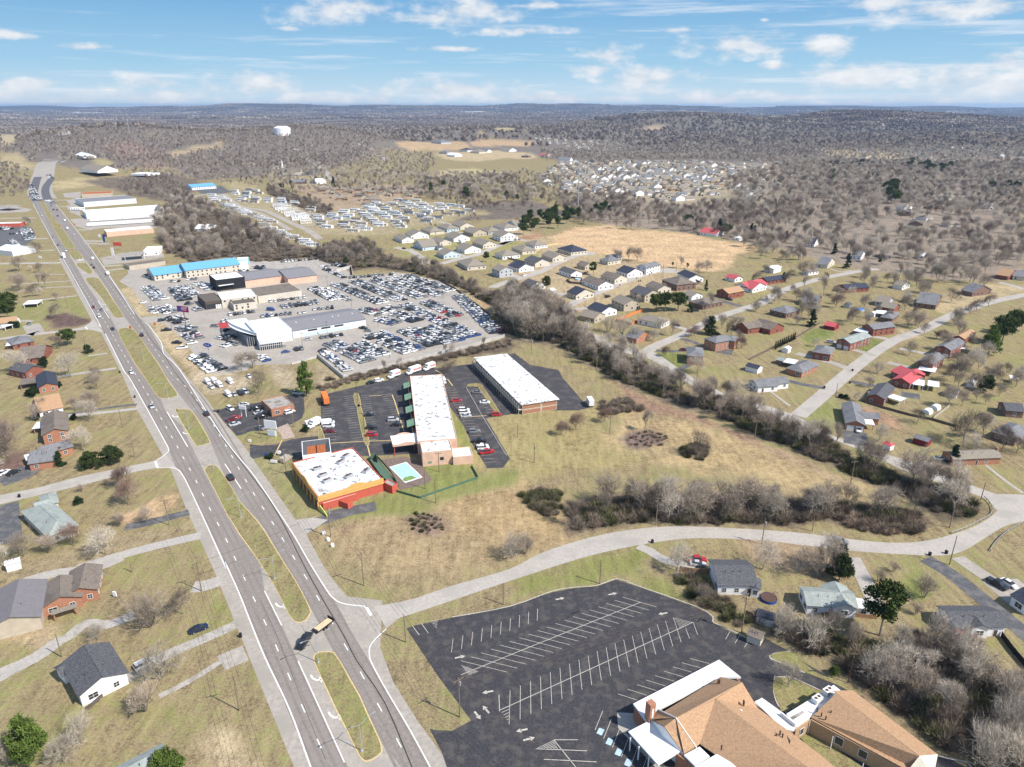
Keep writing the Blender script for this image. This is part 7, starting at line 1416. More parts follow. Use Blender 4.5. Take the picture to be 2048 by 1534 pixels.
for x in (.12,.36,.62,.7,.9): mb=MB(); mb.tube((w_*x,d_*.35,5),(w_*x,d_*.35,6.6),.5,.42,n=8); mb.box(w_*x-.7,d_*.35-.7,5,w_*x+.7,d_*.35+.7,5.7); mb.obj('roof_fan',M['trim'],sh)
bd=[o for o in bpy.data.objects if o.get('label','').startswith('dark brown entrance')][0]; A,w_,d_,rz=rect3('a 1000,800 1272,762 1130,655',5.2)
mb=MB(); mb.box(.4,-.06,0,w_*.95,-.005,3.4,0)
for i in range(4): mb.box(w_*.55+i*1.3,-.12,0,w_*.55+i*1.3+1.0,-.07,2.6,1)
mb.obj('glazing',[M['glass'],M['trim']],bd)
def plots(s,ang,dx,dy,jit=.12):
 P=[(p.x,p.y) for p in GP(s)]; cx=sum(p[0] for p in P)/len(P); cy=sum(p[1] for p in P)/len(P); R_=max(math.hypot(p[0]-cx,p[1]-cy) for p in P); out=[]
 c,sn=cos(ang),sin(ang); row=0; j=-R_
 while j<R_:
  i=-R_+(row%2)*dx*.5
  while i<R_:
   x=cx+i*c-j*sn+rng.normal()*dx*jit; y=cy+i*sn+j*c+rng.normal()*dy*jit
   if pip(P,np.array([x]),np.array([y]))[0]: out.append((x,y,row))
   i+=dx
  j+=dy*(1 if row%2 else .72); row+=1
 return out
def small_house(kind,wm,rf,seed):
 r=np.random.default_rng(seed); wb,rb=MB(),MB(); w_,d=13+3*r.random(),9+2*r.random(); he=3.2 if kind<3 else 5
 ty='whwd'[kind%4]; rr=roof_geo(rb,w_,d,he,ty,.5); walls_geo(wb,w_,d,he,ty,rr)
 gx=w_*(.62 if seed%2 else .05); sub=MB(); r2=roof_geo(sub,5.2,5.5,he-.2,'d',.62); T=Matrix.Translation((gx,-3.2,0)); rb.add([T@Vector(p) for p in sub.v],sub.f); sub=MB(); walls_geo(sub,5.2,5.5,he-.2,'d',r2); wb.add([T@Vector(p) for p in sub.v],sub.f)
 for x in np.arange(1.5,w_-1,2.6):
  if not gx-.5<x<gx+5.5: wb.add([(x-.5,-.04,1),(x+.5,-.04,1),(x+.5,-.04,2.3),(x-.5,-.04,2.3)],[(0,1,2,3)],1)
 wb.add([(gx+.8,-3.25,0),(gx+4.4,-3.25,0),(gx+4.4,-3.25,2.2),(gx+.8,-3.25,2.2)],[(0,1,2,3)],1)
 for m_ in (wb,rb): m_.v=[(x-w_/2,y-d/2,z) for x,y,z in m_.v]
 return wb.mesh('wall',[W[wm],M['glass']]),rb.mesh('roof',[Rf[rf]])
SH=[small_house(k,wm,rf,50+i) for i,(k,wm,rf) in enumerate(((0,'cream','tan'),(1,'white','tan'),(2,'cream','tan'),(3,'tan','brown'),(0,'white','grey'),(1,'tanbrick','tan'),(2,'brown','brown'),(3,'white','tan')))]
WN=['cream','white','cream','tan','white','tan brick','brown brick','white']; RN=['tan','tan','tan','brown','grey','tan','brown','tan']
FARH=[]; EST=[]
def estate(s,ang,dx,dy,where,group,sel=range(8),lim=1e9):
 P=plots(s,ang,dx,dy); P.sort(key=lambda p:math.hypot(p[0],p[1]))
 for i,(x,y,row) in enumerate(P):
  EST.append((math.hypot(x,y),x,y,row,int(rng.choice(list(sel))),where,group,ang))
estate('j -160,330 0,290 350,270 700,268 1100,272 1500,290 1800,330 1850,380 1700,450 1500,450 1300,560 1100,630 800,610 640,570 300,570 0,530 -160,450',.35,25,42,'in the dense far estate','houses of the dense far estate',(0,1,2,3,4,5,7))
estate('j 1520,480 1700,510 1850,580 1600,600 1450,540',.2,24,34,'at the right end of the dense far estate','houses at the right end of the dense far estate',(0,1,7))
estate('V 1100,795 1640,825 1720,870 1500,890 1280,850',.25,32,62,'in the small far estate below the wooded hill','houses of the small far estate',(0,1,2,5))
estate('g 1150,240 1560,260 2048,250 2048,410 1800,420 1560,400 1380,300',.15,30,46,'in the low brick estate above the mobile homes','houses of the low brick estate',(5,6,3))
estate('i 0,540 420,540 480,620 350,640 0,660',.1,30,48,'in the low brick estate right of the hill road','houses of the brick estate right of the hill road',(5,6,3))
estate('k 980,750 1750,780 1750,880 900,930',.3,42,60,'among trees of the upper right wood','houses among trees, upper right',(0,3,5,6))
estate('k 550,395 1060,400 1080,440 560,450',.2,42,60,'on the pale clearing near the top right','houses on the pale clearing, top right',(0,3,1)); estate('k 1250,640 1640,650 1640,690 1260,700',.2,42,60,'along the clearing right of the evergreen line','houses right of the evergreen line',(0,1,4))
for s_ in ('k 100,560 1000,640 1900,900 2048,1097 900,1097 400,900 0,700','k 0,250 2048,330 2048,560 1200,480 0,480','j 1500,250 2048,250 2048,560 1860,560 1800,330','k 600,90 2048,120 2048,230 800,230'):
 for (x,y,row) in plots(s_,.3,52,70,.3):
  if vnoise(np.array([x]),np.array([y]),38,9)[0]>.5: FARH.append((x,y,ht(x,y),1,int(rng.integers(8))))
estate('g 620,60 830,60 880,0 1000,0 1000,40 900,60',.2,40,50,'beside the far church','houses beside the far church',(0,5))
EST.sort()
NNEAR=sum(1 for o in bpy.data.objects if o.get('category')=='house')
for i,(r_,x,y,row,v,where,group,ang) in enumerate(EST):
 if i<292-NNEAR:
  e=empty('house',(x,y,ht(x,y)-.1),ang+(pi if row%2 else 0)+rng.normal()*.06)
  tag(e,'%s house with %s roof %s'%(WN[v],RN[v],where),'house',group+', %s walls and %s roof'%(WN[v],RN[v])); link('wall',SH[v][0],e); link('roof',SH[v][1],e)
 else: FARH.append((x,y,ht(x,y)-.1,1,v))
def src_house(i,ab):
 bm=bmesh.new(); mats=[]
 for q in ab:
  n0=len(bm.faces); bm.from_mesh(q); bm.faces.ensure_lookup_table(); k0=len(mats); mats+=list(q.materials)
  for f in bm.faces[n0:]: f.material_index=f.material_index+k0
 me=bpy.data.meshes.new('far_house'); bm.to_mesh(me); bm.free()
 for m_ in mats: me.materials.append(m_)
 return bpy.data.objects.new('far_house_src_%d'%i,me)
mass('far_houses',FARH,[src_house(i,ab) for i,ab in enumerate(SH)],'more small far houses of the distant estates beyond the ones that stand apart','houses')
Rf['mob']=rm('weathered_mobile_roof',(.5,.5,.49),.2,.3,objrand=.25)
def mobile(seed,wm,rf):
 wb,rb=MB(),MB(); w_,d=13,4; rr=roof_geo(rb,w_,d,3.1,'w',.22,.2,.1); walls_geo(wb,w_,d,3.1,'w',rr)
 for x in (2,4,6.5,9,11): wb.add([(x-.5,-.04,1.3),(x+.5,-.04,1.3),(x+.5,-.04,2.3),(x-.5,-.04,2.3)],[(0,1,2,3)],1)
 wb.box(5.4,-2.2,0,8,-.1,.7,0)
 for m_ in (wb,rb): m_.v=[(x-w_/2,y-d/2,z) for x,y,z in m_.v]
 return wb.mesh('wall',[W[wm],M['glass']]),rb.mesh('roof',[Rf[rf]])
MH=[mobile(0,'white','mob'),mobile(1,'cream','mob'),mobile(2,'pale','mob'),mobile(3,'cream','tan'),mobile(4,'grey','dark')]; MN=['white mobile home','cream mobile home','pale blue mobile home','cream mobile home with tan roof','grey mobile home with dark roof']
def mobiles(s,ang,dx,dy,where,group,p=(.42,.3,.12,.1,.06)):
 for (x,y,row) in plots(s,ang,dx,dy,.09):
  if U_()<.12: continue
  v=int(rng.choice(5,p=p)); e=empty('mobile_home',(x,y,ht(x,y)),ang+rng.normal()*.05); tag(e,MN[v]+' '+where,'mobile home',group+', '+MN[v]); link('wall',MH[v][0],e); link('roof',MH[v][1],e)
mobiles('g 200,330 360,330 520,480 700,520 860,590 950,690 1100,740 1300,850 1360,900 1250,880 980,790 820,680 640,560 450,520 280,420',-.15,19,11.5,'in the long slanting row beside the wood','mobile homes in the slanting row by the wood',(.6,.3,.05,.05,0))
mobiles('g 430,290 680,270 850,330 1010,370 1400,480 1420,540 1240,480 1000,410 720,420 500,400',-.35,22,17,'in the upper rows near the light blue roof','mobile homes in the upper rows')
mobiles('g 880,440 1000,440 1280,570 1260,640 1130,580 950,480',.5,18,10,'in the short row beside the park road bend','mobile homes in the short row by the bend',(.5,.5,0,0,0))
mobiles('g 1310,570 1500,520 2048,440 2048,740 1700,730 1400,690',-.30,24,17,'in the open middle of the mobile home park','mobile homes in the middle of the park')
mobiles('i -50,690 330,650 560,670 740,690 1060,750 900,790 600,850 330,920 130,920 -50,900',-.30,24,17,'at the right side of the mobile home park','mobile homes at the right side of the park')
rv=MB(); rv.box(-4,-1.3,.6,4,1.3,3.4,0); rv.box(-3.6,-1.34,1.6,3.4,-1.301,2.3,1); rv.box(-4.9,-.2,.7,-4,.2,.9,1);
for x in (-.8,.5): rv.tube((x,-1.32,.45),(x,1.32,.45),.42,n=8,mi=1)
RVM=rv.mesh('caravan',[W['white'],M['glass']])
for k,(a,b,n_) in enumerate((('f 1130,640 1860,590','',22),('f 1090,700 1900,650','',24),('f 1920,560 2040,610','',5),('f 890,500 1030,500','',5))):
 A,B=GP(a)
 for i in range(n_):
  p=A.lerp(B,(i+.5)/n_); o=link('caravan',RVM,loc=(p.x,p.y,ht(p.x,p.y)),rz=math.atan2((B-A).y,(B-A).x)+1.25+rng.normal()*.05); lab=('in the back sales row behind the white showroom','in the front sales row before the tan shop','at the right end of the sales yard','beside the road in front of the white showroom')[k]; tag(o,'white travel caravan parked '+lab,'caravan','caravans '+lab)
p=gp(565,268); tk=MB(); nn=28; R_=at_u(581,p.y)-at_u(548,p.y); R_/=2
tk.tube((0,0,-6),(0,0,17),R_,n=nn,cap=False); tk.add([(R_*1.0*cos(6.2832*i/nn),R_*sin(6.2832*i/nn),17) for i in range(nn)]+[(R_*.55*cos(6.2832*i/nn),R_*.55*sin(6.2832*i/nn),22) for i in range(nn)],[(i,(i+1)%nn,nn+(i+1)%nn,nn+i) for i in range(nn)]+[tuple(range(nn,2*nn))])
wt=empty('water_tank',p); tag(wt,'big white round water tank on top of the wooded hill','water tank'); tk.obj('tank_shell',W['white'],wt);
mb=MB();
for i in range(20): a=6.2832*i/20; mb.box(R_*1.0*cos(a)-.25,R_*sin(a)-.25,-6,R_*cos(a)+.25,R_*sin(a)+.25,17.3)
mb.obj('shell_ribs',W['metalw'],wt)
def mast(q,h,r,label,cat='mast'):
 p=GP(q)[0]; mb=MB(); mb.tube((0,0,0),(0,0,h),r,r*.5,n=6); mb.tube((0,0,h-4),(0,0,h-.5),r*2.2,n=6); o=mb.obj('mast',M['steel']); o.location=p; tag(o,label,cat)
mast('j 152,700',54,.75,'tall slender pale mobile phone mast rising from the wood'); mast('U 760,790',42,.9,'tall thin mast topped by a lattice on the left hill')
mb=MB(); p=GP('U 745,800')[0]
mb.tube((0,0,0),(0,0,34),1.2,.8,n=8); mb.tube((0,0,34),(0,0,38),2,5,n=12); mb.tube((0,0,38),(0,0,41),5,2,n=12); o=mb.obj('water_tower',W['white']); o.location=(p.x*1.25,p.y*1.25,ht(p.x*1.25,p.y*1.25)); tag(o,'small distant water tower standing above the left hill line','water tower')
for i,(u0,u1,v,dp) in enumerate(((203,335,227,1),(0,28,226,1),(90,190,224,1),(370,430,226,1),(1000,1020,228,1),(905,965,224,1))):
 Yd=11200+200*i; A=Vector((at_u(u0,Yd),Yd,0)); A.z=ht(A.x,A.y); L_=at_u(u1,Yd)-A.x; mb=MB(); mb.box(0,0,0,L_,240,13); mb.box(L_*.3,-80,0,L_*.7,0,9); o=mb.obj('industrial_shed',W['white']); o.location=(A.x,A.y,A.z); tag(o,['longest white industrial shed glinting on the far plain','white industrial shed on the far plain at the left photo edge','white industrial shed on the far plain, second from the left edge','white industrial shed on the far plain just right of the longest one','small white industrial shed on the far plain at the photo middle','white industrial shed on the far plain left of the photo middle'][i],'industrial shed')
sp_=GP('g 1000,60')[0]; mb=MB(); mb.box(-1.5,-1.5,0,1.5,1.5,12); mb.tube((0,0,12),(0,0,24),1.6,.05,n=4); o=mb.obj('steeple',W['white']); o.location=sp_; tag(o,'white pointed steeple of the far church','steeple')
# ================================================================= VEHICLES
def paint_mat():
 m,nt,b=new_mat('car_paint'); oi=N(nt,'ShaderNodeObjectInfo'); nt.links.new(oi.outputs['Color'],b.inputs['Base Color']); I_(b,'Roughness',.32); I_(b,'Coat Weight',.4); I_(b,'Coat Roughness',.1); I_(b,'Specular IOR Level',.45); return m
PAINTM=paint_mat(); TYRE=mat('tyre_rubber',(.02,.02,.02),var=.1); LAMP=mat('lamp_glass',(.75,.74,.70),rough=.2,var=.02); RLAMP=mat('tail_lamp',(.35,.02,.02),rough=.3,var=.02)
def loft(mb,st,mi,tp=.0):
 vs=[]
 for x,hw,z0,z1,tw in st: vs+=[(x,-hw,z0),(x,-hw,(z0+z1)/2+.1),(x,-tw,z1),(x,tw,z1),(x,hw,(z0+z1)/2+.1),(x,hw,z0)]
 fs=[]
 for i in range(len(st)-1):
  for k in range(6): fs.append((i*6+k,(i+1)*6+k,(i+1)*6+(k+1)%6,i*6+(k+1)%6))
 fs+=[tuple(range(5,-1,-1))[::-1][::-1],tuple((len(st)-1)*6+k for k in range(6))]
 mb.add(vs,fs,mi)
CT={
'sedan':dict(L=4.7,body=[(-2.35,.78,.38,.80,.70),(-2.2,.88,.25,.92,.80),(-1.3,.90,.2,.98,.82),(.9,.90,.2,.98,.82),(2.0,.88,.22,.82,.78),(2.35,.74,.35,.66,.66)],glass=[(-1.75,.76,.95,1.0,.70),(-.95,.78,.95,1.40,.60),(.35,.78,.95,1.40,.60),(1.2,.76,.95,1.0,.70)],roof=[(-.95,.60,1.40,1.44,.56),(.35,.60,1.40,1.44,.56)],ax=1.4,wr=.33),
'suv':dict(L=4.8,body=[(-2.4,.82,.42,1.05,.76),(-2.3,.92,.3,1.10,.84),(-1.3,.94,.25,1.12,.86),(1.0,.94,.25,1.12,.86),(2.1,.92,.3,.98,.84),(2.4,.8,.4,.8,.72)],glass=[(-2.32,.82,1.08,1.12,.78),(-2.05,.82,1.08,1.66,.66),(.35,.82,1.08,1.68,.66),(1.25,.82,1.05,1.12,.78)],roof=[(-2.08,.67,1.66,1.74,.62),(.35,.66,1.68,1.73,.60)],ax=1.45,wr=.37),
'van':dict(L=5.4,body=[(-2.7,.92,.42,2.05,.86),(-2.65,.98,.35,2.1,.90),(1.1,.98,.3,2.1,.90),(1.9,.96,.3,1.25,.88),(2.7,.86,.4,.95,.78)],glass=[(1.0,.93,1.2,1.95,.86),(1.15,.93,1.2,1.98,.86),(1.95,.90,1.18,1.26,.84)],roof=[(-2.6,.88,2.1,2.16,.84),(1.05,.88,2.1,2.16,.84)],ax=1.7,wr=.36),
'pickup':dict(L=5.7,body=[(-2.85,.88,.5,1.08,.84),(-2.8,.96,.4,1.12,.90),(-.9,.98,.35,1.14,.92),(1.3,.98,.35,1.14,.92),(2.6,.96,.4,1.08,.90),(2.85,.88,.45,.95,.82)],glass=[(-1.0,.86,1.12,1.18,.84),(-.8,.86,1.12,1.80,.70),(.7,.86,1.12,1.82,.70),(1.5,.86,1.1,1.16,.82)],roof=[(-.8,.71,1.80,1.87,.66),(.7,.71,1.82,1.87,.66)],bed=(-2.65,-1.1,1.125),ax=1.75,wr=.40)}
def car_parts(ty,one=False):
 c=CT[ty]; b=MB(); g=MB(); w_=MB(); loft(b,c['body'],0); loft(b,c['roof'],0); loft(g,c['glass'],0)
 if 'bed' in c: g.box(c['bed'][0],-.72,1.06,c['bed'][1],.72,1.15,0)
 def wheel(mb,x,y,mi=0): mb.tube((x,y-.12,c['wr']),(x,y+.12,c['wr']),c['wr'],n=10,mi=mi); mb.tube((x,y-.13,c['wr']),(x,y+.13,c['wr']),c['wr']*.55,n=8,mi=mi+1)
 if one:
  for v,f in ((g,1),): b.add(g.v,g.f,1)
  for x in (-c['ax'],c['ax']):
   for y in (-.82,.82): b.tube((x,y-.1,c['wr']),(x,y+.1,c['wr']),c['wr'],n=7,mi=2)
  return b.mesh('car',[PAINTM,M['glass'],TYRE])
 out={'body':b.mesh('body',[PAINTM]),'windows':g.mesh('windows',[M['glass']])}
 wm=MB(); wheel(wm,0,0); out['wheel']=wm.mesh('wheel',[TYRE,M['steel']])
 hm=MB(); hm.box(-.06,-.2,-.08,.02,.2,.08); out['headlight']=hm.mesh('headlight',[LAMP]); out['tail_light']=hm.mesh('tail_light',[RLAMP]); return out
CP_={t:car_parts(t) for t in CT}; C1={t:car_parts(t,True) for t in CT}
CC={'white':(.80,.80,.79),'silver':(.50,.51,.52),'grey':(.20,.21,.22),'black':(.018,.018,.02),'blue':(.03,.07,.22),'red':(.42,.02,.025),'dark red':(.16,.02,.025),'beige':(.45,.40,.32),'navy':(.015,.025,.06),'teal':(.05,.35,.25)}
KN={'sedan':'car','suv':'suv','van':'van','pickup':'pickup truck'}
def car(p,ang,ty,colr,label,group=None,cat=None,name=None):
 e=empty(name or {'sedan':'car','suv':'suv','van':'van','pickup':'pickup_truck'}[ty],(p[0],p[1],.015 if abs(p[0])+abs(p[1])<1100 else ht(p[0],p[1])+.15),ang); tag(e,label,cat or KN[ty],group); d=CP_[ty]; c=CT[ty]
 b=link('body',d['body'],e); b.color=(*CC[colr],1); link('windows',d['windows'],e)
 for x in (-c['ax'],c['ax']):
  for y in (-.84,.84): link('wheel',d['wheel'],e,loc=(x,y,0))
 h=c['L']/2
 for y in (-.6,.6): link('headlight',d['headlight'],e,loc=(h-.03,y,.62 if ty!='pickup' else .85)); link('tail_light',d['tail_light'],e,loc=(-h+.02,y,.72 if ty!='pickup' else .95))
 return e
def dirpx(s):
 a,b=GP(s); return math.atan2((b-a).y,(b-a).x)
LONE=[('J 405,615 350,700','pickup','black','black pickup truck towing the flatbed trailer across the junction'),
('E 1585,343 1540,280','suv','black','black suv in the outer lane beside the second median from the turning pickup'),('E 1770,832 1740,790','suv','black','black suv with a rear hatch in the inner lane north of the long median'),
('E 1165,287 1190,330','sedan','silver','silver hatchback driving south past the median opening'),('E 1010,23 1030,60','sedan','white','white hatchback driving south, next behind the silver one'),
('A 888,1100 900,1120','sedan','navy','dark blue car turning at the upper crossroads'),('A 1117,1148 1095,1100','suv','black','dark suv driving north beside the orange work sign'),('A 783,1000 800,1030','suv','white','white pickup-like suv waiting at the upper crossroads'),
('A 803,948 815,970','sedan','grey','grey car in the inner lane before the upper crossroads'),('A 737,928 750,950','sedan','dark red','dark brown car in the outer lane before the upper crossroads'),
('A 740,615 725,590','sedan','black','black car driving north behind the grey one, near the green lorry'),('A 722,593 705,565','sedan','grey','grey car driving north just ahead of the black one'),('A 731,545 715,520','van','white','white van driving north before the u-turn gap'),
('A 632,556 680,552','sedan','white','white car crossing the median gap'),('A 520,480 530,500','pickup','white','white truck ahead of the bus driving south'),('A 460,438 470,455','suv','grey','grey suv driving south beside the long upper median'),('A 583,353 570,335','sedan','white','white car driving north below the box truck'),
('A 532,308 520,290','van','white','white box van driving north beside the upper median'),('A 512,245 500,225','van','white','white bus-like van driving north at the caravan yard'),('A 422,370 432,385','sedan','beige','light brown car driving south along the upper median'),
('A 330,203 340,220','sedan','white','white car driving south, near the short medians'),('A 455,207 445,190','sedan','black','dark car driving north, near the short medians'),('A 423,158 415,140','suv','black','first of two dark cars side by side going north'),('A 450,160 440,142','sedan','black','second of two dark cars side by side going north'),
('A 405,125 398,108','sedan','grey','grey car following the queue at the distant junction'),('f 495,50 500,60','sedan','white','lone white car beyond the fresh asphalt'),
('I 1475,520 1540,495','sedan','navy','dark blue car parked on the grass beside the rough drive'),('I 1075,785 1135,755','suv','silver','silver suv beside the white gabled house'),
('E 30,795 75,770','sedan','white','white car parked on the black drive at the left edge'),('E 105,795 150,775','sedan','black','black car parked on the black drive at the left edge'),('E 265,380 300,395','suv','black','dark suv behind the brown-roofed house'),('E 290,335 305,345','sedan','red','red car half hidden under the salmon roof eave'),
('H 670,1292 705,1300','suv','grey','dark grey suv driving on the curved road by the tall pale tree'),('H 812,458 810,480','suv','white','white suv in front of the double garage on the estate road bend'),('H 1415,670 1455,672','sedan','white','white car on the drive of the long brick ranch house'),
('K 1455,10 1510,12','pickup','red','red pickup beside the black-roofed house'),('K 1465,38 1515,42','sedan','silver','silver car next to the red pickup'),('L 1830,190 1890,225','pickup','black','black pickup on the drive at the right edge'),('L 1915,185 1955,210','sedan','white','white car beside the black pickup at the right edge'),
('l 410,760 430,790','sedan','grey','grey car on the curved asphalt drive by the west street'),('l 380,490 420,485','sedan','white','left white car under the white carport'),('l 455,482 490,478','sedan','white','right white car under the white carport'),
('C 1447,1265 1480,1268','sedan','dark red','dark red car on the drive beside the corner lawn'),('C 1503,1360 1500,1375','sedan','white','white car at the open garage of the orange brick house'),('C 1392,1070 1420,1075','sedan','black','black car on the drive of the long white house'),('C 1540,955 1565,955','sedan','black','black car on the drive of the brown brick house'),
('C 1805,868 1830,872','suv','black','black suv below the orange-roofed brick house'),('C 580,960 605,965','sedan','dark red','dark red car at the first estate corner'),('C 605,830 625,838','sedan','black','black car in front of the navy-roofed house'),('C 860,755 885,765','sedan','black','black car on the drive beside the pool house'),
('C 665,852 680,862','suv','white','white suv at the navy-roofed house drive mouth'),('C 850,845 865,840','suv','black','black car by the bins on the second estate street'),('C 1105,662 1125,665','sedan','black','black car on the blue-fronted house drive'),('C 190,675 215,668','sedan','white','white car on the first estate street'),
('m 60,425 85,428','sedan','dark red','dark red car at the pale estate street corner'),('m 65,330 110,325','sedan','white','white car on the drive of the left pale estate house'),('m 1085,430 1120,435','sedan','black','black car before the straw plot house garage'),('m 1930,695 1965,705','suv','black','black suv on the drive by the black-roofed house'),('m 1500,290 1540,292','suv','white','white suv at the pale estate fork'),
('C 415,795 455,790','van','white','white van on the yard beside the tall spreading pine'),('D 605,1145 640,1150','suv','silver','silver suv beside the grey-green gabled brick house'),
('c 650,770 820,740','sedan','dark red','front red car of the pair in the brick shop lot'),('c 700,745 830,715','sedan','red','rear red car of the pair in the brick shop lot'),('c 690,845 840,805','sedan','silver','silver car nearest the highway in the brick shop lot'),('c 620,610 660,635','suv','white','white suv in the marked bay beside the highway shoulder'),
('c 830,545 885,540','sedan','silver','silver car at the grass edge of the brick shop lot'),('c 1005,610 1070,600','suv','black','black suv parked before the brick shop, farthest of the row'),('c 1060,665 1100,655','sedan','silver','silver car in the row before the brick shop'),('c 1150,690 1220,685','pickup','black','black pickup in the row before the brick shop'),('c 1100,735 1160,725','suv','black','black suv nearest the camera in the row before the brick shop'),
('c 1085,905 1150,925','sedan','grey','grey car beside the white pole in the brick shop lot'),('c 1530,660 1590,640','suv','white','white suv beside the brick side wall of the shop'),('c 1660,370 1720,375','suv','white','white suv in the back corner behind the brick shop'),
('c 275,205 325,250','van','white','first white van at the edge of the pale gravel drive'),('c 330,275 370,305','sedan','white','white car in front of the first white van'),('c 375,190 420,230','van','white','second white van, behind its neighbours on the gravel drive'),('c 455,250 510,295','van','white','largest white van, middle of the gravel drive group'),
('c 620,195 660,235','van','white','white van standing apart on the grass edge'),('c 590,395 640,440','van','white','white van at the left end of the lower gravel row'),('c 685,390 720,420','sedan','silver','silver car second in the lower gravel row'),('c 770,375 810,400','suv','black','black suv third in the lower gravel row'),('c 850,350 900,380','suv','white','white suv at the right end of the lower gravel row'),
('c 910,110 950,150','sedan','white','white car hidden behind the wide dark tree'),
('F 475,420 530,405','van','white','rear white box van by the entry kerb of the motel lot'),('F 600,415 645,412','van','white','white van parked facing the two box vans'),('F 605,438 650,438','suv','white','white suv next to the white van in the motel lot'),('F 615,477 660,478','sedan','dark red','dark maroon car below the white suv in the motel lot'),
('F 915,352 950,350','sedan','black','black car alone in the middle motel row'),('F 935,452 975,452','suv','black','black suv in the middle motel row'),('F 935,507 970,507','suv','red','red suv at the end of the middle motel row'),('F 1100,390 1140,388','suv','silver','silver suv by the motel gallery'),('F 1125,428 1160,428','sedan','black','dark car by the motel gallery, nearer the porte-cochere'),
('F 930,103 965,98','sedan','black','black car at the back kerb of the motel lot'),('F 990,88 1020,82','suv','white','white suv at the back kerb of the motel lot'),
('e 815,415 830,450','van','white','white van parked in the island nook between the motel wings'),('e 980,657 1040,652','sedan','red','bright red car alone in the far motel row'),('e 1340,680 1400,680','sedan','white','white car beside the curved kerbed island'),('e 1245,555 1290,558','sedan','grey','grey car at the top of the curved kerbed island'),
('e 1075,780 1130,780','suv','white','farthest of three white vehicles in the far motel row'),('e 1085,815 1140,812','suv','white','middle one of three white vehicles in the far motel row'),('e 1100,855 1155,852','sedan','silver','silver car, nearest of the three pale vehicles'),('e 1490,840 1545,840','suv','red','red suv at the foot of the curved kerbed island'),
('e 1210,1055 1270,1050','suv','grey','dark grey suv alone below the yellow line in the far motel row'),('e 1270,1178 1350,1178','pickup','black','black pickup above the white cars near the grass'),('e 1310,1240 1375,1238','sedan','white','rear white car above the red pickup'),('e 1320,1268 1380,1265','suv','white','white suv directly above the red pickup'),('e 1365,1320 1440,1310','pickup','red','bright red pickup at the lower end of the far motel row'),
('a 340,1090 400,1080','suv','black','black suv on the straw verge nearest the street corner'),('a 405,1240 480,1235','pickup','black','black pickup in the middle of the straw verge'),('a 570,1435 650,1440','pickup','black','black pickup nearest the camera on the straw verge'),
('a 800,1440 860,1430','pickup','white','white pickup behind the black one on the straw verge'),('a 650,1515 720,1510','pickup','white','white pickup farthest down the straw verge'),('a 1330,1240 1395,1220','suv','black','black suv alone in the lane below the red-painted bays'),('a 1150,1180 1200,1180','suv','grey','grey suv beside the round planted island'),('a 50,815 100,805','sedan','white','white car on the upper straw verge'),
('a 165,890 220,895','sedan','white','white car, first of three on the lower end of the upper verge'),('a 190,940 240,935','suv','grey','grey suv, second of three on the upper verge'),('a 230,975 280,970','suv','white','white suv, third of three on the upper verge'),
('b 765,718 820,710','sedan','blue','bright blue car alone before the glass dealership'),('b 1065,545 1140,545','sedan','silver','silver car beside the small planted cone'),('b 700,640 755,630','suv','grey','grey suv at the glass entrance of the dealership'),
('b 1820,395 1850,400','pickup','black','black pickup at the far end of the service hall'),('b 1885,430 1930,432','sedan','grey','grey car beside the black pickup at the service hall end'),('b 560,145 650,150','van','blue','dark blue delivery van behind the middle dealership'),('b 1240,1295 1250,1295','sedan','white','')][:-1]
for s,ty,cl,lab in LONE:
 a,b=GP(s); car(a,math.atan2((b-a).y,(b-a).x),ty,cl,lab)
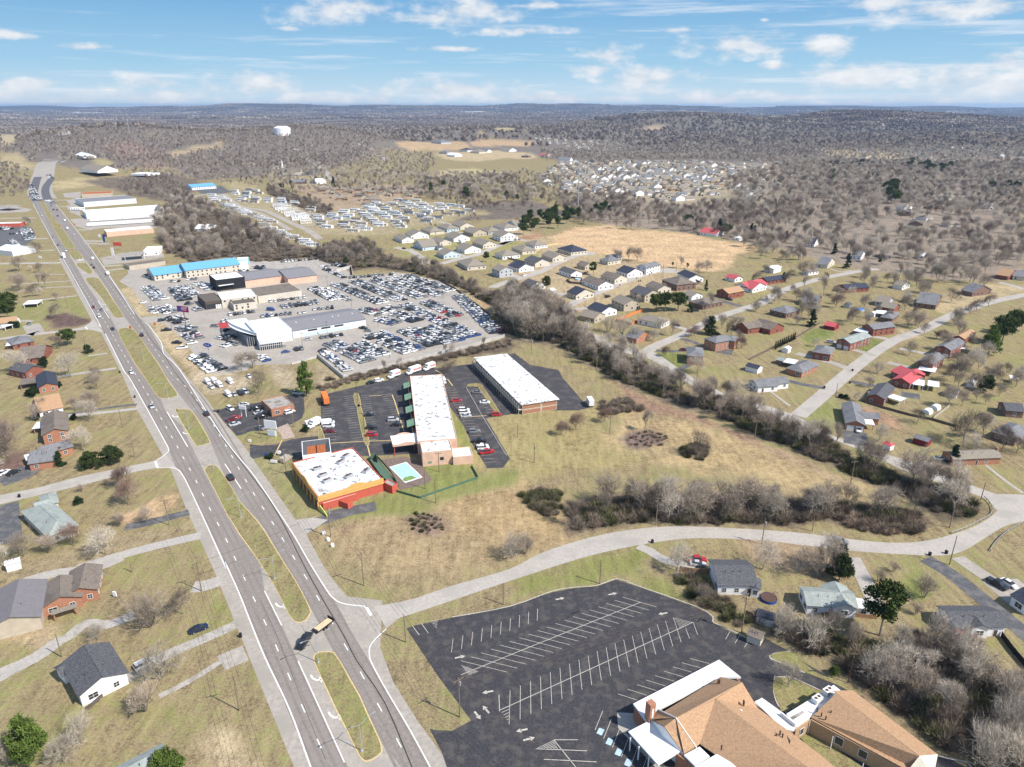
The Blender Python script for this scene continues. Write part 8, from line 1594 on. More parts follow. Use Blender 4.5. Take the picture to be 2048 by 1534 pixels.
ROWS=[('b 1360,590 1930,860',2,'double row below the service hall, nearest the boundary wall'),('b 1250,690 1640,990',1,'slanting row along the inside of the low wall corner'),('B 860,1210 1060,1320',2,'third double row from the wall corner'),
('B 970,1140 1310,1280',3,'broad triple row in the front part of the lot'),('B 1215,1105 1470,1235',2,'double row with one bright red car near its middle'),('B 1355,1085 1620,1205',3,'thick row left of the back wall corner'),
('B 1210,905 1780,1165',2,'longest double row ending at the back wall corner'),('B 1385,885 1640,1000',2,'double row whose last car is bright red'),('B 1640,835 1960,1140',2,'double row along the curving east fence'),
('B 1230,675 1600,805',2,'double row at the far north-east fence'),('B 1110,695 1510,835',2,'second double row from the north-east fence'),('B 965,705 1370,855',2,'third double row from the north-east fence'),('B 825,720 1205,878',2,'fourth double row from the north-east fence'),
('B 665,740 1060,900',2,'fifth double row from the north-east fence'),('B 500,775 690,875',2,'sixth double row from the north-east fence'),('B 610,785 790,875',1,'short row next to the sixth double row'),('B 775,695 1165,665',1,'straight row along the north fence'),('B 590,625 760,700',1,'slanting row beside the raised corner'),
('B 1035,925 1170,955',2,'short row in the middle of the lot'),('B 1140,975 1330,1040',2,'row of mixed cars in the middle of the lot'),('B 880,945 1070,990',2,'row beside the service hall end'),('B 1015,1020 1185,1060',2,'row in front of the service hall end'),
('B 145,885 460,845',1,'row before the beige workshop'),('B 240,925 550,885',2,'row of mixed colours behind the blue van'),('B 80,1000 460,965',1,'row behind the service hall roof, left part'),('B 490,945 690,930',1,'row behind the service hall roof, right part'),
('b 1220,525 1590,470',1,'row in front of the service hall wall'),('b 870,690 1050,660',1,'three-car row before the planted verge'),('b 400,770 540,860',1,'dark and white row left of the lot entrance'),('b 200,790 290,800',1,'pair behind the bare tree'),
('a 1350,1010 1830,940',1,'line of dark red and black suvs before the beige dealership'),('a 480,1040 670,1130',2,'block between the street mouth and the billboard'),('a 640,1190 810,1250',2,'block just below the billboard post'),('a 740,1290 900,1390',2,'block above the blue oval sign'),
('A 1550,1310 1730,1440',2,'slanting block at the lot corner nearest the camera'),('a 110,580 340,780',2,'long slanting row along the upper verge'),('a 340,880 500,980',2,'block beside the street mouth'),('a 540,590 700,790',2,'long slanting row in front of the black dealership'),
('a 640,560 860,740',2,'second slanting row in front of the black dealership'),('a 900,510 1130,620',2,'block at the left wall of the black dealership'),('a 450,490 660,480',1,'row on the island before the blue-roofed building'),('a 710,460 930,450',1,'right part of the island row before the blue-roofed building'),('a 360,435 790,395',1,'row along the blue-roofed building front'),
('a 60,400 290,455',1,'row at the left end of the blue-roofed building'),('a 1510,330 1720,320',1,'row behind the black dealership'),('a 1740,270 1994,290',2,'block behind the blue-roofed building'),('a 700,830 870,840',1,'pair behind the billboard'),('a 830,900 960,945',1,'pair before the dark entrance pavilion'),
('a 1225,1385 1420,1320',2,'block in front of the glass dealership'),('a 1300,1450 1480,1480',2,'second block in front of the glass dealership'),('a 1230,1115 1430,1080',1,'row on the red-painted bays'),('B 560,600 620,610',1,'pair at the gravel yard corner'),('B 240,570 540,545',1,'row along the gravel yard edge'),('B 660,590 780,600',2,'block on the raised corner behind the white wall'),
('f 0,720 130,745',2,'row at the front of the west lot'),('f 310,740 380,870',2,'purple and white pair row of the west lot'),('f 110,800 240,790',1,'row in the middle of the west lot'),('f 130,860 220,940',1,'row before the white building of the west lot'),('f 1620,1210 1800,1190',1,'row before the low brown shops'),
('f 380,190 440,330',2,'queue at the distant lights, left carriageway'),('f 600,60 640,110',2,'queue beyond the fresh asphalt'),('f 590,380 680,420',2,'queue at the distant lights, right carriageway'),('f 400,330 460,370',2,'group crossing at the distant lights')]
LOT=[]
COLS=['white']*7+['silver']*6+['grey']*8+['black']*6+['navy','blue','red']
for ri,(s,dep,lab) in enumerate(ROWS):
 A,B=GP(s); d=(B-A); L_=d.length; d.normalize(); n_=Vector((-d.y,d.x,0)); far=A.length>650; q=2.85; n=max(2,int(L_/q)); lab_l=lab
 base=math.atan2(n_.y,n_.x)
 for k in range(dep):
  for i in range(n):
   if U_()<.06: continue
   off=(k-(dep-1)/2)*5.1; p=A+d*(q*(i+.5))+n_*off+Vector((rng.normal()*.05,rng.normal()*.1,0)); cl=COLS[int(rng.integers(len(COLS)))]; ty=('sedan','suv','suv','pickup','sedan')[int(rng.integers(5))]
   if 'queue' in lab: p=A+d*(7*(i+.5))+n_*((k-.5)*4);
   if 'queue' in lab and i*7>L_: continue
   if 'dark red and black' in lab: cl=('dark red','black','grey')[i%3]; ty='suv'
   LOT.append((p,base+(pi if U_()<.5 else 0)+rng.normal()*.012,ty,cl,lab,ri))
LOT.append((GP('B 1318,1160')[0],.3,'sedan','red','double row with one bright red car near its middle',99)); LOT.append((GP('B 1632,995')[0],.2,'sedan','red','double row whose last car is bright red',98))
CT_IND=300-sum(1 for o in bpy.data.objects if o.get('category') in('car','suv'))
LOT.sort(key=lambda t:t[0].length)
cnt={'car':0,'suv':0,'pickup truck':0}
for o in bpy.data.objects:
 if o.get('category') in cnt: cnt[o['category']]+=1
REST=[]
lim_total=300
for p,a,ty,cl,lab,ri in LOT:
 kn=KN[ty]
 if cnt['car']+cnt['suv']+cnt['pickup truck']<520 and cnt[kn]<290:
  cnt[kn]+=1; o=link({'sedan':'car','suv':'suv','pickup':'pickup_truck'}[ty],C1[ty],loc=(p.x,p.y,.02 if p.length<930 else ht(p.x,p.y)+.3),rz=a); o.color=(*CC[cl],1)
  tag(o,'%s %s in the %s'%(cl,kn,lab),kn,'%s %ss, %s'%(cl,kn,lab))
 else: REST.append((p.x,p.y,ht(p.x,p.y)+(.02 if p.length<930 else .3),1,('sedan','suv','pickup').index(ty)*4+('white','silver','grey','black').index(cl if cl in ('white','silver','grey','black') else ('grey','black','white','silver')[ri%4]),a))
def stock_src():
 out=[]
 for ty in ('sedan','suv','pickup'):
  for cl in ('white','silver','grey','black'):
   me=C1[ty].copy(); me.materials[0]=mat('stock_paint_'+cl,CC[cl],rough=.35,var=.01,spec=.45); out.append(bpy.data.objects.new('stock_src',me))
 return out
o=mass('dealer_stock',[r[:5] for r in REST],stock_src(),'hundreds more parked vehicles filling the farther rows of the dealer lot','vehicles')
if o:
 o.data.attributes['ro'].data.foreach_set('value',np.array([r[5] for r in REST],np.float32))
print('lot cars',len(LOT),'rest',len(REST),cnt)
a,b=GP('J 540,500 480,545'); e=empty('flatbed_trailer',(a.x,a.y,.02),math.atan2((b-a).y,(b-a).x)); tag(e,'black flatbed trailer loaded with pale timber behind the black pickup','trailer')
mb=MB(); mb.box(-2.9,-1.15,.55,2.6,1.15,.7); mb.box(-2.9,-1.15,.7,-2.75,1.15,1.5); mb.bar((2.6,0,.6),(4.2,0,.55),.15); mb.obj('deck',CC and mat('black_steel',(.03,.03,.03),var=.1),e)
for i in range(5): mb=MB(); mb.box(-2.5,-.85+i*.35,.71,2.2,-.55+i*.35,.95+.05*(i%2)); mb.obj('timber_stack',mat('pale_timber',(.62,.50,.32),var=.1) if i==0 else bpy.data.materials['pale_timber'],e)
for x in (-.6,.4):
 for y in (-1.25,1.25): link('wheel',CP_['sedan']['wheel'],e,loc=(x,y,0))
REDS=mat('red_stripe',(.60,.04,.05),var=.03); ORG=mat('orange_container',(.72,.20,.05),var=.12,scale=1.5); GRN=mat('lorry_green',(.03,.25,.14),var=.05)
def text(name,body,size,m,parent,loc,rot,ext=.01):
 cu=bpy.data.curves.new(name,'FONT'); cu.body=body; cu.size=size; cu.extrude=ext; cu.align_x='CENTER'; cu.align_y='CENTER'; cu.materials.append(m)
 o=bpy.data.objects.new(name,cu); COL.objects.link(o); o.location=loc; o.rotation_euler=rot
 if parent:
  me=bpy.data.meshes.new_from_object(o.evaluated_get(bpy.context.evaluated_depsgraph_get())); me.materials.clear(); me.materials.append(m); bpy.data.objects.remove(o); o=link(name,me,parent,loc=loc); o.rotation_euler=rot
 return o
def box_truck(s,L_,label,body=W['white'],cab=W['white'],logo=True,cat='box truck'):
 a,b=GP(s); e=empty('box_truck',(a.x,a.y,.02),math.atan2((b-a).y,(b-a).x)); tag(e,label,cat)
 mb=MB(); mb.box(-L_/2,-1.15,.9,L_/2-1.6,1.15,3.4,0); mb.box(L_/2-1.6,-1.1,2.4,L_/2-.6,1.1,3.4,0); mb.obj('cargo_box',body,e)
 mb=MB(); loft(mb,[(L_/2-1.55,1.0,.5,2.3,.9),(L_/2-.3,1.0,.5,2.25,.85),(L_/2+.4,1.0,.5,1.4,.9),(L_/2+1.2,.9,.5,1.2,.8)],0); mb.obj('cab',cab,e)
 mb=MB(); mb.box(L_/2-.5,-.92,1.4,L_/2+.18,.92,2.05,0); mb.obj('windscreen',M['glass'],e)
 for x in (-L_/2+1.3,L_/2+.2):
  for y in (-1.0,1.0): link('wheel',CP_['pickup']['wheel'],e,loc=(x,y,0))
 if logo:
  mb=MB(); mb.box(-L_/2+.3,-1.17,1.7,L_/2-2.2,-1.151,2.5,0); mb.box(-L_/2+.3,1.151,1.7,L_/2-2.2,1.17,2.5,0); mb.obj('red_stripe',REDS,e)
  text('lettering','U-HAUL',.75,W['white'],e,(-.8,-1.18,2.1),(pi/2,0,0)); text('lettering','U-HAUL',.75,W['white'],e,(-.8,1.18,2.1),(pi/2,0,pi))
 return e
box_truck('e 190,345 120,370',5.6,'white rental box truck with a red stripe, left of the three behind the motel'); box_truck('e 440,290 350,320',7.2,'largest white rental box truck with a red stripe, middle of the three behind the motel'); box_truck('e 640,245 570,270',5.8,'white rental box truck with a red stripe, right of the three behind the motel')
box_truck('G 690,270 665,230',6.0,'white rental truck with an open dark rear at the end of the narrow lot strip'); box_truck('F 500,430 470,445',5.2,'white box van with a ribbed body at the motel lot kerb',logo=False); box_truck('A 505,530 520,560',9.5,'white bus-sized lorry driving south on the highway',logo=False,cat='lorry')
e=box_truck('A 850,665 838,645',7.5,'green-cabbed lorry with a long white flat roof driving north',cab=GRN,logo=False,cat='lorry')
for c_ in e.children:
 if c_.name.startswith('cargo_box'): c_.scale=(1,.95,.5); c_.location=(-.5,0,.4)
a,b=GP('F 580,250 555,190'); A_=math.atan2((b-a).y,(b-a).x); e=empty('freight_container',(a.x,a.y,.02),A_); tag(e,'orange freight container trailer at the edge of the motel lot','container'); mb=MB(); mb.box(-4.6,-1.2,1.1,4.6,1.2,3.8)
for i in range(22): mb.box(-4.5+i*.42,-1.26,1.2,-4.3+i*.42,-1.201,3.7); mb.box(-4.5+i*.42,1.201,1.2,-4.3+i*.42,1.26,3.7)
mb.obj('container_body',ORG,e); mb=MB(); mb.box(-4.6,-.5,.7,4.6,.5,1.09); mb.obj('chassis',M['doorm'],e)
for x in (-3.2,-2.2):
 for y in (-1.0,1.0): link('wheel',CP_['pickup']['wheel'],e,loc=(x,y,0))
# ================================================================= MARKINGS, STREET FURNITURE
ms=MB()
def rowl(a,b,n,w_=.12,z=.03):
 A,B,C,D=GP(a+' '+b)
 for i in range(n): t=i/(n-1); strip(ms,[A.lerp(C,t),B.lerp(D,t)],w_,z)
for a,b,n in (('K 908,275 1160,348','-290,747 60,833',19),('K 75,965 68,1220','1285,425 1343,610',19),('K 875,993 1020,1040','1410,730 1550,768',9),('J 1505,585 1493,687','2132,362 2129,450',10),
('K 762,1118 705,1260','1100,1430 1040,1600',6),('K 1705,530 1672,588','1850,590 1812,647',3),('K 1375,505 1405,583','1432,462 1465,555',2),('J 1335,455 1393,445','1378,505 1384,500',6),('J 1567,782 1690,828','1615,845 1640,850',6),('K 0,1113 75,1080','62,1205 70,1200',6),('K 1290,430 1430,465','1330,500 1345,505',7),('K 280,1395 400,1337','420,1398 430,1400',7),
('F 555,300 640,290','570,540 660,532',13),('F 720,205 795,195','775,545 865,535',20),('F 850,200 920,190','905,540 985,530',20),('F 1010,190 1085,183','1150,470 1205,463',17),('e 835,490 960,485','1340,1440 1480,1430',27),('e 1150,500 1270,490','1370,800 1470,790',11),('e 1235,225 1330,218','1580,725 1690,712',19),('e 640,340 650,375','745,335 755,365',4),('F 420,440 440,480','530,400 545,440',4),('F 435,445 530,425','440,500 540,480',4)): rowl(a,b,n)
for s in ('K -290,852 1045,312','K 0,1113 1430,462','J 1205,490 1255,557','J 1270,470 1320,540','K 400,1333 578,1333','K 265,1400 645,1415','K 325,1478 715,1497','K 400,1335 560,1534','e 1100,470 1300,830 1620,1350','J 1845,1000 1850,1125'): strip(ms,GP(s),.16,.034)
for s,an in (('K 443,288',.3),('K 833,252',.3),('K 1210,397',3.4),('J 1555,720',.3),('J 1765,978',3.4),('J 1750,1110',2.2),('J 1685,1150',5.3),('K 165,1262',3.4),('K 213,1327',.3)): arrow(ms,GP(s)[0],an,1.0,.034,True)
ms.obj('parking_lines',M['stall'])['kind']='structure'
bb=MB()
for s in ('K 745,1272','K 812,1347','K 880,1425','K 950,1503'):
 p=GP(s)[0]; strip(bb,[p-Vector((.4,.75,0)),p+Vector((.4,.75,0))],1.2,.038)
bb.obj('accessible_bay_markings',M['blue'])['kind']='structure'
yy=MB()
for s in ('F 620,562 870,548 1090,540','F 245,540 190,655','F 895,556 922,660','F 915,200 1010,195','e 1155,852 1360,840','e 710,258 800,310 830,365 870,380 930,460','e 150,1160 0,1165','e 1300,190 1500,440 1730,680 1830,820','e 1330,190 1540,450','F 1180,470 1110,240 1090,190'): strip(yy,GP(s),.45,.05)
yy.obj('yellow_kerb_line',M['yellow'])['kind']='structure'
for s in ('e 1120,455 1150,432 1270,430 1320,480 1530,800 1480,803 1280,505 1250,468 1140,468','F 797,188 828,182 850,270 815,275','F 822,292 853,290 913,545 877,550','F 530,450 545,450 580,560 535,560','c 745,1040 800,1010 950,940 1100,960 1330,940 1420,1060 1280,1100 1000,1130 860,1120 780,1090'):
 P=smooth(GP(s),3,True); strip(yk:=MB(),[*P,P[0]],.35,.06); yk.obj('yellow_kerb',M['yellow'])['kind']='structure'; sheet('planted_island',P,.13,M['grass'],.13)
S('red_bays','a 1170,1130 1400,1085 1460,1160 1240,1210',.03,mat('red_paint',(.42,.06,.06))); S('paved_patch','c 1320,900 1500,820 1610,1030 1420,1070',.09,mat('pink_slab',(.42,.32,.26),var=.2))
ck=MB()
for s in ('K 350,330 380,380 410,420 600,380','K 540,220 580,320 585,370 350,500','K 0,600 200,510 590,380','K 820,420 880,530 980,640 1100,760 1180,740','K 720,215 745,250 710,300','K 1190,655 1500,520 1620,480','K 500,420 640,450 660,540','K 600,530 610,590 700,670','K 60,870 200,1000 400,1150','K 1927,650 1660,760 1290,960','K 870,150 900,240 1020,210 990,300','J 1340,700 1450,640 1927,560','J 1490,430 1560,520 1720,700','K 750,800 860,960 900,990 980,1060','K 1270,570 1330,700 1450,740'): strip(ck,smooth(GP(s),3),.2,.028)
ck.obj('tar_crack',M['tar'])['kind']='structure'
def topz(b,u,v): g=gz(u,v,0); return (H-b.z)*(1-b.length/g.length) if v>HV+5 else 12
def pole_mesh(arm,h):
 a=MB(); a.tube((0,0,0),(0,0,h),.17,.11,n=6); return a.mesh('pole',[M['wood']])
PM=pole_mesh(1,1); am=MB(); am.box(-1.3,-.06,-.6,1.3,.06,-.45); am.mesh; AM=None
for x in (-1.1,0,1.1): am.tube((x,0,-.45),(x,0,-.25),.05,n=5)
AM=am.mesh('crossarm',[M['wood']]); tf=MB(); tf.tube((.35,0,-2.2),(.35,0,-1.2),.25,n=8); TF=tf.mesh('transformer',[M['steel']])
PT={}
def pole(s,h,label,arm=True,rz=0,tr=False,name='utility_pole'):
 p=GP(s)[0]; e=empty(name,p,rz); tag(e,label,'pole'); o=link('pole',PM,e); o.scale=(1,1,h)
 if arm: link('crossarm',AM,e,loc=(0,0,h))
 if tr: link('transformer',TF,e,loc=(0,0,h))
 PT[s]=(p,h,rz); return e
for s,h,lab,arm,rz,tr in (('J 845,190',11,'utility pole at the lower left corner of the mown field',1,.6,0),('J 1555,1165',11,'utility pole with guy wires at the church lot edge near the highway',1,.7,1),('J 1155,610',8.5,'bare pole at the top corner of the church lot grass verge',0,0,0),
('I 1495,230',9.5,'dark utility pole by the concrete drive mouth west of the highway',1,.4,0),('I 1775,1115',10,'utility pole on the rough grass at the bottom, west of the highway',1,.4,0),('I 980,90',4,'thin pole on the lawn behind the brick house',0,0,0),('I 460,720',7,'short dark pole behind the white gabled house',0,0,0),
('E 1035,670',9.5,'utility pole right of the broad dark evergreen mass',1,.4,0),('E 1298,1190',9.5,'utility pole beside the dark drive mouth west of the highway',1,.4,0),('E 940,440',8,'utility pole in the lawn before the pale bare trees',0,.4,0),('F 280,800',10.5,'utility pole on the grass left of the red restaurant',1,.5,0),
('F 620,1280',10.5,'utility pole by the service drive south of the restaurant',1,.5,1),('F 1345,910',8,'light pole with a round concrete base behind the pool',0,0,0),('F 1425,1020',9,'pole with a lamp arm by the green chain fence',0,0,0),('F 1450,780',8,'rusty pole with crossarm before the motel front wall',1,0,0),
('G 842,490',8,'light pole in the brambles of the mown field',1,0,0),('G 262,710',8,'dark pole with a round white dish in the mown grass',0,0,1),('G 135,515',6,'short dark pole on the grass below the long white roof',0,0,0),('G 1362,270',8.5,'lamp pole in front of the scrub, north end of the mown field',1,0,0),('G 1248,210',8,'lamp pole inside the scrub, north end of the mown field',1,0,0),
('G 1952,530',8.5,'lamp pole at the field edge, middle of the scrub line',1,0,0),('G 1195,1190',9,'grey pole in the thicket strip above the curved road',0,0,0),('G 1505,110',8,'thin pole at the estate road verge above the scrub',0,0,0),('H 750,855',9.5,'leaning utility pole at the east end of the mown field',1,.2,0),('H 1490,1180',10,'wooden pole with lamp beside the guard rail bend',1,.3,0),
('H 88,1300',9,'pole with a transformer on the near verge of the curved road',0,0,1),('H 465,1205',5,'short brown pole at the thicket foot above the curved road',0,0,0),('H 1725,970',7,'dark pole at the left end of the guard rail',0,0,0),('H 1490,1455',10,'wooden pole between the two right-hand drives',0,0,0),('H 640,195',6.5,'dark pole on the verge of the second side street',0,0,0),
('K 1790,540',12,'tall pole with white transformers behind the church lot corner',1,.9,1),('K 740,175',8,'thin lamp pole at the north edge of the church lot',0,0,0),('K 25,330',7,'thin pole at the west part of the church lot north edge',0,0,0),('l 1215,1170',10,'utility pole in front of the big pale bare tree',1,.4,0),('l 1050,775',9,'utility pole at the dark scrub beside the west street',0,.4,0),('l 945,540',9,'utility pole on the lawn north of the west street',0,.4,0),
('C 338,1210',9,'utility pole with double crossarm in the creek belt edge',1,0,0),('C 248,1260',7,'pole with a white dish behind the long white roof',0,0,1),('C 760,1420',8,'utility pole on the grass below the creek belt',1,0,0),('C 510,935',8,'lamp pole at the estate street corner',0,0,0),('C 745,880',8,'lamp pole halfway along the second estate street',0,0,0),('C 1388,640',8,'lamp pole behind the brown-walled estate house',0,0,0),('C 1283,660',8,'lamp pole at the second estate cul-de-sac',0,0,0),
('c 740,540',9,'pole at the grass edge behind the yellow-lettered sign',0,0,0),('c 1090,1050',9.5,'white pole before the blank white sign',0,0,0),('c 1590,875',6.5,'pole on the grass right of the pink slab',0,0,0)): pole(s,h,lab,arm,rz,tr)
def wires(a,b,label,n=3,r=.03):
 (pa,ha,ra),(pb,hb,rb)=(PT[q] if q in PT else (GP(q)[0],10,0) for q in (a,b)); mb=MB(); d=(pb-pa); d.z=0; d.normalize(); s_=Vector((-d.y,d.x,0))
 for k in range(n):
  o=s_*((k-(n-1)/2)*1.0); P=[pa.lerp(pb,t/10)+o+Vector((0,0,(ha*(1-t/10)+hb*t/10)-.3-1.1*sin(pi*t/10))) for t in range(11)]
  for u_,v_ in zip(P,P[1:]): mb.tube(u_,v_,r,n=3,cap=False)
 o=mb.obj('power_line',M['doorm']); tag(o,label,'wire')
wires('I 1495,230','I 1775,1115','black wires between the two utility poles west of the highway'); wires('I 1775,1115','I 1990,1900','black wires leaving the bottom edge west of the highway'); wires('E 1298,1190','I 1495,230','wires from the dark drive pole down to the drive mouth pole',2)
wires('J 1155,610','J 1555,1165','wires above the west edge of the church lot'); wires('J 1555,1165','K 400,1800','wires from the church lot pole towards the bottom edge',4); wires('J 1555,1165','K 1790,540','long wires spanning the whole church parking lot',4); wires('J 845,190','J 1155,610','wires crossing the mouth of the curved road',3); wires('F 620,1280','J 845,190','wires over the mown field beside the highway'); wires('F 280,800','F 620,1280','wires passing the left side of the restaurant'); wires('F 620,1280','I 1495,230','wires crossing the highway medians',1,r=.04)
sl=MB(); sl.tube((0,0,0),(0,0,7.2),.12,.07,n=6); sl.box(-.3,-.3,0,.3,.3,.25); SLP=sl.mesh('pole',[M['steel']])
def armm(sg): a=MB(); a.bar((0,0,7.1),(sg*2.2,0,7.9),.07); a.bar((sg*2.2,0,7.9),(sg*3.4,0,8.1),.08); return a.mesh('arm',[M['steel']])
lm=MB(); lm.box(-.35,-.12,-.06,.35,.12,.06); LMM=lm.mesh('lamp_head',[M['steel']]); ARM=[armm(1),armm(-1)]
LMP=[('J 830,1415','nearest street lamp on the bottom median'),('J 507,760','street lamp at the upper tip of the bottom median'),('J 185,140','street lamp on the long median beside the turn arrow'),('E 1848,1130','street lamp on the long median near the black suv'),('E 1638,750','street lamp at the upper tip of the long median'),('E 1450,450','street lamp on the short median by the brick shop'),('E 1290,215','street lamp at the lower tip of the narrow median'),
('A 1132,1335','street lamp in the middle of the narrow median'),('A 855,915','street lamp low on the curving median'),('A 757,755','street lamp high on the curving median'),('A 672,640','street lamp on the small leaf-shaped median'),('A 598,530','street lamp on the small square median'),('A 540,410','street lamp low on the upper long median'),('A 480,320','street lamp high on the upper long median')]
for s,l in LMP:
 e=empty('street_lamp',GP(s)[0],ha-pi/2+.15); tag(e,l,'street lamp','double-armed street lamps on the medians'); link('pole',SLP,e)
 for k,sg in ((0,1),(1,-1)): a=link('arm',ARM[k],e); link('lamp_head',LMM,a,loc=(sg*3.5,0,8.05))
lp=MB(); lp.tube((0,0,0),(0,0,8.5),.1,.07,n=5); lp.box(-.9,-.15,8.4,.9,.15,8.55); LPM=lp.mesh('lot_lamp',[M['doorm']])
for g_,w_,lst in (('lamp poles of the dealer lot','dark lamp pole standing among the parked cars of the dealer lot','B 612,775 B 800,925 B 1010,1080 B 1240,890 B 1520,855 B 1660,985 B 1620,1160 B 1100,1320 B 415,1245 B 610,1150 a 495,1245 a 175,870'),('lamp poles of the motel lot','lamp pole standing in the kerbed parts of the motel lot','e 1180,285 e 1340,500 e 1550,810 F 825,230 F 878,480')):
 for p in GP(lst): o=link('lot_lamp',LPM,loc=p); tag(o,w_,'lamp pole',g_)
p=GP('L 725,910')[0]; o=link('lot_lamp',LPM,loc=p); tag(o,'pale lamp post at the wood edge behind the church drive','lamp pole')
def sign(s,pt,w_,h_,m,label,rz=0,body=None,tm=None,ts=1,oval=False,name='sign',posts=1,pm=None):
 p=GP(s)[0]; u,v=PX(pt)[0]; z=max(topz(p,u,v),h_/2+.3); e=empty(name,p,rz); tag(e,label,'sign'); mb=MB()
 for k in range(posts): x=0 if posts==1 else (k-.5)*w_*.7; mb.tube((x,.25,0),(x,.25,z-h_/2 if oval else z),.09+.012*z,n=7)
 mb.obj('post',pm or M['steel'],e); mb=MB()
 if oval: mb.add([(cos(a)*w_/2,y,z+sin(a)*h_/2) for y in (-.2,.2) for a in np.linspace(0,6.2832,25)[:-1]],[tuple(range(24)),tuple(range(47,23,-1))]+[(i,24+i,24+(i+1)%24,(i+1)%24) for i in range(24)])
 else: mb.box(-w_/2,-.15,z-h_/2,w_/2,.15,z+h_/2)
 mb.obj('panel',m,e)
 if body:
  t=text('lettering',body,ts,tm,None,(0,0,0),(0,0,0)); me=bpy.data.meshes.new_from_object(t.evaluated_get(bpy.context.evaluated_depsgraph_get())); me.materials.clear(); me.materials.append(tm); bpy.data.objects.remove(t); l=link('lettering',me,e,loc=(0,-.22 if oval else -.17,z)); l.rotation_euler=(pi/2,0,0)
 return e,z
MAG=mat('billboard_magenta',(.30,.02,.12)); BLU=mat('sign_blue',(.02,.07,.33)); YG=mat('sign_yellow_green',(.45,.50,.05)); ORS=mat('work_sign_orange',(.85,.22,.03))
e,z=sign('a 700,1160','a 662,905',8.6,3.6,MAG,'magenta and purple billboard on a rust-red post before the dealerships',-.35,name='billboard',pm=W['barn'])
mb=MB(); mb.box(-4.2,-.18,z-1.7,-1.4,-.151,z+1.7,0); mb.obj('purple_picture',mat('billboard_purple',(.12,.08,.28),var=.5,scale=2),e); mb=MB()
for k in range(3): mb.box(-1.0,-.18,z+1.0-k*.8,3.6-k*.5,-.151,z+1.3-k*.8,0)
mb.obj('white_text_lines',W['white'],e)
sign('a 1055,1600','a 1055,1455',5.2,2.2,BLU,'blue oval sign with white script at the dealership front',-.3,'Ford',W['white'],1.5,True)
sign('c 825,715','c 795,578',3.4,1.5,W['white'],'white T-shaped sign with small yellow-green lettering by the brick shop',-.3,'- - - -',YG,.8,posts=2,pm=W['white']); sign('c 1255,1020','c 1238,835',5.4,3.6,W['white'],'large blank white double sign by the motel entrance',-.25,posts=2,pm=W['white']); sign('c 1255,1020','c 1255,965',3.4,2.4,W['metalw'],'lower blank panel beneath the large white sign',-.25)
for s,t,w_,h_,l in (('c 918,1112','c 918,1090',1.3,1.0,'small white board on the grass tip beside the highway'),('c 1290,1440','c 1290,1400',2.6,1.0,'low white board left of the parked trailer near the restaurant'),('c 1172,1330','c 1172,1300',1.3,1.1,'small white board beside the dark rounded shrub'),('I 855,275','I 845,255',1.0,1.5,'small white yard sign in front of the brick house'),('f 500,1100','f 500,1080',3,2,'white board sign beside the lane, west of the upper median'),('f 1415,1110','f 1405,1010',2.6,7,'tall price sign at the filling station'),('f 1310,960','f 1305,850',2.2,6,'tall narrow dark sign beside the roadside trees'),('f 1240,860','f 1240,815',2.4,3,'pale sign in front of the tan shop')): sign(s,t,w_,h_,BLU if 'dark' in l else W['white'],l,-.2)
sign('f 1470,990','f 1465,918',9,3.2,mat('red_white_board',(.65,.10,.07)),'red and white board sign by the roadside trees',-.2,'PIZZA' if 0 else None,posts=2)
for s,t,l in (('A 1033,1110','A 1033,1080','orange diamond work sign at the tip of the narrow median'),('A 1225,1085','A 1225,1052','orange diamond work sign on the straw verge'),('A 480,320','A 480,278','orange work sign high on the upper long median'),('A 592,290','A 590,270','orange work sign at the caravan yard verge')):
 e,z=sign(s,t,1.6,1.6,ORS,l,-.3);
for s,l in (('c 1370,1300','round white dish lying by the motel entrance kerb'),): o=sign(s,'c 1370,1272',1.6,1.4,W['white'],l,0,oval=True)
def fence(s,h,m,label,th=.08,name='fence',cat='fence',post=3):
 P=GP(s); mb=MB()
 for a,b in zip(P,P[1:]): mb.bar((a.x,a.y,a.z+h/2),(b.x,b.y,b.z+h/2),th,h)
 e=empty(name,P[0]); tag(e,label,cat); o=mb.obj('panel',m); child(e,o); pb=MB(); Q=resample(P,post)
 if P[0].length<330 and th<.2:
  bx=MB(); bx.box(-.07,-.07,0,.07,.07,h+.12); bm_=bx.mesh('post',[m])
  for q in Q[:60]: child(e,link('post',bm_,loc=(q.x,q.y,0)))
 return e
OF=mat('orange_boards',(.62,.22,.07)); DF=mat('grey_boards',(.14,.11,.09),var=.2); YF=mat('new_boards',(.62,.46,.24)); WL=mat('dealer_wall_concrete',(.52,.50,.46),var=.1,col2=(.42,.40,.37),scale2=.2); GF=mat('green_paint',(.09,.16,.11)); WOODF=mat('cedar_boards',(.33,.20,.11),var=.15)
fence('B 530,1315 735,1487 1300,1345 1700,1250 2005,1160',1.9,WL,'pale concrete retaining wall around the front of the dealer lot',.3,'retaining_wall','wall'); fence('B 330,1375 530,1320',1.0,WL,'low concrete wall left of the dealer lot corner',.3,'low_wall','wall'); fence('B 1995,1150 1880,980 1620,785 1500,720',1.3,DF,'dark wire fence along the curved east edge of the dealer lot',.06); fence('B 680,650 800,615 808,672',2.6,WL,'white angled wall of the raised lot corner',.3,'retaining_wall','wall')
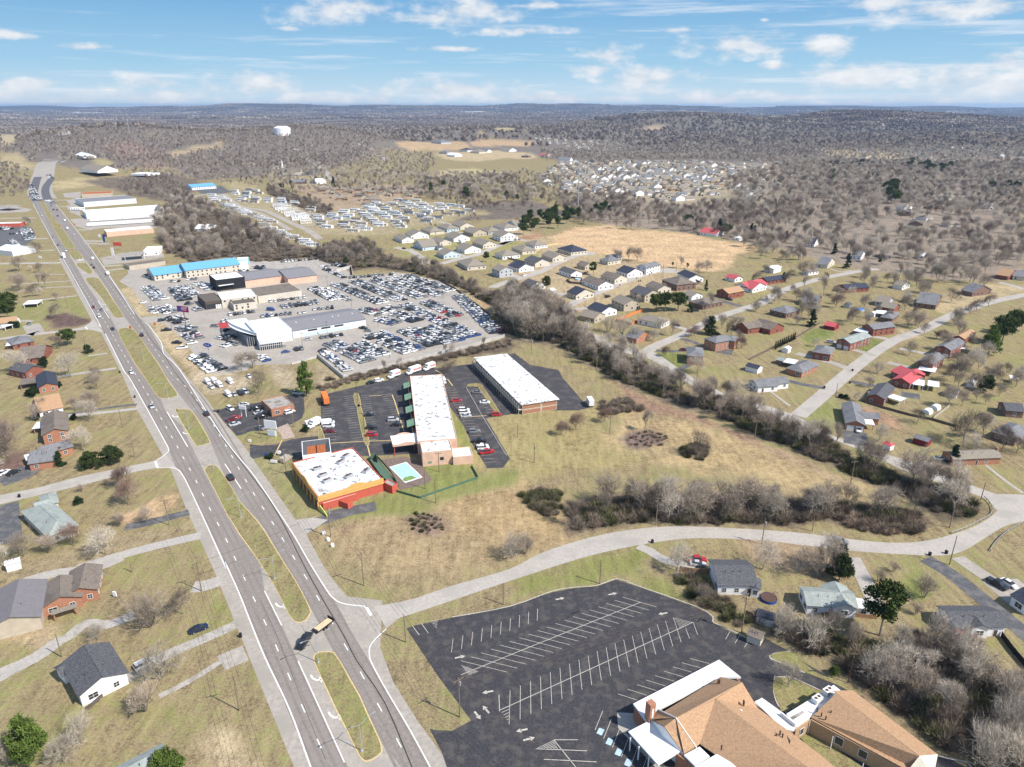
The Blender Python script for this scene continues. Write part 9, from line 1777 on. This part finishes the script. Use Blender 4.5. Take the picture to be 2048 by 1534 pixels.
for s,h,m,l in (('n 1600,700 1525,760 1310,705 1680,560',1.8,OF,'bright orange board fence round a back yard'),('n 600,60 760,95 930,40',1.7,DF,'dark board fence behind the long white estate house'),('n 640,150 690,185 800,195 850,170 840,135 700,115 640,150',1.7,DF,'dark round-cornered fence beside the small round pool'),('C 1380,745 1490,775 1580,735 1460,695',1.7,DF,'dark fence round the yard of the brown-walled house'),
('m 1860,500 2048,440',1.8,YF,'new yellow board fence in the pale estate'),('C 280,455 460,430',1.8,YF,'new yellow board fence at the field corner'),('m 1440,560 1620,580 1900,650',1.7,WOODF,'brown board fence behind the black-roofed estate house'),('L 1480,520 1560,600 1720,830 1870,985 2000,1130',1.7,DF,'long dark fence below the house with the red deck'),('L 1860,570 1950,690 2060,820',1.6,mat('black_fence',(.02,.02,.02)),'black picket fence right of the red deck yard'),
('o 80,265 200,285 375,285',1.8,WOODF,'cedar fence left of the black-roofed house'),('o 640,640 800,720 1000,780',1.8,WOODF,'cedar fence behind the black-roofed shed'),('L 470,425 620,410 850,430 940,440',1.2,WOODF,'wooden deck rail behind the grey-green roofed white house'),('F 1110,932 1300,987 1750,832 1700,740',.9,GF,'green chain fence curving round the pool lawn'),('D 0,1270 170,1185 340,1110 520,1000',1.3,DF,'dark fence between two back lawns beside the clipped conifers'),
('H 830,235 1000,290 1200,345 1370,380 1540,430',1.2,DF,'thin dark fence between the back gardens and the white tents'),('H 1370,365 1490,275',1.2,M['conc2'],'pale fence right of the white tents')): fence(s,h,m,l)
def rail(s,l):
 P=smooth(GP(s),5); e=empty('guard_rail',P[0]); tag(e,l,'guard rail'); mb=MB()
 for a,b in zip(P,P[1:]): mb.bar((a.x,a.y,.65),(b.x,b.y,.65),.08,.32)
 child(e,mb.obj('rail',M['steel']))
 bx=MB(); bx.box(-.08,-.08,0,.08,.08,.75); bm_=bx.mesh('post',[M['wood']])
 for q in resample(P,2.2): child(e,link('post',bm_,loc=(q.x,q.y,0)))
rail('H 1500,1225 1600,1190 1700,1140 1790,1090 1810,1050 1790,1000 1745,955','silver guard rail inside the road bend'); rail('H 1795,1355 1830,1300 1900,1230 2030,1150','silver guard rail on the outer side of the road junction')
S('pool_deck','F 1000,690 1180,665 1290,700 1400,840 1340,880 1150,920 1090,800',.05,mat('brown_paving',(.19,.14,.115),var=.3,scale=1.5)); S('pool_rim','F 1068,745 1200,706 1325,824 1190,868',.09,W['white'])
S('pool_water','F 1078,746 1198,712 1314,822 1190,860',.12,mat('pool_floor_blue',(.42,.68,.80),var=.06,scale=.4,rough=.3)); S('pool_algae','F 1170,845 1190,822 1240,812 1280,830 1190,858',.14,mat('pool_algae',(.20,.30,.08),var=.3))
fb=empty('green_deck',GP('F 1000,760')[0]); tag(fb,'long green wooden deck with railings between the restaurant and the pool','deck'); slabs(fb,'deck_floor',GF,[('F 905,665 955,650 1135,870 1090,885 1000,800',1.0)],.2); wallrun(fb,'rail',GF,'F 970,650 1010,690 1080,770 1140,880',2.0,1.0,.1); wallrun(fb,'rail',GF,'F 925,645 965,640 975,670',3.2,1.0,.1)
rd=empty('red_deck',GP('L 1580,590')[0]); tag(rd,'red-stained wooden deck with stairs behind the slate-roofed white house','deck'); RDM=mat('red_deck_stain',(.30,.045,.035)); slabs(rd,'deck_floor',RDM,[('L 1512,520 1625,530 1660,565 1550,560',2.0)],.25); wallrun(rd,'rail',RDM,'L 1515,520 1552,585 1650,585',2.7,0,.08)
for i in range(8): A,B=GP('L 1655,600 1690,650'); q=A.lerp(B,i/8); mb=MB(); mb.box(-.6,-.15,0,.6,.15,1.8-.2*i); o=mb.obj('step',RDM); o.location=q; child(rd,o)
st=empty('wooden_stairs',GP('L 600,440')[0]); tag(st,'wooden stairs descending from the grey-green roofed white house','stairs')
for i in range(9): A,B=GP('L 600,410 605,500'); q=A.lerp(B,i/9); mb=MB(); mb.box(-.8,-.14,0,.8,.14,2.0-.2*i); o=mb.obj('step',M['wood']); o.location=q; child(st,o)
ws=empty('side_stairs',GP('I 640,1110')[0],.6); tag(ws,'dark wooden stairs at the gable door of the lower left white house','stairs'); mb=MB(); mb.bar((0,0,.2),(3.6,.3,2.0),1.0,.15); mb.bar((0,-.5,1.0),(3.6,-.2,2.8),.06); mb.obj('flight',DF,ws)
def ring_thing(s,r,h,m,mi,label,cat,name):
 p=GP(s)[0]; mb=MB(); mb.tube((0,0,0),(0,0,h),r,n=18,cap=False); o=mb.obj('rim',m); e=empty(name,p); tag(e,label,cat); o.parent=e; mb=MB(); mb.tube((0,0,h-.12),(0,0,h-.05),r*.95,n=18); mb.obj('surface',mi,e)
ring_thing('o 833,505',2.2,.8,BLU,M['doorm'],'round trampoline with a blue rim under the bare trees','trampoline','trampoline'); ring_thing('D 825,900',2.6,1.1,W['pale'],mat('pool_cover',(.05,.22,.60)),'round above-ground pool with a blue cover in a back garden','pool','round_pool'); ring_thing('n 795,135',2.6,1.1,W['pale'],M['blue'],'small pale round pool inside the dark estate fence','pool','round_pool'); ring_thing('m 1060,715',2.8,1.0,W['pale'],M['blue'],'light blue covered pool in front of the cream gabled house','pool','round_pool')
for s,l in (('F 565,1260','upper white boulder on the verge by the highway'),('F 600,1310','middle white boulder on the verge by the highway'),('F 632,1355','lower white boulder on the verge by the highway')):
 mb=MB(); n_=9
 mb.add([((.9,1,.8,.3)[k]*(1+.12*sin(i*2.1+k))*cos(6.2832*i/n_),(.9,1,.8,.3)[k]*.8*sin(6.2832*i/n_),(0,.5,1.1,1.5)[k]) for k in range(4) for i in range(n_)],[(k*n_+i,k*n_+(i+1)%n_,(k+1)*n_+(i+1)%n_,(k+1)*n_+i) for k in range(3) for i in range(n_)]+[tuple(range(27,36))]); o=mb.obj('boulder',W['white']); o.scale=(.6,.6,.9); o.location=GP(s)[0]; tag(o,l,'boulder')
bn=MB(); bn.box(-.3,-.35,0,.3,.35,1.0); bn.box(-.34,-.39,1.0,.34,.39,1.08); BNM=bn.mesh('wheelie_bin',[M['doorm']]); BNM.materials.clear(); BNM.materials.append(mat('black_plastic',(.02,.02,.022)))
for s,l in (('H 1342,1385','black bin at the mouth of the dark drive'),('H 1465,1372','black bin left of the wooden pole on the curved road'),('H 765,8','black bin on the second side street, upper verge'),('H 745,100','dark bin opposite the white L-shaped house'),('H 555,135','black bin at the white L-shaped house drive'),('I 1785,570','black bin beside the rough concrete drive and the highway'),('H 875,565','black bin on the estate road below the grey-roofed house'),('c 435,645','black bin at the brick shop lot corner'),('E 1035,212','black bin on the highway edge above the salmon-roofed house'),('E 920,22','black bin beside the highway shoulder at the upper left'),('G 1168,1325','red waste bin at the mouth of the curved concrete drive'),('E 150,975','dark roadside bin under the parked boat cover')): o=link('wheelie_bin',BNM,loc=GP(s)[0],rz=.3); tag(o,l,'bin')
for g_,ss in (('second estate street','n 1160,358 n 1365,212 n 1595,122 n 1620,160 n 1645,155 n 1770,60 n 1800,45'),):
 for p in GP(ss): o=link('wheelie_bin',BNM,loc=p); tag(o,'dark bin on the verge of the second estate street','bin','bins along the second estate street')
e,_=car(GP('c 1480,1390')[0],1.2,'van','beige','','x'),0; tag(e,'old pale utility trailer parked on the grass left of the restaurant','trailer'); e.name='utility_trailer'; del e['group']
# ================================================================= AIR
hz=MB(); hz.box(-19500,-2300,-1.5,19500,24500,175); o=hz.obj('haze',[]); tag(o,'thin pale blue haze filling the air over the whole landscape','haze',kind='stuff')
m=bpy.data.materials.new('haze_air'); m.use_nodes=True; nt=m.node_tree; nt.nodes.clear(); v_=N(nt,'ShaderNodeVolumePrincipled'); I_(v_,'Density',4.6e-5); I_(v_,'Color',(.42,.64,.96,1)); I_(v_,'Anisotropy',.1)
ot=N(nt,'ShaderNodeOutputMaterial'); nt.links.new(v_.outputs[0],ot.inputs['Volume']); o.data.materials.append(m)
